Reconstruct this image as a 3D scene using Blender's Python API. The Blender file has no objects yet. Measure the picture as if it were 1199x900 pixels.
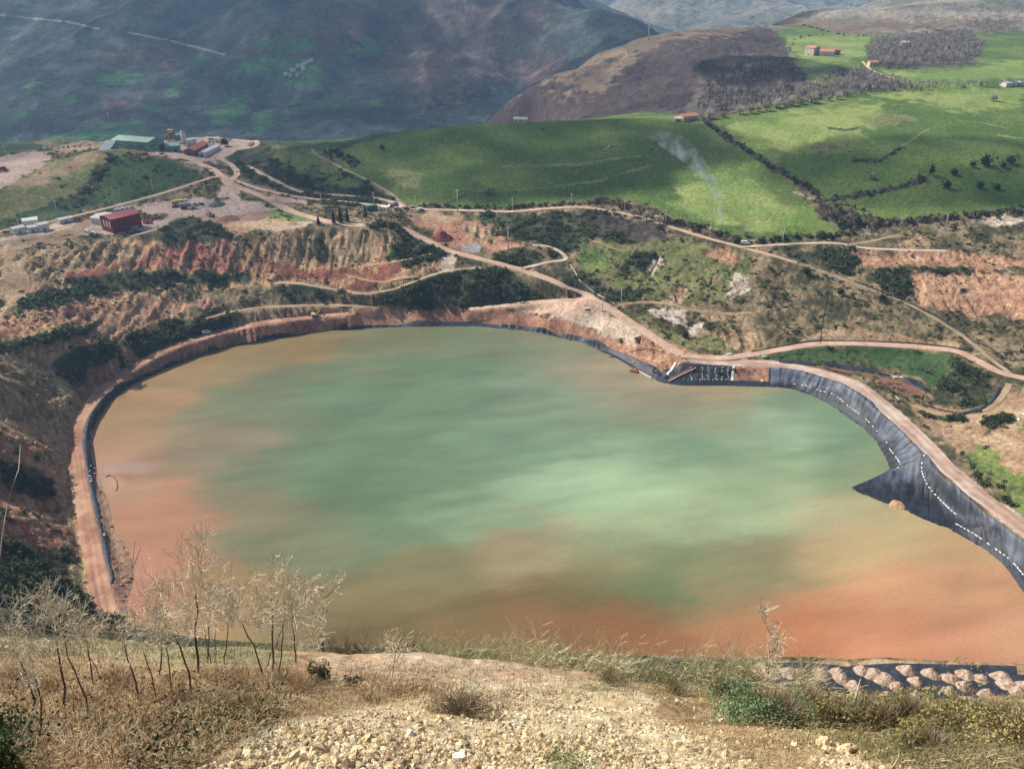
import bpy, math, random
import numpy as np
from mathutils import Vector, Matrix

R = math.radians
rng = np.random.default_rng(7)
random.seed(7)
scene = bpy.context.scene
COL = scene.collection

# ------------------------------------------------------------------ camera
PITCH, F, CX, CY, H = R(28.0), 900.0, 599.5, 450.0, 200.0
SP, CP = math.sin(PITCH), math.cos(PITCH)
cam_d = bpy.data.cameras.new('camera')
cam = bpy.data.objects.new('camera', cam_d)
COL.objects.link(cam)
cam.location = (0, 0, H)
cam.rotation_euler = (R(90) - PITCH, 0, 0)
cam_d.sensor_width = 36
cam_d.lens = 36 * F / 1199
cam_d.clip_end = 20000
cam_d.clip_start = 0.2
scene.camera = cam

def ray(px, py):
    px = np.asarray(px, float); py = np.asarray(py, float)
    dx = (px - CX) / F; dy = (py - CY) / F
    return dx, CP - dy * SP, -SP - dy * CP

def px2w(px, py, z):
    dx, dyy, dz = ray(px, py)
    t = (np.asarray(z, float) - H) / dz
    return np.stack([dx * t, dyy * t, np.zeros_like(t) + z], -1)

def w2px(x, y, z):
    d = y * CP - (z - H) * SP
    up = y * SP + (z - H) * CP
    d = np.where(np.abs(d) < 1e-6, 1e-6, d)
    return CX + F * x / d, CY - F * up / d

def depth_at(p):
    return p[1] * CP - (p[2] - H) * SP

# ------------------------------------------------------------------ noise
def _hash(ix, iy, seed):
    h = (ix.astype(np.int64) * 374761393 + iy.astype(np.int64) * 668265263 + seed * 974711) & 0xffffffff
    h = ((h ^ (h >> 13)) * 1274126177) & 0xffffffff
    return ((h ^ (h >> 16)) & 0xffff) / 65535.0

def vnoise(x, y, seed=0):
    ix = np.floor(x); iy = np.floor(y)
    fx = x - ix; fy = y - iy
    fx = fx * fx * fx * (fx * (fx * 6 - 15) + 10); fy = fy * fy * fy * (fy * (fy * 6 - 15) + 10)
    a = _hash(ix, iy, seed); b = _hash(ix + 1, iy, seed); c = _hash(ix, iy + 1, seed); d = _hash(ix + 1, iy + 1, seed)
    return (a + (b - a) * fx) * (1 - fy) + (c + (d - c) * fx) * fy

def fbm(x, y, octv=4, seed=0, gain=.5):
    s = np.zeros(np.shape(x)); a = 1.; t = 0.
    for o in range(octv):
        s += a * vnoise(x, y, seed + o * 17); t += a; a *= gain
        x, y = 1.9 * x * .8 - 1.9 * y * .6 + 7.3, 1.9 * x * .6 + 1.9 * y * .8 + 3.1
    return s / t                       # 0..1, mean .5

def sstep(a, b, x):
    t = np.clip((x - a) / (b - a), 0, 1)
    return t * t * (3 - 2 * t)

def S(r, g, b, k=.8):
    o = []
    for c in (r, g, b):
        c /= 255.
        o.append(k * (c / 12.92 if c <= .04045 else ((c + .055) / 1.055) ** 2.4))
    o = np.array(o); l = o @ np.array([.25, .65, .1])
    return l + (o - l) * .86

# ------------------------------------------------------------------ mesh / object helpers
def mk(name, V, Fc, mat=None, col=None, parent=None, smooth=False, loc=None):
    V = np.asarray(V, np.float32).reshape(-1, 3); Fc = np.asarray(Fc, np.int32)
    k = Fc.shape[1]; n = len(Fc)
    me = bpy.data.meshes.new(name)
    me.vertices.add(len(V)); me.vertices.foreach_set('co', V.ravel())
    me.loops.add(n * k); me.loops.foreach_set('vertex_index', Fc.ravel())
    me.polygons.add(n); me.polygons.foreach_set('loop_start', np.arange(0, n * k, k, dtype=np.int32))
    me.polygons.foreach_set('use_smooth', np.full(n, smooth, dtype=bool))
    if col is not None:
        at = me.color_attributes.new('Col', 'FLOAT_COLOR', 'POINT')
        c4 = np.ones((len(V), 4), np.float32); c4[:, :3] = col
        at.data.foreach_set('color', c4.ravel())
    me.update(calc_edges=True); me.validate()
    if mat: me.materials.append(mat)
    o = bpy.data.objects.new(name, me)
    COL.objects.link(o)
    if parent: o.parent = parent
    if loc is not None: o.location = loc
    return o

def tag(o, label=None, cat=None, group=None, kind=None):
    if label: o['label'] = label
    if cat: o['category'] = cat
    if group: o['group'] = group
    if kind: o['kind'] = kind
    return o

def empty(name, loc, rz=0, label=None, cat=None, group=None):
    o = bpy.data.objects.new(name, None); COL.objects.link(o)
    o.empty_display_size = .5
    o.location = loc; o.rotation_euler = (0, 0, rz)
    return tag(o, label, cat, group)

def dup(root, loc, rz=0, sc=1., label=None, group=None):
    r = root.copy(); COL.objects.link(r)
    r.location = loc; r.rotation_euler = (0, 0, rz)
    r.scale = (sc, sc, sc) if np.isscalar(sc) else sc
    if label: r['label'] = label
    if group: r['group'] = group
    for ch in list(root.children):
        c = ch.copy(); COL.objects.link(c); c.parent = r
        for g in ch.children:
            d = g.copy(); COL.objects.link(d); d.parent = c
    return r

class MB:
    """collects boxes, prisms and tubes for ONE mesh object"""
    def __init__(s): s.v = []; s.f = []
    def add(s, vs, fs):
        b = len(s.v); s.v += [tuple(v) for v in vs]; s.f += [tuple(i + b for i in f) for f in fs]; return s
    def box(s, c, d, rz=0, taper=1.):
        x, y, z = c; a, b, h = d[0] / 2, d[1] / 2, d[2] / 2
        cs, sn = math.cos(rz), math.sin(rz); vs = []
        for k, t in ((-h, 1.), (h, taper)):
            for i, j in ((-a, -b), (a, -b), (a, b), (-a, b)):
                vs.append((x + (i * cs - j * sn) * t, y + (i * sn + j * cs) * t, z + k))
        return s.add(vs, [(3, 2, 1, 0), (4, 5, 6, 7), (0, 1, 5, 4), (1, 2, 6, 5), (2, 3, 7, 6), (3, 0, 4, 7)])
    def tube(s, pts, rad, n=6, cap=True):
        pts = [Vector(p) for p in pts]
        if np.isscalar(rad): rad = [rad] * len(pts)
        vs = []; fs = []
        for i, p in enumerate(pts):
            t = (pts[min(i + 1, len(pts) - 1)] - pts[max(i - 1, 0)]).normalized()
            ref = Vector((0, 0, 1)) if abs(t.z) < .9 else Vector((1, 0, 0))
            u = t.cross(ref).normalized(); w = t.cross(u)
            for k in range(n):
                a = 2 * math.pi * k / n
                vs.append(p + (u * math.cos(a) + w * math.sin(a)) * rad[i])
        for i in range(len(pts) - 1):
            for k in range(n):
                k2 = (k + 1) % n
                fs.append((i * n + k, i * n + k2, (i + 1) * n + k2, (i + 1) * n + k))
        if cap:
            fs.append(tuple(range(n))[::-1]); fs.append(tuple((len(pts) - 1) * n + k for k in range(n)))
        return s.add(vs, fs)
    def build(s, name, mat, parent=None, smooth=False, loc=None):
        me = bpy.data.meshes.new(name); me.from_pydata(s.v, [], s.f); me.update()
        bm_fix(me)
        if mat: me.materials.append(mat)
        if smooth:
            for p in me.polygons: p.use_smooth = True
        o = bpy.data.objects.new(name, me); COL.objects.link(o)
        if parent: o.parent = parent
        if loc is not None: o.location = loc
        return o

def bm_fix(me):
    import bmesh
    bm = bmesh.new(); bm.from_mesh(me); bmesh.ops.recalc_face_normals(bm, faces=bm.faces); bm.to_mesh(me); bm.free()

# ------------------------------------------------------------------ materials
def nt(name):
    m = bpy.data.materials.new(name); m.use_nodes = True
    t = m.node_tree; t.nodes.clear()
    out = t.nodes.new('ShaderNodeOutputMaterial')
    b = t.nodes.new('ShaderNodeBsdfPrincipled')
    t.links.new(b.outputs[0], out.inputs[0])
    return m, t, b, out

def noise_node(t, scale, detail=4, rough=.6, coord='Object', vec=None):
    n = t.nodes.new('ShaderNodeTexNoise'); n.inputs['Scale'].default_value = scale
    n.inputs['Detail'].default_value = detail; n.inputs['Roughness'].default_value = rough
    if vec is None:
        tc = t.nodes.new('ShaderNodeTexCoord'); vec = tc.outputs[coord]
    t.links.new(vec, n.inputs['Vector'])
    return n

def vary(t, src, factor_out, lo, hi):
    """multiply colour src by a value mapped from noise"""
    mr = t.nodes.new('ShaderNodeMapRange'); mr.inputs['From Min'].default_value = .3; mr.inputs['From Max'].default_value = .7
    mr.inputs['To Min'].default_value = lo; mr.inputs['To Max'].default_value = hi
    t.links.new(factor_out, mr.inputs['Value'])
    mx = t.nodes.new('ShaderNodeMix'); mx.data_type = 'RGBA'; mx.blend_type = 'MULTIPLY'; mx.inputs[0].default_value = 1
    if hasattr(src, 'links') or hasattr(src, 'is_linked'): t.links.new(src, mx.inputs[6])
    else: mx.inputs[6].default_value = (*src, 1)
    t.links.new(mr.outputs[0], mx.inputs[7])
    return mx.outputs[2]

def mat_col(name, n1=.5, n2=.08, lo=.72, hi=1.28, rough=.95, bump=0., bscale=1., spec=.15, twosided=0):
    m, t, b, out = nt(name)
    a = t.nodes.new('ShaderNodeAttribute'); a.attribute_name = 'Col'
    c = a.outputs['Color']
    if n1: c = vary(t, c, noise_node(t, n1, 6, .65).outputs[0], lo, hi)
    if n2: c = vary(t, c, noise_node(t, n2, 4, .6).outputs[0], lo + .08, hi - .08)
    t.links.new(c, b.inputs['Base Color'])
    b.inputs['Roughness'].default_value = rough
    b.inputs['Specular IOR Level'].default_value = spec
    if bump:
        bn = t.nodes.new('ShaderNodeBump'); bn.inputs['Strength'].default_value = 1; bn.inputs['Distance'].default_value = bump
        t.links.new(noise_node(t, bscale, 6, .6).outputs[0], bn.inputs['Height']); t.links.new(bn.outputs[0], b.inputs['Normal'])
    if twosided:
        tr = t.nodes.new('ShaderNodeBsdfTranslucent'); t.links.new(c, tr.inputs[0])
        mx = t.nodes.new('ShaderNodeMixShader'); mx.inputs[0].default_value = twosided
        t.links.new(b.outputs[0], mx.inputs[1]); t.links.new(tr.outputs[0], mx.inputs[2]); t.links.new(mx.outputs[0], out.inputs[0])
    return m

def mat(name, c, rough=.8, metal=0., var=.18, scale=1.5, spec=.3, objvar=0., bump=0., translucent=0.):
    m, t, b, out = nt(name)
    col = tuple(float(x) for x in c)
    src = vary(t, col, noise_node(t, scale, 5, .65).outputs[0], 1 - var, 1 + var)
    if objvar:
        oi = t.nodes.new('ShaderNodeObjectInfo')
        mr = t.nodes.new('ShaderNodeMapRange'); mr.inputs['To Min'].default_value = 1 - objvar; mr.inputs['To Max'].default_value = 1 + objvar
        t.links.new(oi.outputs['Random'], mr.inputs['Value'])
        mx = t.nodes.new('ShaderNodeMix'); mx.data_type = 'RGBA'; mx.blend_type = 'MULTIPLY'; mx.inputs[0].default_value = 1
        t.links.new(src, mx.inputs[6]); t.links.new(mr.outputs[0], mx.inputs[7]); src = mx.outputs[2]
    t.links.new(src, b.inputs['Base Color'])
    b.inputs['Roughness'].default_value = rough; b.inputs['Metallic'].default_value = metal
    b.inputs['Specular IOR Level'].default_value = spec
    if bump:
        bn = t.nodes.new('ShaderNodeBump'); bn.inputs['Distance'].default_value = bump
        t.links.new(noise_node(t, scale * 2, 5, .6).outputs[0], bn.inputs['Height']); t.links.new(bn.outputs[0], b.inputs['Normal'])
    if translucent:
        tr = t.nodes.new('ShaderNodeBsdfTranslucent'); t.links.new(src, tr.inputs[0])
        mx = t.nodes.new('ShaderNodeMixShader'); mx.inputs[0].default_value = translucent
        t.links.new(b.outputs[0], mx.inputs[1]); t.links.new(tr.outputs[0], mx.inputs[2]); t.links.new(mx.outputs[0], out.inputs[0])
    return m

# ------------------------------------------------------------------ heightfields
class Field:
    """a heightfield on a fan of bearings (u = x / y) and distances y"""
    def __init__(s, u0, u1, nu, y0, y1, ny):
        s.u = np.linspace(u0, u1, nu); s.y = np.geomspace(y0, y1, ny)
        s.nu, s.ny, s.y0, s.y1, s.u0, s.u1 = nu, ny, y0, y1, u0, u1
        s.X = s.y[:, None] * s.u[None, :]; s.Y = np.repeat(s.y[:, None], nu, 1)
        s.Z = np.zeros((ny, nu))
    def rbf(s, P, c=9., stride=4, smooth=0.):
        P = np.asarray(P); n = len(P)
        d = np.hypot(P[:, None, 0] - P[None, :, 0], P[:, None, 1] - P[None, :, 1])
        A = np.zeros((n + 3, n + 3)); A[:n, :n] = np.sqrt(d * d + c * c) + np.eye(n) * -smooth
        sc = 1 / 500.
        A[:n, n] = 1; A[:n, n + 1:] = P[:, :2] * sc; A[n:, :n] = A[:n, n:].T
        w = np.linalg.solve(A, np.r_[P[:, 2], 0, 0, 0])
        iu = np.unique(np.r_[np.arange(0, s.nu, stride), s.nu - 1]); iy = np.unique(np.r_[np.arange(0, s.ny, stride), s.ny - 1])
        out = np.zeros((len(iy), len(iu)))
        for r, j in enumerate(iy):
            x = s.X[j, iu]; y = s.Y[j, iu]
            q = np.sqrt((x[:, None] - P[None, :, 0]) ** 2 + (y[:, None] - P[None, :, 1]) ** 2 + c * c)
            out[r] = q @ w[:n] + w[n] + (x * w[n + 1] + y * w[n + 2]) * sc
        tmp = np.stack([np.interp(np.arange(s.nu), iu, row) for row in out])
        s.Z = np.stack([np.interp(np.arange(s.ny), iy, tmp[:, k]) for k in range(s.nu)], 1)
    def at(s, x, y):
        x = np.asarray(x, float); y = np.asarray(y, float)
        yy = np.clip(y, s.y0, s.y1 * .9999)
        fu = np.clip((x / yy - s.u0) / (s.u1 - s.u0) * (s.nu - 1), 0, s.nu - 1.001)
        fy = np.clip(np.log(yy / s.y0) / math.log(s.y1 / s.y0) * (s.ny - 1), 0, s.ny - 1.001)
        i = fu.astype(int); j = fy.astype(int); a = fu - i; b = fy - j
        Z = s.Z
        return (Z[j, i] * (1 - a) + Z[j, i + 1] * a) * (1 - b) + (Z[j + 1, i] * (1 - a) + Z[j + 1, i + 1] * a) * b
    def hit(s, px, py, n=1400):
        """first ground point that the line of sight through a photo pixel meets"""
        px = np.atleast_1d(np.asarray(px, float)); py = np.atleast_1d(np.asarray(py, float))
        out = np.zeros((len(px), 3))
        ys = np.geomspace(s.y0 * 1.001, s.y1 * .999, n)
        for a in range(0, len(px), 4000):
            dx, dy, dz = ray(px[a:a + 4000], py[a:a + 4000])
            X = ys[None] * (dx / dy)[:, None]; Zr = H + ys[None] * (dz / dy)[:, None]
            g = Zr - s.at(X, np.repeat(ys[None], len(dx), 0))
            below = g < 0; k = np.argmax(below, 1); none = ~below.any(1); k[none] = n - 1; k = np.maximum(k, 1)
            r = np.arange(len(dx)); g0 = g[r, k - 1]; g1 = g[r, k]
            f = np.clip(g0 / np.where(np.abs(g0 - g1) < 1e-9, 1, g0 - g1), 0, 1)
            y = ys[k - 1] + f * (ys[k] - ys[k - 1])
            x = y * dx / dy
            out[a:a + 4000] = np.stack([x, y, s.at(x, y)], -1)
        return out
    def mesh(s, name, m, col, smooth=True):
        V = np.stack([s.X, s.Y, s.Z], -1).reshape(-1, 3)
        i = np.arange((s.ny - 1))[:, None] * s.nu + np.arange(s.nu - 1)[None]
        Fc = np.stack([i, i + 1, i + 1 + s.nu, i + s.nu], -1).reshape(-1, 4)
        return mk(name, V, Fc, m, col.reshape(-1, 3), smooth=smooth)

def catmull(P, n):
    P = np.asarray(P, float); Q = np.vstack([2 * P[0] - P[1], P, 2 * P[-1] - P[-2]])
    L = np.r_[0, np.cumsum(np.maximum(np.linalg.norm(np.diff(P[:, :2], axis=0), axis=1), 1e-6))]
    t = np.linspace(0, L[-1], n); k = np.clip(np.searchsorted(L, t, side='right') - 1, 0, len(P) - 2)
    f = ((t - L[k]) / (L[k + 1] - L[k]))[:, None]
    p0, p1, p2, p3 = Q[k], Q[k + 1], Q[k + 2], Q[k + 3]
    return .5 * (2 * p1 + (p2 - p0) * f + (2 * p0 - 5 * p1 + 4 * p2 - p3) * f * f + (3 * p1 - p0 - 3 * p2 + p3) * f ** 3)

def poly_sd(px, py, poly):
    """signed distance (+ inside) to a polygon"""
    P = np.asarray(poly, float); n = len(P)
    d = np.full(px.shape, 1e18); ins = np.zeros(px.shape, bool)
    for i in range(n):
        ax, ay = P[i]; bx, by = P[(i + 1) % n]
        ex, ey = bx - ax, by - ay
        t = np.clip(((px - ax) * ex + (py - ay) * ey) / (ex * ex + ey * ey + 1e-12), 0, 1)
        d = np.minimum(d, (px - ax - t * ex) ** 2 + (py - ay - t * ey) ** 2)
        c = ((ay > py) != (by > py)) & (px < (bx - ax) * (py - ay) / ((by - ay) if abs(by - ay) > 1e-12 else 1e-12) + ax)
        ins ^= c
    d = np.sqrt(d)
    return np.where(ins, d, -d)

def line_d(px, py, line):
    P = np.asarray(line, float); d = np.full(px.shape, 1e18)
    for i in range(len(P) - 1):
        ax, ay = P[i]; ex, ey = P[i + 1] - P[i]
        t = np.clip(((px - ax) * ex + (py - ay) * ey) / (ex * ex + ey * ey + 1e-12), 0, 1)
        d = np.minimum(d, (px - ax - t * ex) ** 2 + (py - ay - t * ey) ** 2)
    return np.sqrt(d)
# ------------------------------------------------------------------ pond outline and bank (photo pixels -> world)
SHORE = [(150, 722), (150, 700), (157, 672), (150, 640), (136, 625), (132, 605), (122, 575), (112, 545), (107, 515), (108, 500), (116, 486), (128, 470), (147, 455),
         (166, 444), (185, 434), (200, 428), (225, 418), (250, 410), (280, 402), (320, 396), (350, 391), (400, 385), (450, 383), (480, 382), (520, 381.5),
         (580, 382), (620, 387), (650, 392), (680, 400), (710, 412), (735, 424), (752, 435), (766, 443), (785, 449), (820, 451), (860, 451), (905, 452),
         (930, 455), (950, 462), (970, 472), (990, 485), (1010, 500), (1025, 515), (1035, 530), (1043, 548), (1020, 561), (997, 571), (1010, 577), (1040, 588), (1060, 595),
         (1080, 605), (1100, 613), (1120, 622), (1150, 640), (1175, 660), (1190, 680), (1199, 692), (1225, 725), (1240, 760), (1215, 776), (1190, 776), (1100, 773),
         (1000, 771), (900, 769), (800, 768), (600, 764), (400, 758), (250, 748), (180, 738)]
CREST = [(118, 690, 2.5), (108, 640, 2.5), (100, 600, 2.5), (92, 560, 2.5), (92, 520, 2.5), (97, 495, 3), (112, 470, 3.2), (130, 451, 3.5), (150, 437, 4.2), (175, 421, 6), (205, 407, 7), (240, 395, 7.5),
         (285, 384, 8), (335, 375, 8), (400, 368, 8), (440, 364, 8), (500, 363, 8), (560, 362, 8), (600, 365, 8), (640, 372, 8), (670, 378, 8), (700, 389, 7.5), (745, 407, 7),
         (775, 418, 6.5), (800, 425, 6), (860, 428, 6), (900, 430, 6), (915, 431, 6.2), (940, 434, 6.5), (960, 440, 7), (985, 448, 7.5), (1000, 457, 8), (1020, 470, 8), (1045, 495, 8),
         (1060, 510, 8), (1075, 525, 8), (1085, 533, 8), (1100, 553, 8), (1130, 580, 8), (1160, 605, 8), (1199, 633, 8), (1245, 668, 8)]
CTRL = [
 # left pit wall
 (0, 640, 24), (0, 600, 27), (40, 600, 13), (66, 600, 3.5), (82, 600, 2.5), (0, 520, 32), (50, 520, 13), (72, 520, 4), (0, 450, 36), (60, 450, 17), (98, 450, 8), (0, 700, 32), (60, 690, 15), (96, 700, 4), (110, 720, 3),
 (-60, 720, 48), (-60, 600, 42), (-60, 500, 45), (-60, 400, 47), (-60, 330, 50), (0, 400, 38), (60, 400, 29), (110, 410, 18), (150, 410, 12), (150, 385, 18), (200, 395, 9.5), (200, 378, 14), (250, 370, 14), (290, 362, 14), (330, 358, 14), (400, 357, 12), (470, 357, 10),
 (0, 372, 36), (60, 358, 34), (120, 347, 31), (200, 337, 27), (280, 332, 24), (325, 331, 22), (380, 337, 19), (430, 343, 17), (463, 338, 19), (497, 325, 24), (518, 318, 26),
 (0, 352, 38), (60, 345, 36), (120, 336, 33), (200, 328, 29), (280, 318, 27), (340, 316, 27),
 (0, 305, 48), (60, 290, 49), (110, 284, 49), (150, 280, 48), (200, 278, 47), (250, 274, 46), (300, 276, 44), (345, 273, 44), (380, 267, 45), (430, 268, 44), (462, 276, 41), (380, 308, 28), (430, 309, 27), (350, 308, 28), (470, 303, 31),
 # yards and roads left
 (0, 285, 50), (60, 272, 50), (140, 264, 49), (200, 245, 49), (250, 250, 48), (300, 250, 47), (350, 262, 45), (0, 270, 51), (60, 258, 51), (120, 244, 52), (180, 228, 53), (220, 216, 54), (265, 215, 54), (290, 222, 52), (317, 234, 50), (340, 246, 48), (367, 254, 46.5), (400, 261, 45),
 # knoll
 (-40, 232, 63), (0, 224, 65), (30, 208, 68), (60, 195, 70), (110, 180, 75), (140, 176, 75), (165, 180, 72), (190, 188, 67), (230, 203, 58), (0, 258, 52), (60, 246, 53), (120, 228, 57), (170, 205, 63),
 (0, 190, 60), (30, 185, 60), (90, 172, 62), (160, 170, 61), (200, 172, 59), (230, 178, 57), (290, 165, 57), (245, 160, 57), (240, 192, 55), (262, 200, 55), (288, 194, 52), (0, 168, 60), (60, 164, 60), (-40, 180, 61),
 (330, 170, 61), (300, 180, 56), (340, 220, 48), (310, 212, 50), (400, 229, 46), (400, 195, 56), (365, 175, 60), (440, 233, 45), (440, 218, 49), (420, 207, 52),
 # main road, green hill
 (475, 243, 44.5), (520, 245, 43), (560, 246, 42), (600, 247, 42), (640, 243, 43), (680, 242, 43), (720, 248, 42), (755, 255, 41), (790, 267, 40), (830, 279, 39), (870, 289, 37), (935, 308, 32), (970, 320, 29), (1000, 332, 26), (1060, 353, 21.5), (1120, 388, 15), (1160, 420, 11),
 (400, 165, 62), (450, 156, 68), (520, 149, 74), (580, 145, 76), (650, 142, 77), (730, 141, 79), (800, 140, 80), (560, 200, 56), (700, 190, 61), (850, 230, 50), (600, 170, 67), (460, 190, 58), (800, 180, 66), (480, 225, 48.5), (640, 225, 48), (780, 245, 45),
 # right hill
 (840, 138, 81), (880, 130, 84), (900, 127, 85), (950, 119, 89), (1000, 112, 92), (1050, 107, 95), (1100, 104, 97), (1150, 103, 98), (1199, 103, 98), (1000, 180, 72), (1100, 200, 66), (1190, 180, 74), (930, 200, 60), (900, 160, 75), (1100, 150, 82),
 (985, 272, 42), (1060, 262, 45.5), (1199, 250, 50), (940, 235, 49), (1260, 103, 98), (1260, 200, 66),
 # slopes below the right hill
 (920, 287, 38), (1000, 287, 38.5), (1060, 292, 38), (1100, 292, 38), (1199, 298, 38), (1260, 300, 38), (1100, 312, 34), (1150, 362, 20), (1199, 330, 32), (1100, 350, 24), (1199, 390, 17), (1199, 440, 11), (1260, 440, 11), (1050, 325, 30),
 # haul road and the middle
 (780, 405, 9), (750, 385, 12), (720, 365, 15), (690, 347, 18), (660, 334, 21), (630, 322, 24), (590, 310, 27), (550, 300, 30), (520, 291, 33), (495, 279, 37), (560, 340, 18), (480, 335, 21), (520, 350, 13), (620, 355, 10), (685, 351, 14), (640, 362, 9.5), (700, 376, 10),
 (600, 275, 35), (560, 262, 38), (700, 280, 34), (640, 290, 32), (660, 312, 26), (760, 310, 26), (830, 330, 23), (725, 358, 15.5), (780, 355, 16), (850, 368, 14.5), (850, 395, 9.5), (800, 385, 11), (830, 415, 7), (900, 390, 12), (900, 350, 20), (950, 404, 9), (1000, 402, 9.3), (1050, 404, 9.8), (1125, 410, 12), (960, 375, 15), (1060, 385, 14),
 (900, 424, 6), (955, 428, 6.5), (1000, 426, 5), (1050, 440, 5), (1050, 420, 6), (1080, 466, 5.5), (1100, 450, 7), (1150, 470, 9), (1199, 475, 11), (1199, 540, 14), (1140, 520, 9), (1199, 600, 9), (1260, 560, 18), (960, 431, 6.5), (1000, 445, 8), (1060, 490, 8.3), (1100, 530, 8.5), (1140, 565, 8.5), (1175, 600, 8.5), (1225, 640, 8.5), (1100, 500, 8), (1160, 490, 10),
 # peninsula
 (1070, 565, 1.4), (1100, 585, 1.4), (1122, 605, 1.5), (1050, 565, 1.2), (1025, 567, .8), (1060, 553, 1.2),
 # near shore
 (930, 782, 3), (1050, 784, 3.5), (1199, 790, 4), (900, 830, 6), (1050, 830, 6), (1199, 832, 7), (1280, 800, 7), (700, 785, 4), (500, 780, 4), (300, 770, 4), (600, 820, 10), (250, 800, 12),
 # plateau, brown hill, moor
 (950, 62, 105), (1100, 75, 105), (1180, 99, 100), (1020, 78, 104), (1199, 60, 108), (1000, 95, 98), (880, 118, 89), (920, 90, 97), (1199, 35, 118), (1000, 30, 124), (1100, 8, 150), (1199, 0, 160), (940, 14, 138), (1060, 100, 97.5), (1130, 101, 98), (850, 125, 83), (1260, 60, 108), (1300, 0, 160), (960, 40, 117), (1100, 40, 117),
 (800, 131, 74), (700, 132, 62), (750, 95, 84), (640, 125, 58), (680, 80, 87), (600, 117, 61), (650, 87, 84), (700, 63, 100), (740, 49, 110), (780, 41, 115), (830, 35, 118), (880, 32, 120), (850, 85, 96), (910, 58, 106), (900, 38, 117)]
WPT = [(-900, 960, -10), (-500, 1000, -30), (-250, 960, -20), (0, 960, -10), (-1000, 1200, -60), (-400, 1200, -60), (-100, 1100, -40), (-1500, 1900, -70), (-300, 1500, -70), (0, 1700, -70),
       (-40, 1230, -30), (60, 1330, -10), (180, 1500, 0), (330, 1720, 10), (560, 1900, 30), (20, 900, 35), (-60, 900, 25), (1500, 2000, 190), (2200, 2000, 200), (900, 2000, 170),
       (-120, 138, 40), (0, 138, 20), (100, 138, 15), (160, 138, 15)]
pts = [px2w(a, b, 0.) for a, b in SHORE] + [px2w(*p) for p in CREST + CTRL] + [np.array(p, float) for p in WPT]
_m = rng.normal(0, 1, 2)
P0 = np.array(pts)
keep = []                                           # drop control points that crowd another one
for i, p in enumerate(P0):
    if all(np.hypot(*(p[:2] - P0[j, :2])) > 1.2 for j in keep): keep.append(i)
P0 = P0[keep]
T = Field(-1.04, 1.02, 1400, 136., 1990., 800)
T.rbf(P0, c=7., stride=3)

pond_xy = np.array([px2w(a, b, 0.)[:2] for a, b in catmull(SHORE + [SHORE[0]], 500)])

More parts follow.
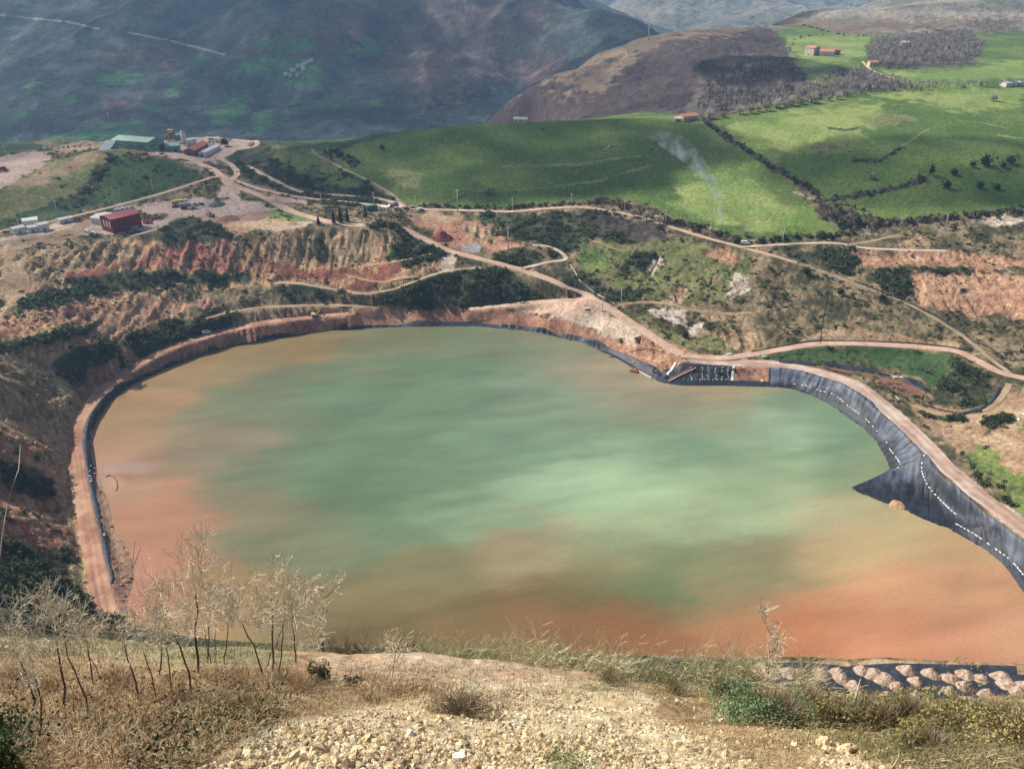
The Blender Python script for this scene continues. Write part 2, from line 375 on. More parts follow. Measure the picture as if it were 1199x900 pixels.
# ------------------------------------------------------------------ roads: centre lines in photo pixels, width in metres
ROADS = [
 ('haul_road', 7.2, 'road', [(265, 216), (290, 223), (317, 234.5), (340, 246.5), (367, 255), (400, 262), (435, 264), (470, 267), (495, 279), (520, 291), (550, 300), (590, 310), (630, 322), (660, 334), (690, 347), (720, 365), (750, 385), (778, 403), (800, 416)]),
 ('dirt_road', 6., 'road', [(795, 415), (830, 419), (860, 417.5), (895, 412), (940, 404.5), (970, 402), (1000, 402), (1050, 404), (1100, 408), (1125, 412), (1150, 425), (1175, 437), (1210, 444)]),
 ('berm_road', 9.5, 'berm', [(805, 420), (840, 423), (880, 425), (915, 427), (950, 434), (985, 443), (1010, 455), (1040, 480), (1072, 508), (1105, 543), (1145, 578), (1195, 615), (1245, 650)]),
 ('hill_road', 4.6, 'road', [(472, 243), (500, 245), (560, 246.5), (600, 247.5), (640, 244), (680, 242.5), (720, 248), (755, 255.5), (790, 267), (830, 279), (870, 289.5), (905, 299), (935, 308)]),
 ('track', 2.6, 'track', [(935, 308), (965, 318), (1000, 332), (1030, 343), (1060, 354), (1090, 370), (1118, 387), (1140, 403), (1160, 420), (1185, 438)]),
 ('hill_road', 3.6, 'pale', [(868, 289), (900, 287), (950, 284.5), (985, 285), (1010, 290), (1060, 292.5), (1110, 293.5)]),
 ('track', 2.6, 'track', [(990, 287), (1015, 283), (1035, 279), (1053, 275)]),
 ('dirt_road', 4.4, 'road', [(-20, 275), (0, 271), (60, 259), (120, 245), (180, 229), (215, 218.5), (247, 208), (262, 206)]),
 ('dirt_road', 3.6, 'pink', [(-20, 287), (0, 283), (30, 276), (65, 268), (90, 261)]),
 ('dirt_road', 6., 'road', [(204, 184), (225, 189), (245, 196), (258, 205), (268, 214)]),
 ('dirt_road', 5., 'road', [(244, 160.5), (270, 160.5), (290, 162), (301, 166), (297, 172), (275, 176), (255, 180), (243, 186)]),
 ('dirt_road', 5., 'road', [(258, 186), (272, 194), (278, 203), (272, 211), (266, 220), (262, 230)]),
 ('dirt_road', 4.4, 'road', [(275, 211), (300, 220), (330, 227), (360, 232), (400, 236), (440, 240), (465, 242)]),
 ('paved_road', 4.4, 'pale', [(289, 194), (310, 205), (338, 219), (360, 226), (400, 228.5), (440, 232), (462, 237), (474, 243)]),
 ('track', 3.2, 'track', [(365, 174), (372, 182), (390, 191), (405, 199), (425, 208), (445, 219), (462, 230), (474, 242)]),
 ('perimeter_track', 7., 'red', [(126, 722), (118, 690), (108, 640), (100, 600), (92, 560), (88, 520), (95, 492), (110, 468), (128, 449), (148, 435), (175, 419), (205, 405), (240, 393.5), (285, 382.5), (335, 373.5), (370, 370), (410, 366)]),
 ('track', 3., 'tan', [(240, 374), (262, 367), (290, 362), (330, 358.5), (400, 357.5), (440, 360)]),
 ('track', 3., 'track', [(325, 331), (345, 331), (380, 337), (405, 341), (430, 343.5), (463, 338), (480, 331), (497, 325), (518, 318.5), (540, 315), (565, 313.5)]),
 ('track', 2., 'tan', [(425, 311), (445, 309), (470, 305), (492, 300), (510, 296)]),
 ('track', 2., 'tan', [(402, 321), (430, 328), (450, 330), (470, 326), (490, 324)]),
 ('dirt_road', 4.6, 'road', [(548, 362), (575, 359), (610, 355), (650, 351.5), (690, 350)]),
 ('track', 3.4, 'pale', [(612, 314), (625, 311), (640, 306), (662, 301), (666, 314), (668, 311), (663, 303), (655, 294), (640, 288), (620, 287)]),
 ('track', 2.2, 'tan', [(693, 281), (705, 285), (718, 291), (732, 295)]),
 ('track', 3., 'tan', [(724, 358), (745, 354), (770, 354), (795, 358), (810, 363), (850, 367), (882, 366)]),
 ('track', 3., 'tan', [(1070, 473), (1095, 484), (1130, 484), (1160, 476), (1176, 461), (1182, 448)]),
 ('track', 2.4, 'pale', [(150, 277), (175, 271), (192, 264), (206, 254), (198, 249), (178, 247)]),
 ('track', 2.6, 'pale', [(1010, 72), (1018, 80), (1035, 88), (1050, 93)]),
]
def in_order(line):
    return line
ROADS[21] = ('track', 3.4, 'pale', [(612, 314), (628, 310), (646, 306), (660, 305), (664, 303), (655, 294), (640, 288), (622, 287)])
road_w = []
for nm, w, cl, line in ROADS:
    q = catmull(line, 40 + 3 * len(line) * 4)
    g = T.hit(q[:, 0], q[:, 1])
    d = np.r_[0, np.cumsum(np.hypot(*np.diff(g[:, :2], axis=0).T))]
    n = max(12, int(d[-1] / 1.5)); t = np.linspace(0, d[-1], n)
    c = np.stack([np.interp(t, d, g[:, k]) for k in range(3)], -1)
    for k in range(3):                             # smooth the line and its grade
        ker = np.ones(9) / 9 if k == 2 else np.ones(5) / 5; h = len(ker) // 2
        c[:, k] = np.convolve(np.pad(c[:, k], h, mode='edge'), ker, 'valid')
    road_w.append(c)
# ------------------------------------------------------------------ ground cover: colours of the ground by area, with one painted sun patch
# class: colour a, colour b, noise frequency (1/m), relief (m), gully relief (m)
CL = {
 'pool':   ((172, 156, 96), (150, 138, 84), .1, .1, 0),
 'scrub':  ((70, 70, 42), (150, 128, 92), .09, 1.1, 0),
 'dscrub': ((46, 54, 36), (84, 84, 56), .10, 1.2, 0),
 'olive':  ((96, 104, 50), (132, 128, 76), .07, .8, 0),
 'grass':  ((76, 104, 34), (106, 126, 46), .022, .25, 0),
 'lgrass': ((112, 138, 52), (144, 156, 72), .03, .25, 0),
 'dgrass': ((54, 82, 40), (78, 100, 50), .04, .5, 0),
 'knoll':  ((98, 112, 52), (142, 136, 78), .035, .3, 0),
 'wood':   ((70, 66, 62), (104, 94, 84), .05, 1.5, 0),
 'heath':  ((58, 49, 49), (88, 73, 69), .02, 1.5, 0),
 'fawn':   ((106, 88, 70), (138, 117, 90), .02, .8, 0),
 'moor':   ((104, 104, 88), (164, 152, 132), .012, 1.5, 0),
 'tan':    ((186, 156, 116), (162, 126, 90), .08, .4, 0),
 'cliff':  ((178, 150, 110), (134, 108, 74), .12, 1.0, 2.2),
 'rcliff': ((166, 102, 78), (178, 132, 98), .10, 1.0, 2.4),
 'red':    ((156, 88, 68), (122, 80, 62), .14, .8, .8),
 'redsoil':((192, 138, 106), (158, 106, 82), .10, .25, 0),
 'pit':    ((150, 110, 76), (190, 152, 108), .07, 1.3, 1.6),
 'pitred': ((150, 98, 74), (184, 138, 102), .10, 1.4, 1.2),
 'orange': ((194, 148, 110), (164, 118, 86), .08, .8, 1.8),
 'pale':   ((212, 190, 162), (190, 164, 136), .10, .3, 0),
 'white':  ((210, 194, 172), (176, 152, 128), .16, .9, .6),
 'pink':   ((206, 176, 156), (190, 158, 138), .06, .15, 0),
 'road':   ((212, 176, 148), (196, 158, 130), .12, 0, 0),
 'berm':   ((208, 182, 160), (186, 148, 122), .16, 0, 0),
 'track':  ((190, 164, 130), (164, 138, 104), .12, 0, 0),
 'redroad':((196, 150, 116), (162, 112, 84), .12, 0, 0),
 'grey':   ((168, 164, 158), (146, 144, 140), .1, .1, 0),
 'mud':    ((150, 112, 88), (172, 136, 108), .2, .12, 0),
 'green':  ((84, 108, 48), (128, 138, 62), .10, .5, 0),
 'deep':   ((44, 56, 36), (86, 90, 56), .14, 1.0, 0),
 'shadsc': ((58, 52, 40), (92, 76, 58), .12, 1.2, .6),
}
_sh = [(a, b) for a, b in SHORE]; i0 = SHORE.index((200, 428)); i1 = SHORE.index((752, 435))
c0 = [c[:2] for c in CREST].index((205, 407)); c1 = [c[:2] for c in CREST].index((745, 407))
far_bank = SHORE[i0:i1 + 1] + [c[:2] for c in CREST[c0:c1 + 1]][::-1]
PAINT = [   # (class, feather px, ragged edge px, polygon in photo pixels)
 ('moor', 6, 8, [(860, 45), (900, 20), (1000, -30), (1400, -30), (1400, 60), (1199, 40), (1000, 45), (930, 45)]),
 ('fawn', 6, 6, [(860, 30), (1000, 40), (1199, 30), (1199, 22), (1000, 24), (900, 22)]),
 ('grass', 3, 3, [(880, 40), (935, 30), (1000, 42), (1199, 38), (1400, 40), (1400, 130), (1100, 125), (1000, 125), (930, 95), (905, 70)]),
 ('lgrass', 4, 4, [(1030, 82), (1100, 85), (1199, 70), (1199, 92), (1100, 96), (1050, 96)]),
 ('lgrass', 4, 4, [(920, 42), (1020, 42), (1015, 66), (950, 80), (920, 68)]),
 ('wood', 5, 6, [(930, 84), (1010, 80), (1060, 98), (1110, 100), (1199, 96), (1199, 102), (1090, 107), (990, 118), (900, 132), (820, 138), (780, 140), (860, 110)]),
 ('lgrass', 4, 3, [(928, 88), (965, 84), (990, 92), (960, 98)]),
 ('wood', 4, 5, [(1012, 62), (1022, 46), (1060, 40), (1130, 32), (1152, 50), (1140, 76), (1060, 80), (1030, 78)]),
 ('heath', 5, 8, [(540, 150), (600, 112), (660, 78), (740, 42), (800, 30), (900, 28), (925, 60), (940, 90), (880, 118), (830, 132), (760, 145), (600, 150)]),
 ('fawn', 9, 9, [(640, 100), (690, 62), (745, 42), (800, 34), (880, 30), (860, 42), (790, 46), (750, 58), (700, 76), (670, 92)]),
 ('fawn', 10, 9, [(655, 112), (700, 82), (735, 60), (745, 66), (712, 96), (690, 112)]),
 ('wood', 8, 8, [(800, 135), (820, 95), (880, 60), (925, 62), (945, 90), (890, 118)]),
 ('grass', 3, 3, [(355, 172), (380, 158), (450, 140), (520, 130), (650, 125), (800, 134), (835, 142), (862, 166), (900, 195), (935, 222), (962, 255), (985, 272), (930, 281), (870, 280), (800, 256), (740, 236), (680, 236), (560, 243), (480, 240), (455, 225), (420, 205), (395, 190)], (0, 860)),
 ('dgrass', 3, 3, [(300, 165), (450, 140), (520, 135), (430, 166), (400, 175), (360, 178)], (0, 860)),
 ('grass', 3, 3, [(832, 140), (900, 124), (1000, 108), (1100, 98), (1199, 92), (1300, 92), (1300, 246), (1199, 246), (1150, 252), (1060, 258), (1010, 255), (970, 238), (930, 210), (890, 185), (855, 160)], (0, 870)),
 ('lgrass', 14, 10, [(800, 215), (850, 200), (900, 222), (940, 262), (890, 275), (830, 258), (790, 240)]),  # sunlit patch between cloud shadows, its brightness painted into the grass
 ('lgrass', 14, 10, [(850, 150), (930, 130), (1040, 118), (1020, 150), (930, 178), (890, 180)]),
 ('lgrass', 8, 8, [(1020, 112), (1120, 102), (1199, 102), (1199, 124), (1120, 132), (1080, 120)]),
 ('knoll', 12, 10, [(450, 205), (490, 200), (500, 225), (470, 230)]),
 ('knoll', 10, 8, [(1010, 140), (1060, 132), (1070, 140), (1030, 148)]),
 ('knoll', 9, 8, [(950, 172), (990, 156), (1010, 166), (990, 178)]),
 ('knoll', 3, 4, [(-80, 300), (-80, 200), (0, 222), (40, 200), (70, 186), (120, 172), (160, 172), (140, 195), (120, 215), (80, 232), (40, 250), (0, 262)]),
 ('dscrub', 4, 8, [(60, 244), (96, 222), (112, 196), (140, 179), (190, 188), (228, 203), (205, 214), (170, 206), (140, 212), (112, 232)]),
 ('tan', 6, 6, [(15, 214), (50, 200), (110, 180), (125, 182), (70, 205), (30, 220)]),
 ('dgrass', 3, 5, [(0, 256), (60, 240), (110, 218), (140, 180), (190, 186), (225, 200), (250, 206), (215, 216), (170, 228), (120, 243), (60, 256), (0, 268)]),
 ('pink', 3, 3, [(-40, 200), (0, 180), (45, 176), (62, 182), (40, 200), (0, 222), (-40, 235)]),
 ('tan', 3, 4, [(50, 184), (100, 176), (140, 174), (140, 168), (80, 168), (50, 176)]),
 ('dgrass', 3, 4, [(-40, 182), (0, 166), (40, 166), (60, 176), (30, 178), (0, 184)]),
 ('pink', 4, 4, [(150, 170), (200, 160), (245, 158), (300, 158), (300, 176), (255, 190), (225, 192), (190, 182)]),
 ('dscrub', 3, 4, [(262, 184), (300, 165), (345, 168), (372, 178), (400, 197), (445, 222), (465, 235), (400, 227), (345, 218), (310, 205), (288, 192), (272, 190)]),
 ('green', 6, 6, [(318, 172), (362, 174), (392, 194), (430, 218), (400, 222), (350, 205), (325, 190)]),
 ('dscrub', 3, 4, [(275, 192), (290, 196), (340, 222), (400, 231), (465, 239), (400, 236), (330, 226), (290, 212), (270, 204)]),
 ('deep', 3, 2, [(370, 233), (420, 232), (452, 236), (440, 240), (385, 239)]),
 ('pink', 4, 4, [(258, 204), (285, 216), (280, 232), (255, 232), (252, 222), (262, 216)]),
 ('scrub', 3, 4, [(100, 250), (180, 231), (245, 210), (255, 222), (250, 232), (200, 236), (150, 246), (110, 256)]),
 ('pink', 3, 3, [(312, 232), (322, 230), (362, 234), (358, 238), (330, 237)]),
 # yards
 ('tan', 3, 4, [(-20, 300), (-20, 280), (60, 262), (120, 256), (110, 272), (60, 284), (0, 302)]),
 ('pale', 3, 3, [(-20, 282), (60, 264), (90, 262), (70, 272), (20, 280), (-20, 288)]),
 ('pale', 3, 3, [(100, 266), (120, 258), (175, 258), (206, 252), (200, 262), (170, 272), (135, 276), (105, 272)]),
 ('pink', 4, 4, [(150, 246), (190, 236), (240, 232), (300, 236), (345, 250), (372, 262), (350, 268), (300, 272), (270, 276), (240, 262), (215, 256), (180, 250)]),
 ('tan', 6, 6, [(240, 258), (300, 245), (340, 250), (350, 262), (300, 272), (275, 276)]),
 ('pink', 5, 5, [(245, 240), (285, 240), (318, 248), (312, 258), (270, 256), (250, 250)]),
 ('grey', 3, 3, [(241, 236), (256, 233), (258, 240), (246, 243)]),
 ('green', 3, 3, [(300, 248), (335, 244), (372, 258), (345, 262), (320, 258)]),
 ('dscrub', 3, 4, [(180, 276), (205, 258), (232, 256), (262, 270), (282, 284), (240, 290), (200, 284), (160, 284)]),
 # left pit wall
 ('pit', 5, 8, [(-90, 300), (0, 300), (120, 282), (200, 284), (290, 284), (345, 272), (470, 275), (480, 300), (520, 318), (460, 345), (400, 356), (330, 358), (240, 376), (200, 400), (150, 432), (105, 465), (85, 520), (90, 600), (118, 722), (-90, 800)]),
 ('cliff', 4, 7, [(-60, 308), (10, 302), (60, 290), (112, 286), (160, 290), (190, 300), (160, 318), (100, 325), (50, 350), (20, 366), (-60, 370)]),
 ('tan', 4, 4, [(0, 312), (30, 306), (46, 350), (26, 362), (10, 352), (0, 344)]),
 ('rcliff', 3, 6, [(158, 302), (176, 292), (200, 284), (235, 284), (258, 282), (282, 290), (278, 304), (286, 316), (270, 326), (240, 318), (205, 312), (180, 318), (160, 316)]),
 ('red', 5, 11, [(80, 318), (100, 312), (125, 306), (142, 304), (138, 320), (120, 330), (100, 334), (84, 328)]),
 ('red', 5, 11, [(42, 330), (58, 326), (64, 336), (52, 342)]),
 ('dscrub', 4, 7, [(20, 362), (46, 342), (90, 334), (118, 322), (150, 318), (200, 318), (240, 318), (290, 324), (290, 332), (200, 338), (120, 346), (60, 358), (20, 372)]),
 ('pitred', 4, 7, [(-60, 395), (0, 376), (60, 362), (130, 350), (120, 360), (70, 376), (30, 388), (0, 398), (-60, 410)]),
 ('scrub', 4, 7, [(200, 338), (280, 334), (330, 334), (390, 344), (460, 350), (400, 356), (330, 358), (250, 368), (210, 372), (190, 360)]),
 ('dscrub', 3, 5, [(-60, 420), (0, 402), (60, 388), (130, 372), (150, 376), (100, 392), (40, 404), (0, 414)]),
 ('dscrub', 3, 5, [(330, 334), (360, 332), (405, 342), (428, 346), (400, 352), (350, 350), (325, 346)]),
 ('orange', 5, 6, [(100, 385), (160, 360), (240, 345), (250, 356), (190, 372), (130, 392), (110, 402)]),
 ('cliff', 3, 3, [(285, 364), (330, 360), (420, 358), (470, 356), (440, 361), (400, 367), (330, 374), (270, 386), (262, 382)]),
 ('deep', 3, 5, [(56, 432), (90, 408), (118, 396), (140, 404), (150, 424), (130, 440), (100, 452), (75, 446)]),
 ('deep', 3, 5, [(140, 400), (190, 382), (215, 376), (285, 364), (270, 376), (200, 398), (160, 414)]),
 ('pitred', 3, 4, [(105, 430), (135, 415), (145, 425), (120, 445), (100, 452)]),
 ('pitred', 7, 9, [(-80, 560), (0, 520), (60, 520), (72, 560), (60, 620), (90, 660), (80, 690), (-80, 640)]),
 ('cliff', 6, 8, [(-80, 520), (0, 410), (40, 420), (80, 450), (96, 480), (60, 500), (20, 500)]),
 ('dscrub', 6, 7, [(0, 545), (40, 550), (60, 570), (52, 585), (20, 575), (0, 565)]),
 ('dscrub', 6, 8, [(-120, 640), (0, 630), (40, 650), (72, 665), (100, 690), (118, 720), (60, 760), (-120, 800)]),
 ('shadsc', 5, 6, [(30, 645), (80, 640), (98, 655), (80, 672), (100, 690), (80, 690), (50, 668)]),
 ('tan', 2, 2, [(74, 488), (92, 482), (98, 490), (76, 520), (70, 555), (80, 600), (95, 618), (100, 640), (92, 632), (80, 612), (62, 578), (64, 540), (66, 508)]),
 ('pool', 2, 2, [(76, 668), (98, 648), (99, 660), (92, 690), (80, 680)]),
 # middle: terraces under the pale cliff
 ('cliff', 3, 4, [(352, 276), (380, 268), (425, 268), (445, 276), (430, 306), (400, 310), (360, 306), (345, 290)]),
 ('cliff', 2, 2, [(446, 278), (462, 272), (472, 290), (458, 296), (450, 300)]),
 ('deep', 2, 3, [(366, 268), (379, 268), (381, 300), (370, 304)]),
 ('red', 4, 9, [(430, 316), (455, 310), (474, 306), (466, 318), (440, 326), (420, 326)]),
 ('red', 4, 9, [(380, 332), (405, 330), (450, 330), (440, 338), (420, 342), (390, 338)]),
 ('red', 3, 4, [(300, 300), (330, 310), (360, 318), (400, 312), (420, 318), (400, 328), (360, 324), (330, 322), (310, 312)]),
 ('red', 2, 3, [(440, 346), (460, 348), (456, 358), (442, 356)]),
 ('deep', 3, 4, [(450, 300), (470, 282), (500, 280), (520, 294), (540, 300), (512, 300), (480, 318), (470, 302), (455, 305)]),
 ('deep', 3, 4, [(440, 340), (470, 330), (500, 318), (560, 314), (610, 312), (650, 338), (658, 350), (600, 356), (560, 360), (480, 361), (440, 352)]),
 ('scrub', 3, 4, [(560, 312), (600, 312), (660, 342), (664, 350), (640, 350), (600, 322)]),
 ('pale', 2, 3, [(519, 300), (532, 298), (530, 318), (516, 318)]),
 ('redsoil', 5, 6, [(470, 256), (500, 252), (560, 258), (590, 275), (612, 285), (620, 306), (600, 306), (560, 292), (520, 280), (490, 268)]),
 ('redsoil', 5, 8, [(490, 262), (530, 262), (560, 275), (570, 290), (540, 288), (505, 276)]),
 ('red', 2, 3, [(508, 272), (516, 267), (524, 270), (528, 280), (508, 280)]),
 ('cliff', 4, 5, [(545, 262), (580, 268), (585, 288), (560, 284), (540, 272)]),
 ('tan', 4, 5, [(480, 248), (540, 250), (560, 258), (520, 258), (480, 258)]),
 ('grey', 3, 3, [(540, 292), (556, 284), (566, 288), (562, 298)]),
 ('dscrub', 4, 7, [(545, 250), (640, 250), (700, 246), (740, 258), (790, 270), (760, 285), (690, 280), (660, 298), (640, 288), (600, 280), (575, 265)]),
 ('dscrub', 3, 4, [(572, 302), (600, 288), (632, 292), (634, 308), (615, 314), (590, 308)]),
 ('heath', 8, 8, [(690, 255), (740, 256), (800, 274), (790, 285), (740, 280), (690, 268)]),
 ('olive', 5, 7, [(680, 280), (720, 288), (790, 280), (850, 290), (880, 300), (870, 330), (850, 355), (780, 352), (740, 345), (700, 330), (672, 305)]),
 ('green', 6, 6, [(680, 288), (710, 292), (720, 305), (700, 318), (678, 308)]),
 ('dscrub', 3, 5, [(745, 300), (765, 288), (768, 302), (752, 318), (735, 322), (728, 312)]),
 ('dscrub', 4, 6, [(668, 310), (700, 332), (760, 340), (740, 354), (700, 348), (668, 330)]),
 ('dscrub', 4, 6, [(880, 335), (920, 320), (940, 330), (925, 355), (890, 362), (872, 350)]),
 ('white', 2, 4, [(758, 308), (778, 294), (776, 306), (764, 322)]),
 ('orange', 2, 4, [(824, 296), (845, 288), (866, 300), (856, 312), (840, 305), (826, 300)]),
 ('cliff', 2, 4, [(830, 324), (844, 322), (838, 336), (828, 336)]),
 ('white', 2, 5, [(862, 322), (880, 330), (876, 345), (862, 350), (846, 348), (850, 336)]),
 ('cliff', 3, 5, [(778, 350), (795, 330), (806, 342), (796, 354)]),
 ('white', 2, 5, [(755, 362), (772, 360), (805, 366), (806, 378), (790, 380), (768, 372)]),
 ('white', 2, 5, [(800, 378), (824, 376), (830, 388), (808, 392)]),
 ('cliff', 2, 4, [(820, 368), (870, 366), (880, 374), (850, 378), (826, 376)]),
 ('cliff', 3, 6, [(836, 390), (870, 382), (900, 395), (905, 408), (870, 413), (845, 408)]),
 ('olive', 3, 5, [(735, 362), (760, 372), (800, 394), (845, 396), (850, 412), (810, 412), (770, 390)]),
 ('orange', 3, 5, [(700, 352), (722, 362), (760, 386), (800, 412), (780, 412), (745, 388), (705, 366)]),
 # pad by the bend
 ('pale', 3, 4, [(640, 372), (670, 357), (710, 366), (740, 384), (760, 404), (744, 407), (700, 388), (660, 377)]),
 ('road', 3, 4, [(560, 361), (600, 357), (660, 351), (690, 350), (730, 368), (700, 368), (650, 366), (610, 366)]),
 ('orange', 2, 3, [(744, 400), (756, 392), (790, 408), (830, 412), (870, 420), (800, 424), (790, 428), (778, 440), (770, 440), (735, 418)]),
 # right
 ('scrub', 4, 6, [(880, 308), (930, 312), (1000, 335), (1060, 358), (1120, 392), (1100, 398), (1000, 390), (900, 400), (880, 380)]),
 ('dscrub', 4, 6, [(920, 294), (970, 290), (1000, 296), (995, 318), (960, 314)]),
 ('orange', 4, 6, [(1000, 296), (1060, 296), (1130, 296), (1199, 302), (1260, 305), (1260, 325), (1199, 316), (1150, 312), (1100, 312), (1060, 312), (1010, 308)]),
 ('dscrub', 4, 5, [(1060, 314), (1100, 312), (1150, 316), (1160, 322), (1110, 322), (1070, 320)]),
 ('orange', 5, 7, [(1062, 318), (1110, 316), (1190, 320), (1280, 330), (1280, 400), (1199, 372), (1160, 372), (1120, 366), (1080, 352), (1068, 336)]),
 ('scrub', 5, 7, [(1110, 372), (1199, 376), (1280, 400), (1280, 430), (1190, 425), (1150, 405)]),
 ('tan', 5, 6, [(950, 388), (1000, 388), (1100, 398), (1130, 402), (1120, 408), (1050, 402), (980, 400), (940, 402)]),
 ('dscrub', 4, 5, [(1010, 318), (1060, 314), (1068, 345), (1040, 342)]),
 ('scrub', 4, 5, [(1060, 262), (1199, 256), (1280, 256), (1280, 300), (1199, 296), (1085, 288), (1090, 275)]),
 ('cliff', 3, 4, [(1050, 280), (1075, 276), (1090, 280), (1086, 288), (1055, 288)]),
 ('white', 2, 5, [(1140, 258), (1199, 253), (1199, 260), (1150, 264)]),
 ('dgrass', 3, 3, [(890, 418), (940, 409), (1000, 407), (1060, 410), (1110, 415), (1130, 430), (1110, 450), (1088, 456), (1075, 440), (1040, 430), (990, 424), (930, 424)]),
 ('dscrub', 3, 4, [(1090, 460), (1120, 430), (1160, 440), (1165, 460), (1140, 480), (1100, 474)]),
 ('tan', 3, 4, [(1060, 470), (1090, 478), (1130, 482), (1170, 474), (1180, 456), (1195, 460), (1170, 490), (1150, 510), (1155, 520), (1140, 532), (1120, 530), (1085, 500)]),
 ('green', 3, 5, [(1130, 530), (1155, 520), (1170, 490), (1199, 450), (1280, 450), (1280, 680), (1199, 606), (1170, 575)]),
 ('tan', 4, 8, [(1150, 512), (1180, 500), (1280, 510), (1280, 560), (1199, 560), (1180, 545), (1165, 530)]),
 ('tan', 3, 6, [(1186, 462), (1199, 455), (1199, 500), (1160, 520), (1160, 500)]),
 ('deep', 2, 2, [(1070, 478), (1090, 484), (1125, 490), (1120, 494), (1085, 490)]),
 ('deep', 2, 2, [(1152, 494), (1185, 484), (1184, 490), (1156, 502)]),
 ('berm', 3, 3, [(900, 424), (950, 432), (1000, 447), (1040, 470), (1078, 505), (1115, 542), (1150, 572), (1199, 608), (1260, 650), (1260, 680), (1199, 636), (1130, 582), (1085, 534), (1045, 496), (1000, 458), (960, 441), (900, 431)]),
 # pond banks
 ('redsoil', 1.5, 2, far_bank),
 ('pale', 2, 3, [(690, 384), (745, 403), (745, 408), (700, 392)]),
 ('redsoil', 1.5, 2, [(860, 452), (860, 430), (900, 430), (900, 453)]),
 ('mud', 2, 3, [(108, 500), (120, 580), (126, 640), (132, 680), (150, 740), (112, 740), (100, 640), (90, 560), (85, 520), (96, 490), (112, 466), (150, 434), (200, 402), (205, 428), (160, 446), (120, 480)]),
 ('mud', 2, 4, [(112, 545), (122, 575), (134, 605), (144, 630), (170, 668), (166, 735), (128, 735), (128, 640), (118, 600)]),
 ('tan', 4, 5, [(880, 778), (1300, 770), (1300, 830), (880, 830)]),
 ('dscrub', 4, 5, [(160, 735), (400, 752), (880, 772), (880, 1000), (100, 1000), (118, 720)]),
]
STROKES = [  # (class, half width px, photo polyline): drains, banks, gullies, hedge bottoms
 ('dscrub', 1.2, [(520, 240), (530, 236), (545, 228)]), ('dscrub', 1., [(970, 150), (990, 152), (1005, 150)]),
 ('knoll', 1.2, [(540, 224), (620, 222), (700, 212), (760, 194)]), ('knoll', 1., [(590, 195), (680, 192), (750, 182)]),
 ('dscrub', 1.6, [(1000, 188), (1030, 188), (1055, 172)]), ('knoll', .7, [(1055, 172), (1085, 152), (1110, 140), (1150, 145)]),
 ('knoll', .8, [(1168, 158), (1199, 162)]), ('knoll', .8, [(1160, 118), (1199, 124)]), ('pale', .9, [(930, 225), (958, 234)]),
 ('knoll', .7, [(1110, 140), (1150, 144), (1180, 150)]), ('deep', 1.2, [(690, 330), (720, 340), (750, 348)]),
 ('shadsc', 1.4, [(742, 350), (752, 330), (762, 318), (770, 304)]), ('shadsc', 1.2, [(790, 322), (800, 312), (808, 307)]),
 ('tan', .9, [(850, 297), (858, 312), (852, 320)]), ('tan', 1., [(880, 318), (862, 345), (848, 356)]),
]
def paint(f, rules, strokes, base, roadlines=(), PX=None, PY=None, seed=0):
    sh = f.X.shape
    if PX is None: PX, PY = w2px(f.X, f.Y, f.Z)
    def cls_col(c, m):
        a, b, fr, r, g = CL[c]
        n = fbm(f.X[m] * fr, f.Y[m] * fr, 4, seed + 5 + len(c))
        n2 = fbm(f.X[m] * .6, f.Y[m] * .6, 3, seed + 33)
        hard = c in ('pit', 'cliff', 'rcliff', 'pitred', 'orange', 'red', 'white', 'shadsc')
        if hard: n2 = fbm(f.X[m] * .5 + f.Y[m] * .25, f.Y[m] * .16 - f.X[m] * .08, 4, seed + 35)
        t = np.clip((n - .5) * 2.6 + (n2 - .5) * (2.6 if hard else 1.3) + .5, 0, 1)[..., None]
        return S(*a) * (1 - t) + S(*b) * t
    paint.cls = np.full(sh, list(CL).index(base), np.int16)
    C = np.zeros(sh + (3,)); RO = np.zeros(sh); GU = np.zeros(sh)
    allm = np.ones(sh, bool)
    C[:] = cls_col(base, allm).reshape(sh + (3,)); RO[:] = CL[base][3]
    wrp = fbm(f.X * .10, f.Y * .10, 4, seed + 71) - .5
    for rule in rules:
        c, fe, rag, poly = rule[:4]; y0, y1 = rule[4] if len(rule) > 4 else (0, 1e9)
        P = np.asarray(poly, float); pad = fe + rag
        m = (PX > P[:, 0].min() - pad) & (PX < P[:, 0].max() + pad) & (PY > P[:, 1].min() - pad) & (PY < P[:, 1].max() + pad) & (f.Y > y0) & (f.Y < y1)
        if not m.any(): continue
        sd = poly_sd(PX[m], PY[m], P) + wrp[m] * 3.2 * rag
        k = sstep(-fe * .5, fe * .5, sd)
        cm = paint.cls[m]; cm[k > .5] = list(CL).index(c); paint.cls[m] = cm
        C[m] = C[m] * (1 - k[:, None]) + cls_col(c, m) * k[:, None]
        RO[m] = RO[m] * (1 - k) + CL[c][3] * k; GU[m] = GU[m] * (1 - k) + CL[c][4] * k
    for c, hw, line in strokes:
        P = np.asarray(line, float)
        m = (PX > P[:, 0].min() - 5) & (PX < P[:, 0].max() + 5) & (PY > P[:, 1].min() - 5) & (PY < P[:, 1].max() + 5)
        if not m.any(): continue
        k = 1 - sstep(hw * .6, hw * 1.4, line_d(PX[m], PY[m], P) + wrp[m] * 2)
        C[m] = C[m] * (1 - k[:, None]) + cls_col(c, m) * k[:, None]
    return C, RO, GU

gC, gR, gG = paint(T, PAINT, STROKES, 'scrub'); gCls = paint.cls
# pond: signed distance in the plan
xs, ys = T.X, T.Y
near = (ys < 500) & (ys > 150)
sd = np.full(xs.shape, -60.)
sd[near] = np.maximum(poly_sd(xs[near], ys[near], pond_xy[::2]), -60)
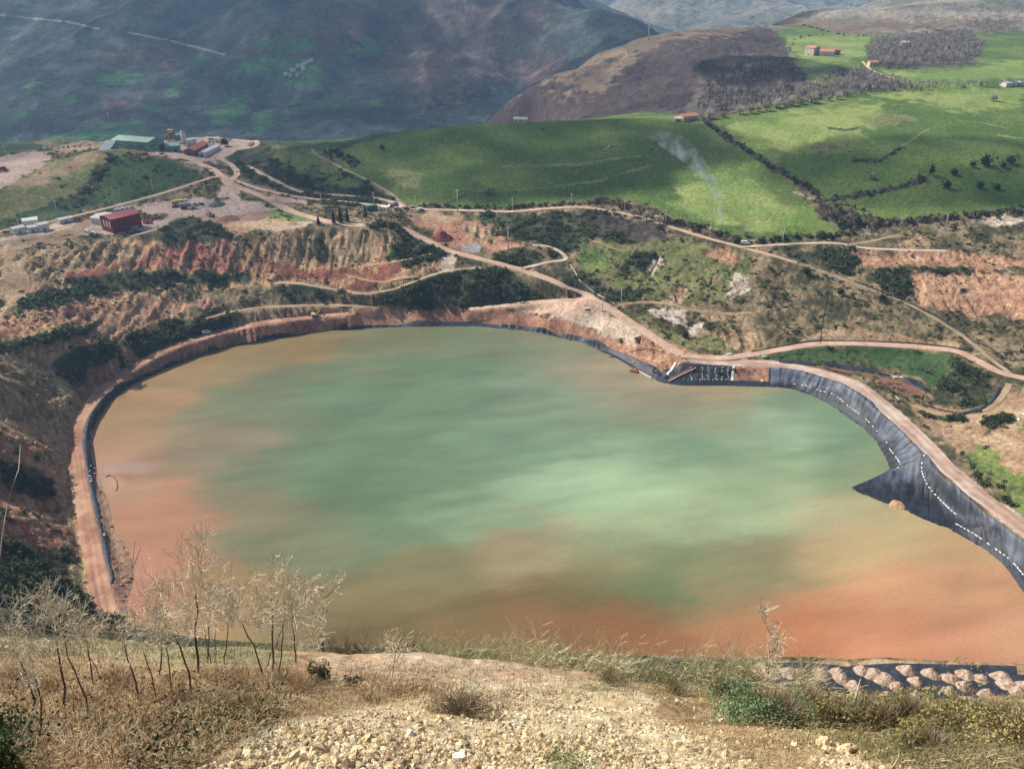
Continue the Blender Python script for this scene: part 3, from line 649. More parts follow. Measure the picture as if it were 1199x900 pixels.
# roads: bed the terrain on the road and keep the ground smooth beside it
from mathutils import kdtree
kd = kdtree.KDTree(sum(len(c) for c in road_w)); info = []
for (nm, w, cl, line), c in zip(ROADS, road_w):
    for p in c: kd.insert((p[0], p[1], 0), len(info)); info.append((p[2], w))
kd.balance()
# candidates only: coarse bin test
binset = set()
for c, (nm, w, cl, line) in zip(road_w, ROADS):
    for p in c:
        for a in range(-2, 3):
            for b in range(-2, 3): binset.add((int(p[0] // 6) + a, int(p[1] // 6) + b))
kx = (xs // 6).astype(int); ky = (ys // 6).astype(int)
code = kx * 100000 + ky
cand = np.isin(code, np.array([a * 100000 + b for a, b in binset]))
RD = np.full(xs.shape, 99.); RZ = np.zeros(xs.shape)
jj, ii = np.nonzero(cand)
for j, i in zip(jj, ii):
    co, idx, d = kd.find((xs[j, i], ys[j, i], 0))
    RD[j, i] = d - info[idx][1] / 2; RZ[j, i] = info[idx][0]
flat = np.maximum(1 - sstep(.8, 4.5, RD), sstep(-6, -.5, sd))
nz = (fbm(xs * .45, ys * .35, 3, 15) - .5) * .9 * np.minimum(gG, 2) + (fbm(xs * .09, ys * .09, 4, 3) - .5) * 2.2 * gR * 1.5 + (fbm(xs * .33, ys * .33, 3, 9) - .5) * 1.1 * np.minimum(gR, 1.4)
gl = np.abs(fbm(xs * .21 + (fbm(xs * .03, ys * .03, 2, 50) - .5) * 3, ys * .022, 3, 61) - .5) * 2
gul = -(1 - sstep(0, .5, gl)) * gG * .5 + (fbm(xs * .3, ys * .05, 2, 67) - .5) * gG * 1.2
T.Z += (nz + gul) * (1 - flat)
bl = 1 - sstep(.6, 4., RD)
T.Z = T.Z * (1 - bl) + (RZ - .05) * bl
pond_in = sd > 0
T.Z = np.where(pond_in, np.minimum(T.Z, -np.minimum(.12 * sd + .02, 3.)), np.where((sd > -30) & (sd <= 0), np.maximum(T.Z, .04 + np.minimum(-sd, 3.) * .03), T.Z))
m_ground = mat_col('ground_cover', n1=.42, n2=1.6, lo=.54, hi=1.46, bump=.5, bscale=.9)
ground = T.mesh('ground', m_ground, gC); ground['kind'] = 'structure'

# ------------------------------------------------------------------ road ribbons
m_road = mat_col('road_dirt', n1=.25, n2=1.6, lo=.8, hi=1.2, rough=.95)
RCOL = {'road': 'road', 'berm': 'berm', 'track': 'track', 'pale': 'pale', 'red': 'redroad', 'pink': 'pink', 'tan': 'tan'}
for ri, ((nm, w, cl, line), c) in enumerate(zip(ROADS, road_w)):
    t = np.gradient(c[:, :2], axis=0); t /= np.linalg.norm(t, axis=1)[:, None] + 1e-9
    nrm = np.stack([-t[:, 1], t[:, 0]], -1)
    s = np.linspace(-1, 1, 17); n = len(c)
    wv = w / 2 * (1 + .25 * (fbm(np.arange(n) * .09, np.full(n, ri * 3.3), 3, 4) - .5))
    q = c[:, None, :2] + nrm[:, None] * (s[None, :, None] * wv[:, None, None])
    z = np.maximum(c[:, None, 2] + .10, T.at(q[..., 0], q[..., 1]) + .06) + .002 * ri
    z = z - .22 * (np.abs(s)[None] > .99)
    a, b = CL[RCOL[cl]][:2]
    nn = fbm(q[..., 0] * .12, q[..., 1] * .12, 4, 21)
    nn = np.clip((nn - .5) * 2.5 + .5, 0, 1)[..., None]
    colr = S(*a) * (1 - nn) + S(*b) * nn
    ruts = np.exp(-((np.abs(s) - .42) / .16) ** 2)[None, :, None] * (.35 + .5 * vnoise(np.arange(n) * .05, np.full(n, ri), 8))[:, None, None]
    lines_ = fbm(np.repeat(s[None] * 5 + ri, n, 0), np.repeat((np.arange(n) * .03)[:, None], 17, 1), 3, 77)[..., None]
    colr = colr * (1 - .22 * ruts) * ((.66 + .68 * lines_) if cl in ('berm', 'red') else (.82 + .36 * lines_))
    V = np.concatenate([q, z[..., None]], -1).reshape(-1, 3)
    i = np.arange(n - 1)[:, None] * 17 + np.arange(16)[None]
    Fc = np.stack([i, i + 1, i + 18, i + 17], -1).reshape(-1, 4)
    o = mk(nm, V, Fc, m_road, colr.reshape(-1, 3), smooth=True); o['kind'] = 'structure'

# ------------------------------------------------------------------ water
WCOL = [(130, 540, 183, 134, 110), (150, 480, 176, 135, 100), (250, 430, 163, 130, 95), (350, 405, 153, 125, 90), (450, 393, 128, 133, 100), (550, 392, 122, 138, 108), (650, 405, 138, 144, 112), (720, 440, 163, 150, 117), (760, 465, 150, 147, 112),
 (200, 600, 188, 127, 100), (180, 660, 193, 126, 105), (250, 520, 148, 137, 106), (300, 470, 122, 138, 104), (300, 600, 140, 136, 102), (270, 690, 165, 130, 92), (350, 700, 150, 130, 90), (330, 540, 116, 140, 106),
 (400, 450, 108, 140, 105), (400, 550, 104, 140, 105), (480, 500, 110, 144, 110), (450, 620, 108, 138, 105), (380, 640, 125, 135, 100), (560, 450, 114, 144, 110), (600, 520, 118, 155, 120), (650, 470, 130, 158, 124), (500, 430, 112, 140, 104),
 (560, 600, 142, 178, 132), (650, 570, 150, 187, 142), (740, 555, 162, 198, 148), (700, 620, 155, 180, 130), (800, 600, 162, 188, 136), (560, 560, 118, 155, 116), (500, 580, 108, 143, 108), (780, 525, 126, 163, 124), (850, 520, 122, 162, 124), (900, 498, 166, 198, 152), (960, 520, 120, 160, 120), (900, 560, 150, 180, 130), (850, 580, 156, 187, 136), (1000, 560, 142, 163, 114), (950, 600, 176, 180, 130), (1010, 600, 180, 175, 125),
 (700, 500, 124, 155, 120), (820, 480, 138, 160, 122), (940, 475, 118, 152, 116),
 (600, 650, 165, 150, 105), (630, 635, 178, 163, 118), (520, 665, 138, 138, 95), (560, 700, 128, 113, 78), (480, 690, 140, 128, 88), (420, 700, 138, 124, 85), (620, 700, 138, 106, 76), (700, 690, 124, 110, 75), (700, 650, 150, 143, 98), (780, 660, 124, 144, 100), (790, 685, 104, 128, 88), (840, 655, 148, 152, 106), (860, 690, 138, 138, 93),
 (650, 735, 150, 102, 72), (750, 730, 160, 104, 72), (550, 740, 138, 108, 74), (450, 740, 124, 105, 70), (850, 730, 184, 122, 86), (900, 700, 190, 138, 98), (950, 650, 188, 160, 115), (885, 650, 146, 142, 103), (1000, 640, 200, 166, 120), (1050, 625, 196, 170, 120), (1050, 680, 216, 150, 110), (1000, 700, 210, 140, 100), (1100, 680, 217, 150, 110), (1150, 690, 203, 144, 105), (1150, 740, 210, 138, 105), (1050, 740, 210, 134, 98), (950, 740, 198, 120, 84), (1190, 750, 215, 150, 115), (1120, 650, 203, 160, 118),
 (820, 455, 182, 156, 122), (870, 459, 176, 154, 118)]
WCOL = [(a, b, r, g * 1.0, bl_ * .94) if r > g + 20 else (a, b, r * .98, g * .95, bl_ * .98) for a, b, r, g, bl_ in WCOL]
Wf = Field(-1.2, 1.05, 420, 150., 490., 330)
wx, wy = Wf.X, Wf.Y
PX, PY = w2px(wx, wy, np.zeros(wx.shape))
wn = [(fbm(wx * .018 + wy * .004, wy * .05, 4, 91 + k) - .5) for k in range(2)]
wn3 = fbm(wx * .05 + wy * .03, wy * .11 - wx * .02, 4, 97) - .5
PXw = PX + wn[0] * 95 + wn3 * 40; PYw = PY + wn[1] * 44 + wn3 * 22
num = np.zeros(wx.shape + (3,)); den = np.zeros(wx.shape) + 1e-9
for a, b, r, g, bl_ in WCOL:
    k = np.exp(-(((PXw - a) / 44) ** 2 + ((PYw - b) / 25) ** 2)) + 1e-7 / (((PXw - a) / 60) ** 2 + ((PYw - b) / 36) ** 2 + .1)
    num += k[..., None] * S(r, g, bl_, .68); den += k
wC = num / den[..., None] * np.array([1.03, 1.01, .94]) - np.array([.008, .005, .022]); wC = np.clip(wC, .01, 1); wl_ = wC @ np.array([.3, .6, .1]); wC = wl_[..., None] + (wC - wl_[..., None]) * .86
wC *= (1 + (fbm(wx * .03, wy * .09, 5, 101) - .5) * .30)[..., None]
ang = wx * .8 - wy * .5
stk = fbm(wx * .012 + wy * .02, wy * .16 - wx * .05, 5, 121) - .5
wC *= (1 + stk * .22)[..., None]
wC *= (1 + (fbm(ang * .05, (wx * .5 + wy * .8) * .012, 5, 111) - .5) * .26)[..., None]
# silt fans and floating scum by the left shore
for cx_, cy_, rx, ry, c in ((150, 545, 40, 6, (165, 140, 128)), (140, 556, 16, 5, (150, 105, 85)), (130, 560, 14, 14, (190, 150, 120)), (150, 553, 34, 1.6, (148, 108, 88))):
    k = np.exp(-(((PX - cx_ + wn[0] * 30) / rx) ** 2 + ((PY - cy_ + wn[1] * 14) / ry) ** 2) ** 1.6)[..., None] * .6
    wC = wC * (1 - k) + S(*c, .8) * k
keepf = poly_sd(wx, wy, pond_xy[::2]) > -9
m_w, t, b, out = nt('pond_water')
a = t.nodes.new('ShaderNodeAttribute'); a.attribute_name = 'Col'
t.links.new(a.outputs['Color'], b.inputs['Base Color'])
b.inputs['Roughness'].default_value = .16; b.inputs['IOR'].default_value = 1.33
tc = t.nodes.new('ShaderNodeTexCoord'); mp = t.nodes.new('ShaderNodeMapping'); mp.inputs['Rotation'].default_value = (0, 0, R(25)); mp.inputs['Scale'].default_value = (.55, 1.5, 1)
t.links.new(tc.outputs['Object'], mp.inputs[0])
wv1 = noise_node(t, .5, 5, .62, vec=mp.outputs[0])
bn = t.nodes.new('ShaderNodeBump'); bn.inputs['Distance'].default_value = .42; bn.inputs['Strength'].default_value = .7
t.links.new(wv1.outputs[0], bn.inputs['Height']); t.links.new(bn.outputs[0], b.inputs['Normal'])
V = np.stack([wx, wy, np.zeros(wx.shape)], -1).reshape(-1, 3)
i = np.arange(Wf.ny - 1)[:, None] * Wf.nu + np.arange(Wf.nu - 1)[None]
Fc = np.stack([i, i + 1, i + 1 + Wf.nu, i + Wf.nu], -1)
fk = keepf[:-1, :-1] | keepf[1:, :-1] | keepf[:-1, 1:] | keepf[1:, 1:]
Fc = Fc[fk]
used = np.unique(Fc); remap = np.zeros(len(V), int); remap[used] = np.arange(len(used))
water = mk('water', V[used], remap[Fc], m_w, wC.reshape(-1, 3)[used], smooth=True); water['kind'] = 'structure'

# ------------------------------------------------------------------ far mountains
def rel(f, amp, fr, seed, octv=5):
    f.Z += (fbm(f.X * fr, f.Y * fr, octv, seed) - .5) * 2 * amp
E = Field(-1.25, .42, 760, 1230., 3300., 460)
Ept = [px2w(*p) for p in [(0, 165, -55), (-200, 165, -55), (150, 165, -55), (300, 160, -55), (420, 150, -50), (520, 140, -45), (580, 132, -40), (0, 80, 22), (150, 85, 18), (300, 85, 16), (0, 30, 95), (150, 30, 95), (300, 30, 100), (-200, 80, 22),
     (420, 90, 2), (480, 60, 38), (500, 20, 105), (470, 100, -8), (540, 80, 20), (600, 100, -5), (620, 70, 30), (640, 40, 80), (640, 0, 140), (660, 8, 124), (700, 17, 112), (740, 28, 105), (780, 42, 97), (700, 60, 60), (740, 55, 70), (560, 30, 88), (240, 60, 48)]]
Ept += [np.array(p, float) for p in [(-3000, 3000, 330), (-1500, 3000, 330), (-500, 3000, 320), (0, 2900, 280), (200, 3000, 150), (-2500, 2200, 180), (430, 2500, -40), (600, 3000, -60), (700, 2000, -70), (900, 3200, -60), (450, 1800, -40), (300, 1400, -70), (100, 1300, -70), (500, 1400, -70)]]
E.rbf(Ept, c=120., stride=4)
sp = fbm(E.X * .0022, E.Y * .0012, 4, 201); ri_ = 1 - np.abs(2 * fbm(E.X * .004, E.Y * .0016, 4, 207) - 1)
mk_ = sstep(1300, 1700, E.Y) * (1 - sstep(150, 350, E.X))
E.Z += (sp - .5) * 80 * mk_ + (ri_ - .7) * 74 * mk_
rel(E, 3.5, .03, 211, 4); rel(E, 1.6, .11, 213, 3)
CL.update({'mwood': ((54, 70, 68), (92, 100, 92), .006, 0, 0), 'mgreen': ((56, 112, 56), (84, 136, 66), .01, 0, 0), 'mrock': ((116, 104, 92), (92, 86, 72), .02, 0, 0), 'mheath': ((96, 82, 76), (124, 98, 84), .012, 0, 0), 'mpath': ((200, 190, 165), (180, 170, 145), .01, 0, 0)})
EP = [('mheath', 30, 30, [(470, 110), (440, 60), (470, 0), (640, 0), (640, 40), (570, 100), (520, 120)]),
      ('mrock', 18, 16, [(470, 60), (490, 0), (520, 0), (500, 60), (480, 75)]),
      ('mheath', 25, 25, [(300, 60), (380, 0), (470, 0), (430, 50), (370, 70)]), ('mrock', 12, 14, [(340, 30), (375, 0), (400, 0), (370, 40)]),
      ('mheath', 16, 16, [(120, 60), (200, 50), (215, 75), (150, 80)]), ('mheath', 10, 10, [(100, 150), (150, 140), (165, 120), (130, 115), (110, 135)]),
      ('mgreen', 4, 5, [(115, 92), (140, 82), (165, 88), (150, 98), (120, 98)]), ('mgreen', 5, 5, [(245, 132), (265, 122), (290, 130), (270, 146), (250, 146)]),
      ('mgreen', 5, 5, [(280, 72), (330, 64), (385, 80), (380, 95), (345, 100), (320, 92), (290, 88)]), ('mgreen', 5, 6, [(292, 138), (318, 130), (322, 148), (305, 155)]),
      ('mgreen', 6, 7, [(45, 165), (110, 148), (160, 140), (170, 150), (100, 170)]), ('mgreen', 6, 7, [(300, 50), (360, 45), (370, 58), (310, 62)]),
      ('mgreen', 8, 9, [(400, 60), (440, 45), (445, 62), (410, 72)]), ('mgreen', 5, 5, [(262, 110), (290, 108), (300, 118), (275, 124)]), ('mgreen', 5, 6, [(-60, 175), (40, 162), (60, 175), (-60, 190)]),
      ('mheath', 14, 14, [(550, 60), (600, 50), (660, 70), (640, 100), (580, 100)])]
for a_, b2, r_ in ((40, 100, 14), (80, 118, 10), (205, 108, 9), (230, 70, 10), (352, 118, 12), (395, 120, 10), (410, 85, 9), (330, 45, 9), (270, 88, 9), (180, 128, 8), (20, 138, 14), (340, 132, 8), (372, 100, 8), (440, 118, 9), (310, 105, 8)):
    EP.append(('mgreen', 4, 6, [(a_ - r_, b2), (a_ - r_ * .4, b2 - r_ * .4), (a_ + r_ * .6, b2 - r_ * .45), (a_ + r_ * 1.1, b2 - r_ * .1), (a_ + r_ * .3, b2 + r_ * .35), (a_ - r_ * .6, b2 + r_ * .4)]))
ES = [('mpath', .9, [(-20, 15), (40, 22), (80, 26), (115, 34)]), ('mpath', .8, [(150, 38), (200, 48), (240, 58), (262, 64)])]
eC, _, _ = paint(E, EP, ES, 'mwood', seed=300)
gl2 = 1 - np.abs(2 * fbm(E.X * .006 + .4 * fbm(E.X * .01, E.Y * .01, 3, 331), E.Y * .0018, 4, 333) - 1)
eC *= (.7 + .5 * gl2)[..., None]
eC *= (.82 + .36 * fbm(E.X * .08, E.Y * .05, 3, 305))[..., None]
m_far = mat_col('mountain_cover', n1=.02, n2=.12, lo=.6, hi=1.4, bump=6., bscale=.06)
o = E.mesh('mountain', m_far, eC); o['kind'] = 'structure'
G = Field(.02, .62, 300, 3000., 6800., 220)
Gp = [px2w(a, b, z) for a, b, z in [(680, 42, -60), (800, 40, -70), (900, 38, -70), (1000, 30, -60), (720, 10, 60), (800, 14, 40), (860, 18, 25), (900, 10, 60), (960, 6, 85), (1000, 4, 100)]] + [np.array(p, float) for p in [(300, 6500, 330), (1500, 6500, 330), (3000, 6500, 330), (900, 5200, 260), (200, 3100, -80), (1500, 3100, -80), (2400, 4600, 240)]]
G.rbf(Gp, c=250., stride=4)
G.Z += (1 - np.abs(2 * fbm(G.X * .0016, G.Y * .0011, 5, 401) - 1) - .7) * 150 * sstep(3100, 3600, G.Y)
rel(G, 14, .01, 411, 4)
CL.update({'gw': ((70, 84, 74), (120, 116, 100), .004, 0, 0), 'gp': ((150, 140, 118), (120, 118, 96), .006, 0, 0)})
gC2, _, _ = paint(G, [('gp', 14, 20, [(700, 10), (800, 0), (960, 0), (1000, 12), (900, 20), (860, 24), (780, 22)])], [], 'gw', seed=400)
o = G.mesh('mountain', m_far, gC2); o['kind'] = 'structure'

# ------------------------------------------------------------------ near hillside under the camera
Hf = Field(-1.45, 1.45, 760, 3.2, 158., 620)
def edge_s(u): return np.interp(u, [-1.0, -.75, -.35, 0, .4, .8, 1.0], [.925, .93, .965, 1.02, 1.055, 1.085, 1.09])
def hill_z(x, y):
    u = np.clip(x / np.maximum(y, 1e-3), -1.4, 1.4); s = edge_s(u)
    ye = 31 + 3.5 * (fbm(x * .12 + 4, y * 0 + 2., 3, 501) - .5) * 2
    z = 196.5 - s * y - np.clip(y - ye, 0, None) * (1.36 - s)
    z = z + (fbm(x * .22, y * .22, 4, 503) - .5) * 1.1 * sstep(4, 14, y) + (fbm(x * .9, y * .9, 4, 507) - .5) * .34
    # a small flat ledge of red earth near the brink, left of the middle
    k = np.exp(-((u + .06) / .22) ** 4) * sstep(23, 26.5, y) * (1 - sstep(30, 33, y))
    return z + k * (y - 24) * .12
Hf.Z = hill_z(Hf.X, Hf.Y)
CL.update({
 'dry': ((150, 118, 78), (190, 158, 110), .6, 0, 0), 'brown': ((138, 110, 74), (186, 152, 106), .7, 0, 0), 'scree': ((226, 208, 164), (196, 170, 124), .8, 0, 0),
 'fgreen': ((120, 108, 62), (158, 142, 90), .5, 0, 0), 'redpad': ((206, 178, 142), (188, 152, 116), .5, 0, 0), 'paleg': ((150, 142, 98), (176, 164, 120), .4, 0, 0)})
HP = [('paleg', 10, 20, [(-60, 735), (330, 735), (340, 768), (200, 775), (-60, 775)]),
      ('brown', 14, 30, [(-60, 800), (100, 800), (260, 800), (380, 780), (400, 800), (330, 850), (220, 910), (-60, 910)]),
      ('redpad', 5, 12, [(370, 778), (430, 768), (560, 772), (660, 774), (690, 785), (650, 800), (540, 797), (400, 797)]),
      ('scree', 10, 26, [(215, 910), (330, 850), (440, 828), (520, 815), (600, 806), (680, 820), (760, 830), (800, 850), (850, 870), (900, 905)]),
      ('scree', 8, 20, [(640, 800), (720, 800), (800, 820), (760, 840), (650, 826)]),
      ('fgreen', 14, 26, [(700, 790), (860, 785), (1199, 815), (1260, 830), (1260, 910), (1060, 910), (960, 870), (860, 850), (780, 815)]),
      ('scree', 8, 18, [(920, 900), (970, 868), (1020, 880), (1060, 905)])]
hC, _, _ = paint(Hf, HP, [], 'dry', seed=500)
hC *= (.75 + .5 * fbm(Hf.X * 2.5, Hf.Y * 2.5, 4, 511))[..., None]
m_hill = mat_col('hillside_soil', n1=2.5, n2=14., lo=.6, hi=1.4, bump=.08, bscale=9.)
o = Hf.mesh('hillside', m_hill, hC); o['kind'] = 'structure'

# ------------------------------------------------------------------ light, sky, haze
SUN = Vector((-.68, .33, .72)).normalized()
sl = bpy.data.lights.new('sun', 'SUN'); sl.energy = 4.8; sl.angle = R(.5); sl.color = (1, .95, .87)
so = bpy.data.objects.new('sun', sl); COL.objects.link(so); so.rotation_euler = SUN.to_track_quat('Z', 'Y').to_euler()
wd = bpy.data.worlds.new('World'); scene.world = wd; wd.use_nodes = True
t = wd.node_tree; bg = t.nodes['Background']
sky = t.nodes.new('ShaderNodeTexSky'); sky.sky_type = 'NISHITA'; sky.sun_disc = False
sky.sun_elevation = math.asin(SUN.z); sky.sun_rotation = math.atan2(SUN.x, SUN.y); sky.air_density = 1.; sky.dust_density = 2.
t.links.new(sky.outputs[0], bg.inputs[0]); bg.inputs[1].default_value = .085
scene.view_settings.view_transform = 'Standard'; scene.view_settings.look = 'None'
scene.view_settings.exposure = .55; scene.view_settings.gamma = 1
scene.cycles.transparent_max_bounces = 48; scene.cycles.max_bounces = 5; scene.cycles.diffuse_bounces = 2; scene.cycles.glossy_bounces = 2; scene.cycles.transmission_bounces = 2; scene.cycles.volume_bounces = 0
scene.cycles.sample_clamp_indirect = 4
# ------------------------------------------------------------------ black liner sheets on the banks
def hit1(px, py):
    return Vector(T.hit(px, py)[0])
m_lin, t, b, out = nt('liner_plastic')
tc = t.nodes.new('ShaderNodeTexCoord')
n1 = noise_node(t, .35, 5, .65); r1 = vary(t, (.016, .019, .026), n1.outputs[0], .5, 1.7)
n2 = noise_node(t, .12, 4, .6)
dst = t.nodes.new('ShaderNodeMapRange'); dst.inputs['From Min'].default_value = .5; dst.inputs['From Max'].default_value = .72; dst.inputs['To Max'].default_value = .08
t.links.new(n2.outputs[0], dst.inputs['Value'])
mx = t.nodes.new('ShaderNodeMix'); mx.data_type = 'RGBA'; t.links.new(dst.outputs[0], mx.inputs[0]); t.links.new(r1, mx.inputs[6]); mx.inputs[7].default_value = (.16, .17, .19, 1)
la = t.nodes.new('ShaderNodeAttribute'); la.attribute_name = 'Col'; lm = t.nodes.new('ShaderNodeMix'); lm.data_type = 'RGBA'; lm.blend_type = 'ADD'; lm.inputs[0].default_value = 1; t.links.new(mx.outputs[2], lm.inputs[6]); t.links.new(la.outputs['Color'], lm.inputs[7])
t.links.new(lm.outputs[2], b.inputs['Base Color']); b.inputs['Roughness'].default_value = .55; b.inputs['Specular IOR Level'].default_value = .3
bn = t.nodes.new('ShaderNodeBump'); bn.inputs['Distance'].default_value = .12; t.links.new(noise_node(t, .9, 5, .6).outputs[0], bn.inputs['Height']); t.links.new(bn.outputs[0], b.inputs['Normal'])

def liner(label, pairs, wr=.22, nc=15, lift=.22, step=.5, fold=1.6, sheen=.12, lim0=.42, tip=False):
    pr = np.array(pairs, float)                     # (shore px, py, top px, py)
    lo = T.hit(pr[:, 0], pr[:, 1]); lo2 = px2w(pr[:, 0], pr[:, 1], np.full(len(pr), .05))
    use = poly_sd(lo[:, 0], lo[:, 1], pond_xy[::2]) > -1.5
    lo[use] = lo2[use]
    hi = T.hit(pr[:, 2], pr[:, 3])
    L = np.r_[0, np.cumsum(np.hypot(*np.diff((lo + hi)[:, :2] / 2, axis=0).T))]
    n = max(8, int(L[-1] / step)); tt = np.linspace(0, L[-1], n)
    A = np.stack([np.interp(tt, L, lo[:, k]) for k in range(2)], -1); B = np.stack([np.interp(tt, L, hi[:, k]) for k in range(2)], -1)
    A = A + ((fbm(tt * .35, tt * 0 + 5., 4, 621) - .5) * 2.2)[:, None] * (A - B) / (np.linalg.norm(A - B, axis=1)[:, None] + 1.)
    s = np.linspace(-.06, 1.04, nc)[None, :, None]
    q = A[:, None] * (1 - s) + B[:, None] * s
    z = np.maximum(T.at(q[..., 0], q[..., 1]), -.25)
    sm = np.linspace(0, 1, nc)[None]
    fo = np.abs(fbm(np.repeat(tt[:, None] / fold, nc, 1) + sm * 1.2, np.repeat(sm * 1.5, n, 0), 3, 601) - .5) * 2
    z = z + lift + wr * (.6 - fo) * np.sin(np.pi * np.clip(sm, 0, 1)) + wr * .5 * (fbm(q[..., 0] * .8, q[..., 1] * .8, 3, 605) - .5)
    z[:, -1] -= lift + .1; z[:, 0] = np.minimum(z[:, 0], -.2)
    V = np.concatenate([q, z[..., None]], -1).reshape(-1, 3)
    i = np.arange(n - 1)[:, None] * nc + np.arange(nc - 1)[None]
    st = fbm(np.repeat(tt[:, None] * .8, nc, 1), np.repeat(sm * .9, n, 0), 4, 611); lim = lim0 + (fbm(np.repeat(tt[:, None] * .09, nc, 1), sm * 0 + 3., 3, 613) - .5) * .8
    shn = np.clip(sstep(lim - .12, lim + .16, np.repeat(sm, n, 0)) * (.2 + 2.2 * (st - .3)), 0, 1) * sheen  # pale sky sheen painted into the upper part of the sheet, streaked
    if tip: shn *= sstep(L[1], L[3], tt)[:, None]
    o = mk('pond_liner', V, np.stack([i, i + 1, i + nc + 1, i + nc], -1).reshape(-1, 4), m_lin, shn.reshape(-1, 1) * np.array([[.095, .108, .135]]), smooth=True)
    tag(o, label, 'liner', 'black plastic liner on the pond banks'); return o
liner('narrow black liner strip along the left bank and far bank waterline', sheen=.15, lim0=.6, lift=.34, pairs=[
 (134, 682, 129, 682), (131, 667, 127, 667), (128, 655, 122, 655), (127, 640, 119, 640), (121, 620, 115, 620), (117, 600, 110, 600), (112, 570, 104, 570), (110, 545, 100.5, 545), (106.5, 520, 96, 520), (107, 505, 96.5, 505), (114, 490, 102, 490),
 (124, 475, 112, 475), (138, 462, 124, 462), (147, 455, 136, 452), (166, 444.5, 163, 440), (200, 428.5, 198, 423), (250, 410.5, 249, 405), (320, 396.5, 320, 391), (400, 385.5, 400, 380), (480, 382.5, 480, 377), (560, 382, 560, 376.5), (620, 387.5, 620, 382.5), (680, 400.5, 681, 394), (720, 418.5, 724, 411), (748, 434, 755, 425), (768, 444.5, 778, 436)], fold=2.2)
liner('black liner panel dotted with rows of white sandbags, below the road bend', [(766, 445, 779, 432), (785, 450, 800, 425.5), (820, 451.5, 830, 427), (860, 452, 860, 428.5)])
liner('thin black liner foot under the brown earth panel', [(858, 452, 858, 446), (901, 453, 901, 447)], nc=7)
liner('broad grey black liner slope curving round the right end of the pond', [(900, 452.5, 900, 430), (905, 452.5, 914, 430.5), (930, 455.5, 940, 434), (950, 462.5, 962, 441), (970, 472.5, 985, 448), (990, 485.5, 1001, 457), (1010, 500.5, 1022, 471), (1025, 515.5, 1046, 495), (1035, 530.5, 1061, 510), (1043, 548.5, 1085, 533)], sheen=1., lim0=.45, wr=.55, fold=1.5, nc=21)
liner('black liner covering the pointed spit and the bank beside it', [(997, 571.5, 998, 570.5), (1012, 578, 1018, 562), (1040, 588.5, 1043, 548), (1060, 595.5, 1066, 541), (1080, 605.5, 1086, 533), (1100, 613.5, 1101, 553), (1120, 622.5, 1116, 567), (1150, 640.5, 1141, 589), (1175, 660.5, 1166, 609), (1190, 680.5, 1186, 625), (1199, 693, 1201, 635), (1225, 726, 1246, 668)], sheen=.9, lim0=.7, tip=True, wr=.5, fold=1.5, nc=25)
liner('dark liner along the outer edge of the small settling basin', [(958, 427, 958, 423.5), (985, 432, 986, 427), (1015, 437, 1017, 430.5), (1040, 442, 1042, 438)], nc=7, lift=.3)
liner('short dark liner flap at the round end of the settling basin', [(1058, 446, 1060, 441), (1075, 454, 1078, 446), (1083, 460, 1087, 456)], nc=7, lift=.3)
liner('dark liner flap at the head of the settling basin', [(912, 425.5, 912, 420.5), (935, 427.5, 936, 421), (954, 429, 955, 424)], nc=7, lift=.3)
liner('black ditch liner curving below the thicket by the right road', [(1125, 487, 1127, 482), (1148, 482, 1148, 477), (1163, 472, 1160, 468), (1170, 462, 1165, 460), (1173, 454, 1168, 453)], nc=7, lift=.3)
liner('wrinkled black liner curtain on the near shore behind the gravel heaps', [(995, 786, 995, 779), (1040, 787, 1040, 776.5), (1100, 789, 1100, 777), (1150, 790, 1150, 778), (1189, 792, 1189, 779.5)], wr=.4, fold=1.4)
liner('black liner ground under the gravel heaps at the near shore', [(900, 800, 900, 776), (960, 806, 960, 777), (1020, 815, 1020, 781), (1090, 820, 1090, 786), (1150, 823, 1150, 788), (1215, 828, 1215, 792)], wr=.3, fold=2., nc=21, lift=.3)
# small settling basin water
bp = np.array([(957, 427.5), (985, 432.5), (1015, 437.5), (1040, 443), (1058, 447), (1076, 455), (1082, 461), (1078, 468), (1060, 466), (1045, 457), (1036, 449), (1010, 441), (980, 434)])
bw = T.hit(bp[:, 0], bp[:, 1]); zb = float(np.percentile(bw[:, 2], 85)) + .1
bw = px2w(bp[:, 0], bp[:, 1], np.full(len(bp), zb))
me = bpy.data.meshes.new('basin_water'); me.from_pydata([tuple(p) for p in bw], [], [tuple(range(len(bw)))]); me.update()
o = bpy.data.objects.new('basin_water', me); COL.objects.link(o); me.materials.append(mat('basin_mud', S(150, 98, 62, .7), .25, var=.2, scale=.15)); o['kind'] = 'structure'

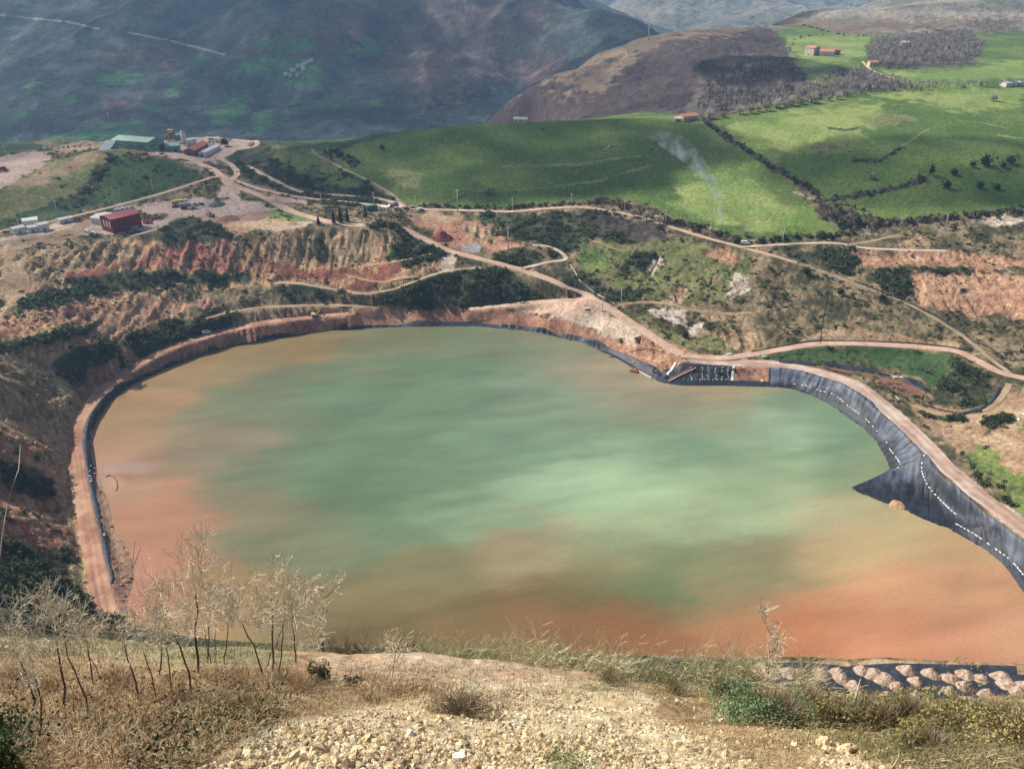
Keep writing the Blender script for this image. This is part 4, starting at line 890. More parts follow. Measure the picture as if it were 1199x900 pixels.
# ------------------------------------------------------------------ sandbags, blocks, heaps
m_bag = mat('white_sack', S(228, 226, 220), .9, objvar=.12)
def rounded(name, d, m, seed=0, lump=.12, sub=2):
    v, f = ico(sub)
    p = np.sign(v) * np.abs(v) ** .6; p = p / np.abs(p).max()
    p *= 1 + lump * (fbm(v[:, 0] * 2 + seed, v[:, 1] * 2 + v[:, 2], 3, seed) - .5)[:, None] * 2
    return mk(name, p * np.array(d) / 2, f, m, smooth=True)
def ico(sub=3):
    import bmesh
    bm = bmesh.new(); bmesh.ops.create_icosphere(bm, subdivisions=sub, radius=1)
    v = np.array([p.co[:] for p in bm.verts]); f = np.array([[q.index for q in p.verts] for p in bm.faces]); bm.free()
    return v, f
bag = rounded('sandbag', (2., .75, .5), m_bag, 3)
first = [True]
def put_bag(p, rz, label, group, sc=1.):
    o = bag if first[0] else bag.copy()
    if not first[0]: COL.objects.link(o)
    first[0] = False
    o.location = (p[0], p[1], p[2] + .42); o.rotation_euler = (random.uniform(-.1, .1), random.uniform(-.1, .1), rz); o.scale = (sc * random.uniform(.7, 1.35), sc * random.uniform(.8, 1.2), sc)
    tag(o, label, 'sandbag', group)
def bag_line(line, step, label, group, gap=.12, sc=1.):
    q = catmull(line, 200); g = T.hit(q[:, 0], q[:, 1]); d = np.r_[0, np.cumsum(np.hypot(*np.diff(g[:, :2], axis=0).T))]
    for s in np.arange(0, d[-1], step):
        if random.random() < gap: continue
        p = [np.interp(s, d, g[:, k]) for k in range(3)]; p2 = [np.interp(s + 1, d, g[:, k]) for k in range(3)]
        put_bag(p, math.atan2(p2[1] - p[1], p2[0] - p[0]) + random.uniform(-.2, .2), label, group, sc * .74)
bag_line([(930, 450.5), (947, 453), (960, 458), (977, 463), (993, 476), (1010, 488), (1023, 501), (1034, 514), (1040, 521)], 2.1, 'white sandbag in the line half way down the curving liner slope', 'sandbags on the curving liner slope', .25)
bag_line([(1042, 527), (1049, 536), (1053.5, 543), (1052, 548), (1045, 552)], 1.8, 'white sandbag in the hooked row at the root of the spit', 'sandbags at the root of the spit', .05)
bag_line([(1082, 534), (1079, 546), (1081, 558), (1089, 573), (1104, 589), (1119, 603)], 1.9, 'white sandbag in the row between the spit and the liner slope', 'sandbags between the spit and the slope', .12)
bag_line([(1121, 615), (1142, 627), (1162, 641), (1180, 654), (1190, 664), (1199, 675)], 1.8, 'white sandbag in the row low on the right bank near the picture edge', 'sandbags low on the right bank', .1)
for cx_ in (809, 822, 829, 838, 846, 852):
    for k in range(7):
        p = hit1(cx_ + random.uniform(-1, 1), 431 + k * 2.2 + random.uniform(-.4, .4)); put_bag(p, random.uniform(0, 3), 'small white sandbag in the grid on the black liner panel', 'sandbags on the liner panel', .52)
for k in range(12): put_bag(hit1(800 + k * 5, 445.2), 0, 'small white sandbag along the foot of the black liner panel', 'sandbags along the panel foot', .55)
for k in range(7): put_bag(hit1(108 + random.uniform(-3, 2.5), 546 + k * 3.), random.uniform(0, 3), 'white sandbag on the left liner strip above the mud spit', 'sandbags on the left liner strip', .6)
m_white = mat('white_sheet', S(236, 234, 228), .7)
def sheet_strip(label, a, b, w):
    p, q = hit1(*a), hit1(*b); mbx = MB(); n = 10; side = Vector((q.y - p.y, p.x - q.x, 0)).normalized() * w / 2
    vs = []; fs = []
    for i in range(n + 1):
        c = p.lerp(q, i / n); ww = side * (1 + .25 * math.sin(i * 2.1))
        for s in (-1, 1):
            x = c + ww * s; z = T.at(x.x, x.y) + .42; vs.append((x.x, x.y, float(z))); vs.append((x.x, x.y, float(z) - .12))
    for i in range(n):
        k = i * 4; fs += [(k, k + 2, k + 6, k + 4), (k + 1, k + 5, k + 7, k + 3), (k, k + 4, k + 5, k + 1), (k + 2, k + 3, k + 7, k + 6)]
    o = mbx.add(vs, fs).build('geotextile_strip', m_white); tag(o, label, 'geotextile', 'white geotextile strips'); return o
sheet_strip('white geotextile strip on the left edge of the black panel', (791, 425), (781, 439), 1.2)
sheet_strip('white geotextile strip between the black panel and the brown panel', (859, 429), (857, 446), 1.3)
sheet_strip('short white geotextile strip beside the berm road by the basin', (1047, 464), (1053, 469), .9)

m_gravel = mat_col('gravel_heap', n1=1.4, n2=5, lo=.6, hi=1.4, bump=.1, bscale=4)
def heap(p, r, h, seed, c1, c2, name='gravel_heap'):
    n, m = 40, 18; vs = []; col = []
    for i in range(m + 1):
        f = i / m
        for k in range(n):
            a = 2 * math.pi * k / n; x, y = math.cos(a), math.sin(a)
            rr = r * (.04 + f) * (1 + .32 * (vnoise(np.array(x * 1.6 + seed), np.array(y * 1.6 + seed), 3) - .5))
            nn = float(fbm(np.array(x * f * 5 + seed), np.array(y * f * 5), 4, 5, .7)); nn = min(max((nn - .5) * 2 + .5, 0), 1)
            vs.append((x * rr, y * rr, h * (1 - f) ** 1.1 * (.9 + .2 * nn) + (float(T.at(p[0] + x * rr, p[1] + y * rr)) - p[2]) + .42 - .5 * f ** 4)); col.append(c1 * (1 - nn) + c2 * nn)
    fc = [[i * n + k, i * n + (k + 1) % n, (i + 1) * n + (k + 1) % n, (i + 1) * n + k] for i in range(m) for k in range(n)]
    vs.append((0, 0, h * .97)); col.append(c1)
    o = mk(name, vs, fc, m_gravel, np.array(col), loc=p)
    return o
HEAPS = [(922, 783), (938, 784), (962, 786), (981, 783), (1009, 782), (1035, 790), (1062, 781), (1089, 785), (1113, 791), (1148, 791), (1178, 797), (1190, 806), (1073, 794), (1112, 806), (1155, 810), (1078, 814), (1165, 821), (1038, 812), (1199, 800), (950, 796), (1000, 800), (1022, 786), (1130, 786), (1135, 818), (905, 784), (1172, 788), (1050, 800), (1128, 800), (985, 791)]
for k, (a, b_) in enumerate(HEAPS):
    p = hit1(a, b_ + 5); o = heap(p, 2.5 + 1.1 * random.random(), 2.1 + .8 * random.random(), k * 1.7, S(208, 178, 152), S(146, 118, 98))
    tag(o, 'pale pinkish gravel heap tipped on the black liner at the near shore', 'gravel heap', 'gravel heaps at the near shore')
o = heap(hit1(518, 279), 7, 5.2, 4., S(150, 84, 66), S(122, 66, 54), 'earth_heap'); tag(o, 'dark red earth heap beside the haul road', 'earth heap')
o = heap(hit1(1050, 592), 3.6, .7, 3., S(206, 158, 116), S(176, 128, 92), 'earth_heap'); tag(o, 'small orange earth heap on the outer edge of the liner spit', 'earth heap')
o = heap(hit1(255, 240), 6, 2.6, 9., S(118, 118, 112), S(96, 98, 94), 'gravel_heap'); tag(o, 'grey gravel heap behind the reddish yard', 'gravel heap')
o = heap(hit1(270, 256), 8, 2.2, 14., S(176, 120, 98), S(150, 100, 84), 'earth_heap'); tag(o, 'low reddish earth heap in the middle of the yard', 'earth heap')
o = heap(hit1(295, 254), 12, 3., 19., S(178, 140, 122), S(160, 124, 104), 'earth_heap'); tag(o, 'broad mauve earth heap at the right of the yard', 'earth heap')

# ------------------------------------------------------------------ buildings
m_glass = mat('window_glass', (.05, .06, .08), .15, spec=.8)
m_whitewall = mat('white_wall', S(232, 226, 216), .85, var=.08)
m_redmetal = mat('red_metal', S(132, 34, 40), .55, var=.14, scale=.25)
m_redroof = mat('red_roof_metal', S(176, 78, 74), .6, var=.12, scale=.2)
m_greenmetal = mat('green_metal', S(122, 164, 138), .55, var=.12, scale=.2)
m_greenroof = mat('green_roof', S(150, 190, 160), .55, var=.12, scale=.2)
m_terra = mat('terracotta_tile', S(206, 132, 102), .9, var=.2, scale=1.)
m_stone = mat('stone_wall', S(214, 198, 176), .9, var=.2, scale=.8)
m_ochre = mat('ochre_wall', S(224, 196, 130), .9, var=.12)
m_steel = mat('blue_grey_metal', S(136, 152, 156), .5, var=.12, scale=.3)
m_dark = mat('dark_metal', (.03, .03, .034), .6)
m_pole = mat('pale_concrete', S(216, 206, 188), .85)
m_yellow = mat('yellow_paint', S(224, 190, 92), .5)
m_rust = mat('rusty_steel', S(150, 84, 60), .8, var=.3)
m_teal = mat('teal_metal', S(38, 110, 98), .6)
m_orange = mat('orange_red_plastic', S(204, 106, 84), .6, var=.2)
def building(name, label, cat, a, b, dep, wh, rise, mw, mr, wins=(), gwins=(), back=None, group=None, ridge='long', over=.4, z=None):
    """a, b: photo pixels of the two foot corners of the front wall; dep: depth behind it; wh: wall height"""
    if z is None: A = hit1(*a); B = hit1(*b); zz = min(A.z, B.z)
    else: A = Vector(px2w(*a, z)); B = Vector(px2w(*b, z)); zz = z
    d = B - A; d.z = 0; L = d.length; rz = math.atan2(d.y, d.x)
    root = empty(name, (A.x, A.y, zz), rz, label, cat, group)
    w = MB(); base = -1.5
    if ridge == 'long':
        g = [(0, base), (dep, base), (dep, wh), (dep / 2, wh + rise), (0, wh)]
        vs = [(x, y, h) for x in (0, L) for y, h in g]
    else:
        g = [(0, base), (L, base), (L, wh), (L / 2, wh + rise), (0, wh)]
        vs = [(x, y, h) for y in (0, dep) for x, h in g]
    w.add(vs, [(0, 1, 2, 3, 4), (9, 8, 7, 6, 5), (0, 5, 6, 1), (1, 6, 7, 2), (4, 9, 5, 0), (2, 7, 8, 3), (3, 8, 9, 4)])
    w.build('wall', mw, root)
    r = MB(); th = .22
    def slab(p):                                     # p: four corners of one roof plane
        n = (Vector(p[1]) - Vector(p[0])).cross(Vector(p[3]) - Vector(p[0])).normalized()
        if n.z < 0: n = -n
        lo = [Vector(q) + n * .03 for q in p]; hi = [Vector(q) + n * (.03 + th) for q in p]
        r.add(lo + hi, [(0, 1, 2, 3), (7, 6, 5, 4), (0, 4, 5, 1), (1, 5, 6, 2), (2, 6, 7, 3), (3, 7, 4, 0)])
    if rise > 0:
        if ridge == 'long':
            k = rise / (dep / 2); e = over * k
            slab([(-over, -over, wh - e), (L + over, -over, wh - e), (L + over, dep / 2, wh + rise), (-over, dep / 2, wh + rise)])
            slab([(-over, dep + over, wh - e), (L + over, dep + over, wh - e), (L + over, dep / 2, wh + rise), (-over, dep / 2, wh + rise)])
        else:
            k = rise / (L / 2); e = over * k
            slab([(-over, -over, wh - e), (-over, dep + over, wh - e), (L / 2, dep + over, wh + rise), (L / 2, -over, wh + rise)])
            slab([(L + over, -over, wh - e), (L + over, dep + over, wh - e), (L / 2, dep + over, wh + rise), (L / 2, -over, wh + rise)])
    else:
        slab([(-over, -over, wh), (L + over, -over, wh), (L + over, dep + over, wh), (-over, dep + over, wh)])
    r.build('roof', mr, root)
    for (u, v, ww, hh, nm, mm) in wins:              # front wall: fraction along, sill height, width, height
        MB().box((u * L, -.05, v + hh / 2), (ww, .16, hh)).build(nm, mm, root)
    for (u, v, ww, hh, nm, mm) in gwins:             # left end wall
        MB().box((-.05, u * dep, v + hh / 2), (.16, ww, hh)).build(nm, mm, root)
    return root
WN = lambda u, v=1.2, w=1., h=1.2: (u, v, w, h, 'window', m_glass)
building('red_shed', 'big dark red metal shed with three white window strips on its left end', 'shed', (133.5, 274), (167, 265.5), 14, 9.5, 1.4, m_redmetal, m_redroof,
         wins=[(.72, 0.4, 5, 1.3, 'door', mat('grey_shutter', S(196, 186, 180), .7))], gwins=[(.2, 3.6, 1.3, 4.2, 'window', m_whitewall), (.45, 3.6, 1.3, 4.2, 'window', m_whitewall), (.7, 3.6, 1.3, 4.2, 'window', m_whitewall)])
building('white_shed', 'low white shed behind the left end of the red shed', 'shed', (107, 262), (121, 264), 14, 4.6, .9, m_whitewall, m_whitewall, wins=[(.5, 0, 2.6, 2.6, 'door', m_ochre), (.2, 1.5, 1.2, 1.2, 'window', m_glass)])
building('factory_hall', 'long pale green metal hall of the quarry plant', 'factory', (175.5, 180), (194, 175), 40, 9.5, 2.4, m_greenmetal, m_greenroof, wins=[(.3, 5.5, 7, 1.2, 'window', m_glass), (.75, 0, 4, 5, 'door', m_dark)], gwins=[(.2, 5, 6, 1, 'window', m_glass), (.5, 5, 6, 1, 'window', m_glass), (.8, 5, 6, 1, 'window', m_glass)], ridge='short', z=61)
building('factory_annex', 'small green metal annex right of the long hall', 'factory', (194, 177), (211, 178.5), 12, 6, 1.5, m_greenmetal, m_greenroof, wins=[WN(.3, 2), (.7, 0, 2.4, 3.2, 'door', m_dark)])
building('control_cabin', 'blue grey box building on the knoll left of the green hall', 'building', (123, 176.5), (138.5, 174.5), 8, 7.5, .0, m_steel, m_steel, wins=[WN(.3, 4, 2.4, 1.4), WN(.7, 4, 2.4, 1.4)])
building('plant_block', 'small pale green block behind the annex', 'building', (202, 165), (212, 164.5), 8, 5, 1.2, m_greenmetal, m_greenroof, wins=[WN(.5, 2)])
building('tile_roof_hall', 'long hall with a faded red roof by the plant yard', 'building', (216, 181), (228.5, 183), 34, 5, 2., m_rust, m_orange, wins=[(.5, 0, 3, 3, 'door', m_dark)], ridge='short')
building('white_roof_hall', 'narrow white roofed hall beside the faded red hall', 'building', (233, 183), (240.5, 184.5), 34, 4.2, 1., m_whitewall, m_whitewall, wins=[(.5, 0, 2.4, 2.6, 'door', m_dark)], ridge='short')
building('teal_container', 'teal site container at the corner of the hill road', 'container', (430, 247), (442, 246.5), 3.4, 4., .0, m_teal, m_teal, wins=[(.25, 0, 1.4, 2.2, 'door', m_dark)], over=.1)
building('white_cabin', 'small white site cabin right of the teal container', 'cabin', (445.5, 247.5), (453.5, 247.5), 3, 3.4, .0, m_whitewall, m_whitewall, wins=[WN(.6, 1.2, 1.4, 1), (.2, 0, 1, 2.1, 'door', m_dark)], over=.15)
for k, (a, b_, dd, hh, lab) in enumerate([((29, 268), (46, 265.5), 8, 5, 'largest white storage hut in the yard at the far left'), ((17, 275), (31, 272.5), 6, 4, 'grey white storage hut nearest the left picture edge'),
        ((34, 273), (45, 271.5), 5, 3.6, 'middle white storage hut in the front row'), ((47, 272), (58.5, 269.5), 6, 4.6, 'white storage hut at the right end of the front row'), ((70, 262.5), (86, 259.5), 4, 3, 'low white tarpaulin hut right of the storage huts')]):
    building('storage_hut', lab, 'hut', a, b_, dd, hh, .8, m_whitewall, m_whitewall, wins=[(.5, 0, 1.8, 2.2, 'door', m_steel)], group='white huts in the left yard')
building('farmhouse', 'tall pale farmhouse standing alone at the left of the farm', 'house', (941.5, 64.5), (952, 65.5), 13, 9, 2.6, m_stone, m_terra, wins=[WN(.25, 1.4), WN(.7, 1.4), WN(.25, 5), WN(.7, 5), (.48, 0, 1.3, 2.2, 'door', m_dark)])
building('farmhouse', 'long pale farmhouse with tiled roof in the middle of the farm', 'house', (958.5, 66), (975.5, 66.5), 12, 6, 2.6, m_stone, m_terra, wins=[WN(.15, 1.4), WN(.4, 1.4), WN(.75, 1.4), WN(.4, 4, 1, .9), (.58, 0, 1.3, 2.2, 'door', m_dark)])
building('barn', 'brownish barn at the right end of the farm', 'barn', (976.5, 65), (983.5, 64.5), 10, 6.5, 2., mat('brown_stone', S(178, 140, 118), .9, var=.25), m_terra, wins=[(.5, 0, 2.6, 3, 'door', m_dark)])
building('field_hut', 'ochre field hut at the corner of the bare wood', 'hut', (1018, 78.5), (1028, 78), 7, 5, 2., m_ochre, m_terra, wins=[(.6, 0, 1.4, 2.2, 'door', m_dark)])
building('farmhouse', 'tiny pale house at the upper edge of the bare wood', 'house', (1056, 54.5), (1065, 54), 9, 5, 2., m_stone, m_stone, wins=[WN(.3), WN(.7)])
building('barn', 'long low white barn at the right end of the hill crest', 'barn', (1177.5, 102.5), (1196, 101), 8, 4, 1.2, m_whitewall, mat('grey_slate', S(190, 188, 184), .8), wins=[WN(.2, 1.6, 1.6, .9), WN(.5, 1.6, 1.6, .9), (.8, 0, 2.4, 2.6, 'door', m_dark)])
building('farmhouse', 'terracotta coloured house on the crest between the two pastures', 'house', (800, 143), (817, 140.5), 9, 4.6, 2., mat('terracotta_wall', S(226, 176, 140), .9), m_terra, wins=[WN(.2), WN(.45), WN(.8), (.62, 0, 1.2, 2.2, 'door', m_dark)])
building('barn', 'low pale stone barn left of the terracotta house', 'barn', (789, 142.5), (799, 142.5), 7, 2.6, 1.4, m_stone, m_stone, wins=[(.5, 0, 1.8, 2, 'door', m_dark)])
building('farmhouse', 'small whitish house half hidden behind the green hill crest', 'house', (601, 144.5), (617, 144.5), 9, 3.6, 1.6, m_stone, m_stone, wins=[WN(.2), WN(.6)])
ha = [E.hit(a, b_)[0] for a, b_ in [(335, 89), (343, 84), (351, 79), (358, 76), (364, 73), (349, 89), (340, 90), (356, 82)]]
for k, p in enumerate(ha):
    L = 9 + 3 * (k % 3); root = empty('village_house', p, .3 * k, 'whitish village house in the hamlet on the far mountain', 'house', 'hamlet on the far mountain')
    MB().box((0, 0, 2.5), (L, 7, 6)).build('wall', m_whitewall, root)
    MB().add([(-L / 2 - .4, -4, 5.4), (L / 2 + .4, -4, 5.4), (L / 2 + .4, 4, 5.4), (-L / 2 - .4, 4, 5.4), (-L / 2 - .4, 0, 7.4), (L / 2 + .4, 0, 7.4)], [(0, 1, 5, 4), (2, 3, 4, 5), (0, 4, 3), (1, 2, 5), (3, 2, 1, 0)]).build('roof', m_stone, root)

# silo, tank, conveyor
def silo(a, label):
    p = hit1(*a); r = empty('silo', p, 0, label, 'silo')
    MB().tube([(0, 0, 3), (0, 0, 13)], 2.2, 16).build('tank', m_whitewall, r, True)
    MB().tube([(0, 0, 13), (0, 0, 14.4)], [2.25, .5], 16).build('roof', m_steel, r)
    MB().tube([(0, 0, 3), (0, 0, .8)], [2.2, .4], 16).build('hopper', m_steel, r)
    for i in range(4):
        q = math.pi / 2 * i + .78; MB().tube([(2 * math.cos(q), 2 * math.sin(q), -1), (2 * math.cos(q), 2 * math.sin(q), 4)], .16, 6).build('leg', m_steel, r)
silo((216.5, 171), 'white cylindrical silo standing over the plant')
p = hit1(225, 170); r = empty('storage_tank', p, 0, 'low white domed tank right of the silo', 'tank')
MB().tube([(0, 0, -1), (0, 0, 5)], 4.4, 20).build('shell', m_whitewall, r, True); MB().tube([(0, 0, 5), (0, 0, 5.8), (0, 0, 6.3)], [4.4, 3, .4], 20).build('dome', m_whitewall, r, True)
def conveyor(a, b, h, label):
    A, B = hit1(*a), hit1(*b); r = empty('conveyor', A, 0, label, 'conveyor'); d = B - A; d.z = h
    MB().tube([(0, 0, 1.4), d], .75, 4).build('belt', m_dark, r); MB().tube([(0, .9, 1.2), d + Vector((0, .9, -.2))], .2, 4).build('rail', m_yellow, r); MB().tube([(0, -.9, 1.2), d + Vector((0, -.9, -.2))], .2, 4).build('rail', m_yellow, r)
    for f in (.3, .62, .95):
        q = d * f + Vector((0, 0, 1.2 * (1 - f))); MB().tube([(q.x, q.y - 1, -1.5), (q.x, q.y, q.z)], .18, 4).build('leg', m_rust, r); MB().tube([(q.x, q.y + 1, -1.5), (q.x, q.y, q.z)], .18, 4).build('leg', m_rust, r)
conveyor((188, 168), (200, 168), 9, 'yellow railed conveyor climbing behind the green hall')
conveyor((210, 172), (200, 166), 8, 'rusty conveyor beside the crusher tower')
p = hit1(202, 167); r = empty('crusher_tower', p, .2, 'brown steel crusher tower behind the green hall', 'tower')
for x in (-3, 3):
    for y in (-2.4, 2.4): MB().tube([(x, y, -1.5), (x, y, 11)], .3, 4).build('leg', m_rust, r)
MB().box((0, 0, 5), (7, 5.6, .4)).box((0, 0, 8.4), (7, 5.6, .4)).build('deck', m_rust, r); MB().box((0, 0, 10.4), (5, 4, 3.4)).build('housing', m_yellow, r); MB().tube([(0, 0, 8.2), (0, 0, 5.2)], [2.4, .8], 8).build('hopper', m_steel, r)

# ------------------------------------------------------------------ poles
def make_pole(h, arm=True):
    r = empty('electric_pole', (0, 0, 0))
    MB().tube([(0, 0, -1), (0, 0, h)], [.26, .15], 8).build('post', m_pole, r, True)
    if arm:
        MB().box((0, 0, h - .5), (2.6, .2, .2)).build('crossarm', m_pole, r)
        for x in (-1.15, 0, 1.15): MB().tube([(x, 0, h - .4), (x, 0, h + .1)], .12, 6).build('insulator', m_dark, r)
    return r
POLES = [((23, 268), 'beside the left yard huts'), ((68, 252), 'behind the white tarpaulin hut'), ((128, 240), 'on the road behind the red shed'), ((180, 226), 'where the left road bends below the knoll'), ((276, 228), 'at the road junction by the plant'), ((324, 236), 'beside the pink strip of ground'), ((377, 243), 'left of the dark conifers'),
         ((385, 188), 'at the top of the track up the green hill'), ((438, 241), 'beside the teal container'), ((487, 246), 'by the parked cars at the track corner'), ((536, 247), 'tall one on the hill road below the lone bush'), ((600, 247), 'on the hill road in the middle of the picture'), ((669, 242.5), 'on the top of the hill road rise'), ((731, 248), 'where the hill road starts to fall'), ((779, 262), 'on the hill road near the smoke'), ((831, 278), 'on the hill road right of the smoke'),
         ((916, 284), 'on the pale branch road'), ((1012, 282), 'at the fork of the pale road'), ((1106, 269), 'among white rocks under the right hill'), ((595, 292), 'alone in the scrub over the haul road'), ((705, 365), 'beside the haul road bend'), ((727, 355), 'where the right track leaves the haul road'),
         ((22, 174), 'on the green rise beyond the quarry floor'), ((8, 186), 'beside the quarry floor'), ((76, 174), 'left one beyond the knoll'), ((88, 172), 'right one beyond the knoll'), ((241, 188), 'beside the plant yard road'), ((254, 194), 'on the triangle between the plant roads')]
P1 = make_pole(10.5)
for k, (a, lab) in enumerate(POLES):
    p = hit1(*a); lab = 'pale concrete electric pole ' + lab; sc = 1.55 if a in ((536, 247), (595, 292)) else 1.
    rz = random.uniform(-.6, .6)
    if k == 0: P1.location = p; P1.rotation_euler = (0, 0, rz); tag(P1, lab, 'electric pole', 'electric poles along the roads')
    else: q = dup(P1, p, rz, sc, lab, 'electric poles along the roads')
for a, lab in (((129, 147), 'thin pylon low on the far mountain, left one'), ((163, 120), 'thin pylon on a far mountain clearing'), ((202, 150), 'thin pylon low on the far mountain behind the silo')):
    dup(P1, E.hit(*a)[0], 0, 2.2, lab, 'pylons on the far mountain')
dup(P1, hit1(759, 47), 0, 2., 'tall mast on the crest of the brown hill')['category'] = 'mast'

# ------------------------------------------------------------------ vehicles and gear
m_tyre = mat('tyre_rubber', (.02, .02, .022), .9)
CARM = {'white': mat('white_car_paint', S(240, 240, 238), .3), 'dark': mat('dark_car_paint', S(42, 44, 52), .3), 'red': mat('red_car_paint', S(150, 30, 36), .35), 'grey': mat('grey_car_paint', S(150, 154, 160), .35)}
def car(a, rz, kind, label, van=False, sc=1.):
    p = hit1(*a); r = empty('van' if van else 'parked_car', p + Vector((0, 0, .12)), rz, label, 'van' if van else 'car'); r.scale = (sc,) * 3; m_ = CARM[kind]
    L, hh = (5, 2.1) if van else (4.3, 1.45)
    prof = [(0, .4), (L, .4), (L, .95), (L - (.7 if van else 1.1), 1.02), (L - (1.3 if van else 1.75), hh), (.5 if not van else .1, hh), (0, 1.05)]
    n = len(prof); vs = [(x - L / 2, y, z) for y in (-.88, .88) for x, z in prof]
    MB().add(vs, [tuple(range(n)), tuple(range(2 * n - 1, n - 1, -1))] + [(i, i + n, (i + 1) % n + n, (i + 1) % n) for i in range(n)]).build('body', m_, r)
    for s in (-1, 1): MB().box((-L / 2 + L * .42, s * .885, hh - .32), (L * .44, .03, .4)).build('window', m_glass, r)
    MB().add([(L / 2 - 1.12 + (.4 if van else 0), -.7, 1.06), (L / 2 - 1.12 + (.4 if van else 0), .7, 1.06), (L / 2 - 1.7 + (.4 if van else 0), .7, hh - .05), (L / 2 - 1.7 + (.4 if van else 0), -.7, hh - .05)], [(0, 1, 2, 3)]).build('windscreen', m_glass, r)
    for x in (-L * .31, L * .31):
        for s in (-.82, .82): MB().tube([(x, s - .12, .33), (x, s + .12, .33)], .33, 12).build('wheel', m_tyre, r)
    return r
car((242, 390.5), .5, 'white', 'white pickup van on the perimeter track above the far left bank', True)
car((872, 286), -.3, 'white', 'white van parked at the fork of the hill road', True, 1.15)
car((758, 252.5), -.6, 'white', 'white car on the verge of the hill road, left of the smoke'); car((770, 256.5), -.5, 'white', 'white van on the verge just right of the white car', True)
car((476, 245), .2, 'dark', 'dark car parked at the corner below the green hill'); car((483, 243.5), .3, 'grey', 'grey car parked at the corner below the green hill')
car((458, 242), .9, 'dark', 'black car left of the track corner, nearest the pond road'); car((463, 240), .9, 'grey', 'grey van at the track corner beside the stream', True); car((493, 246), .1, 'white', 'white car at the right end of the parked row')
car((3, 201), .2, 'red', 'dark red truck on the quarry floor at the left edge', True, 1.7)
car((103, 273), -.4, 'white', 'white van in front of the red shed gable', True); car((110, 274), -.3, 'white', 'white car by the corner of the red shed'); car((157, 269.5), .2, 'grey', 'grey car parked against the red shed front')
car((175, 262), .6, 'dark', 'dark car right of the red shed')
car((205, 243), .4, 'dark', 'dark car left of the yellow tipper lorry'); car((228, 241), .1, 'grey', 'grey van right of the yellow tipper lorry', True); car((236, 240), -.4, 'dark', 'dark car at the right end of the yard machines')
def lorry(a, rz, label, body):
    p = hit1(*a); r = empty('tipper_lorry', p + Vector((0, 0, .1)), rz, label, 'lorry'); r.scale = (1.25,) * 3
    MB().box((-1.2, 0, 1), (8, 1.2, .4)).build('chassis', m_dark, r); MB().box((2.6, 0, 2.1), (1.9, 2.4, 2.2), taper=.9).build('cab', m_whitewall, r); MB().box((3.5, 0, 2.5), (.1, 2., .9)).build('windscreen', m_glass, r)
    MB().add([(-5, -1.25, 1.3), (1.3, -1.25, 1.3), (1.3, 1.25, 1.3), (-5, 1.25, 1.3), (-5.3, -1.4, 3), (1.5, -1.4, 3.2), (1.5, 1.4, 3.2), (-5.3, 1.4, 3)], [(3, 2, 1, 0), (4, 5, 6, 7), (0, 1, 5, 4), (1, 2, 6, 5), (2, 3, 7, 6), (3, 0, 4, 7)]).build('tipping_body', body, r)
    for x in (2.6, -1.8, -3.4):
        for s in (-1.1, 1.1): MB().tube([(x, s - .2, .55), (x, s + .2, .55)], .55, 12).build('wheel', m_tyre, r)
lorry((213, 240), .35, 'yellow tipper lorry among the machines in the yard', m_yellow)
lorry((221, 244), .1, 'grey tipper lorry in front of the yellow one', m_steel)
def excavator(a, rz, label, m_, sc=1.):
    p = hit1(*a); r = empty('excavator', p + Vector((0, 0, .1)), rz, label, 'excavator'); r.scale = (sc,) * 3
    for s in (-1.1, 1.1): MB().box((0, s, .45), (3.8, .6, .9), taper=.85).build('track', m_tyre, r)
    MB().box((-.3, 0, 1.6), (3.4, 2.4, 1.2)).build('house', m_, r); MB().box((.7, .6, 2.7), (1.3, 1.1, 1.3), taper=.88).build('cab', m_glass, r)
    MB().tube([(1.2, -.3, 1.9), (3.2, -.3, 4.2), (5.2, -.3, 3.4)], [.32, .3, .22], 4).build('boom', m_, r); MB().tube([(5.2, -.3, 3.5), (5.6, -.3, 1.2)], [.24, .16], 4).build('stick', m_, r); MB().box((5.3, -.3, .8), (.9, 1.1, .9), taper=.7).build('bucket', m_rust, r)
excavator((369, 371), .3, 'yellow brown excavator on the track above the far bank', m_yellow, 1.1)
excavator((248, 254), 2.6, 'rusty red digger beside the reddish heap in the yard', m_orange)
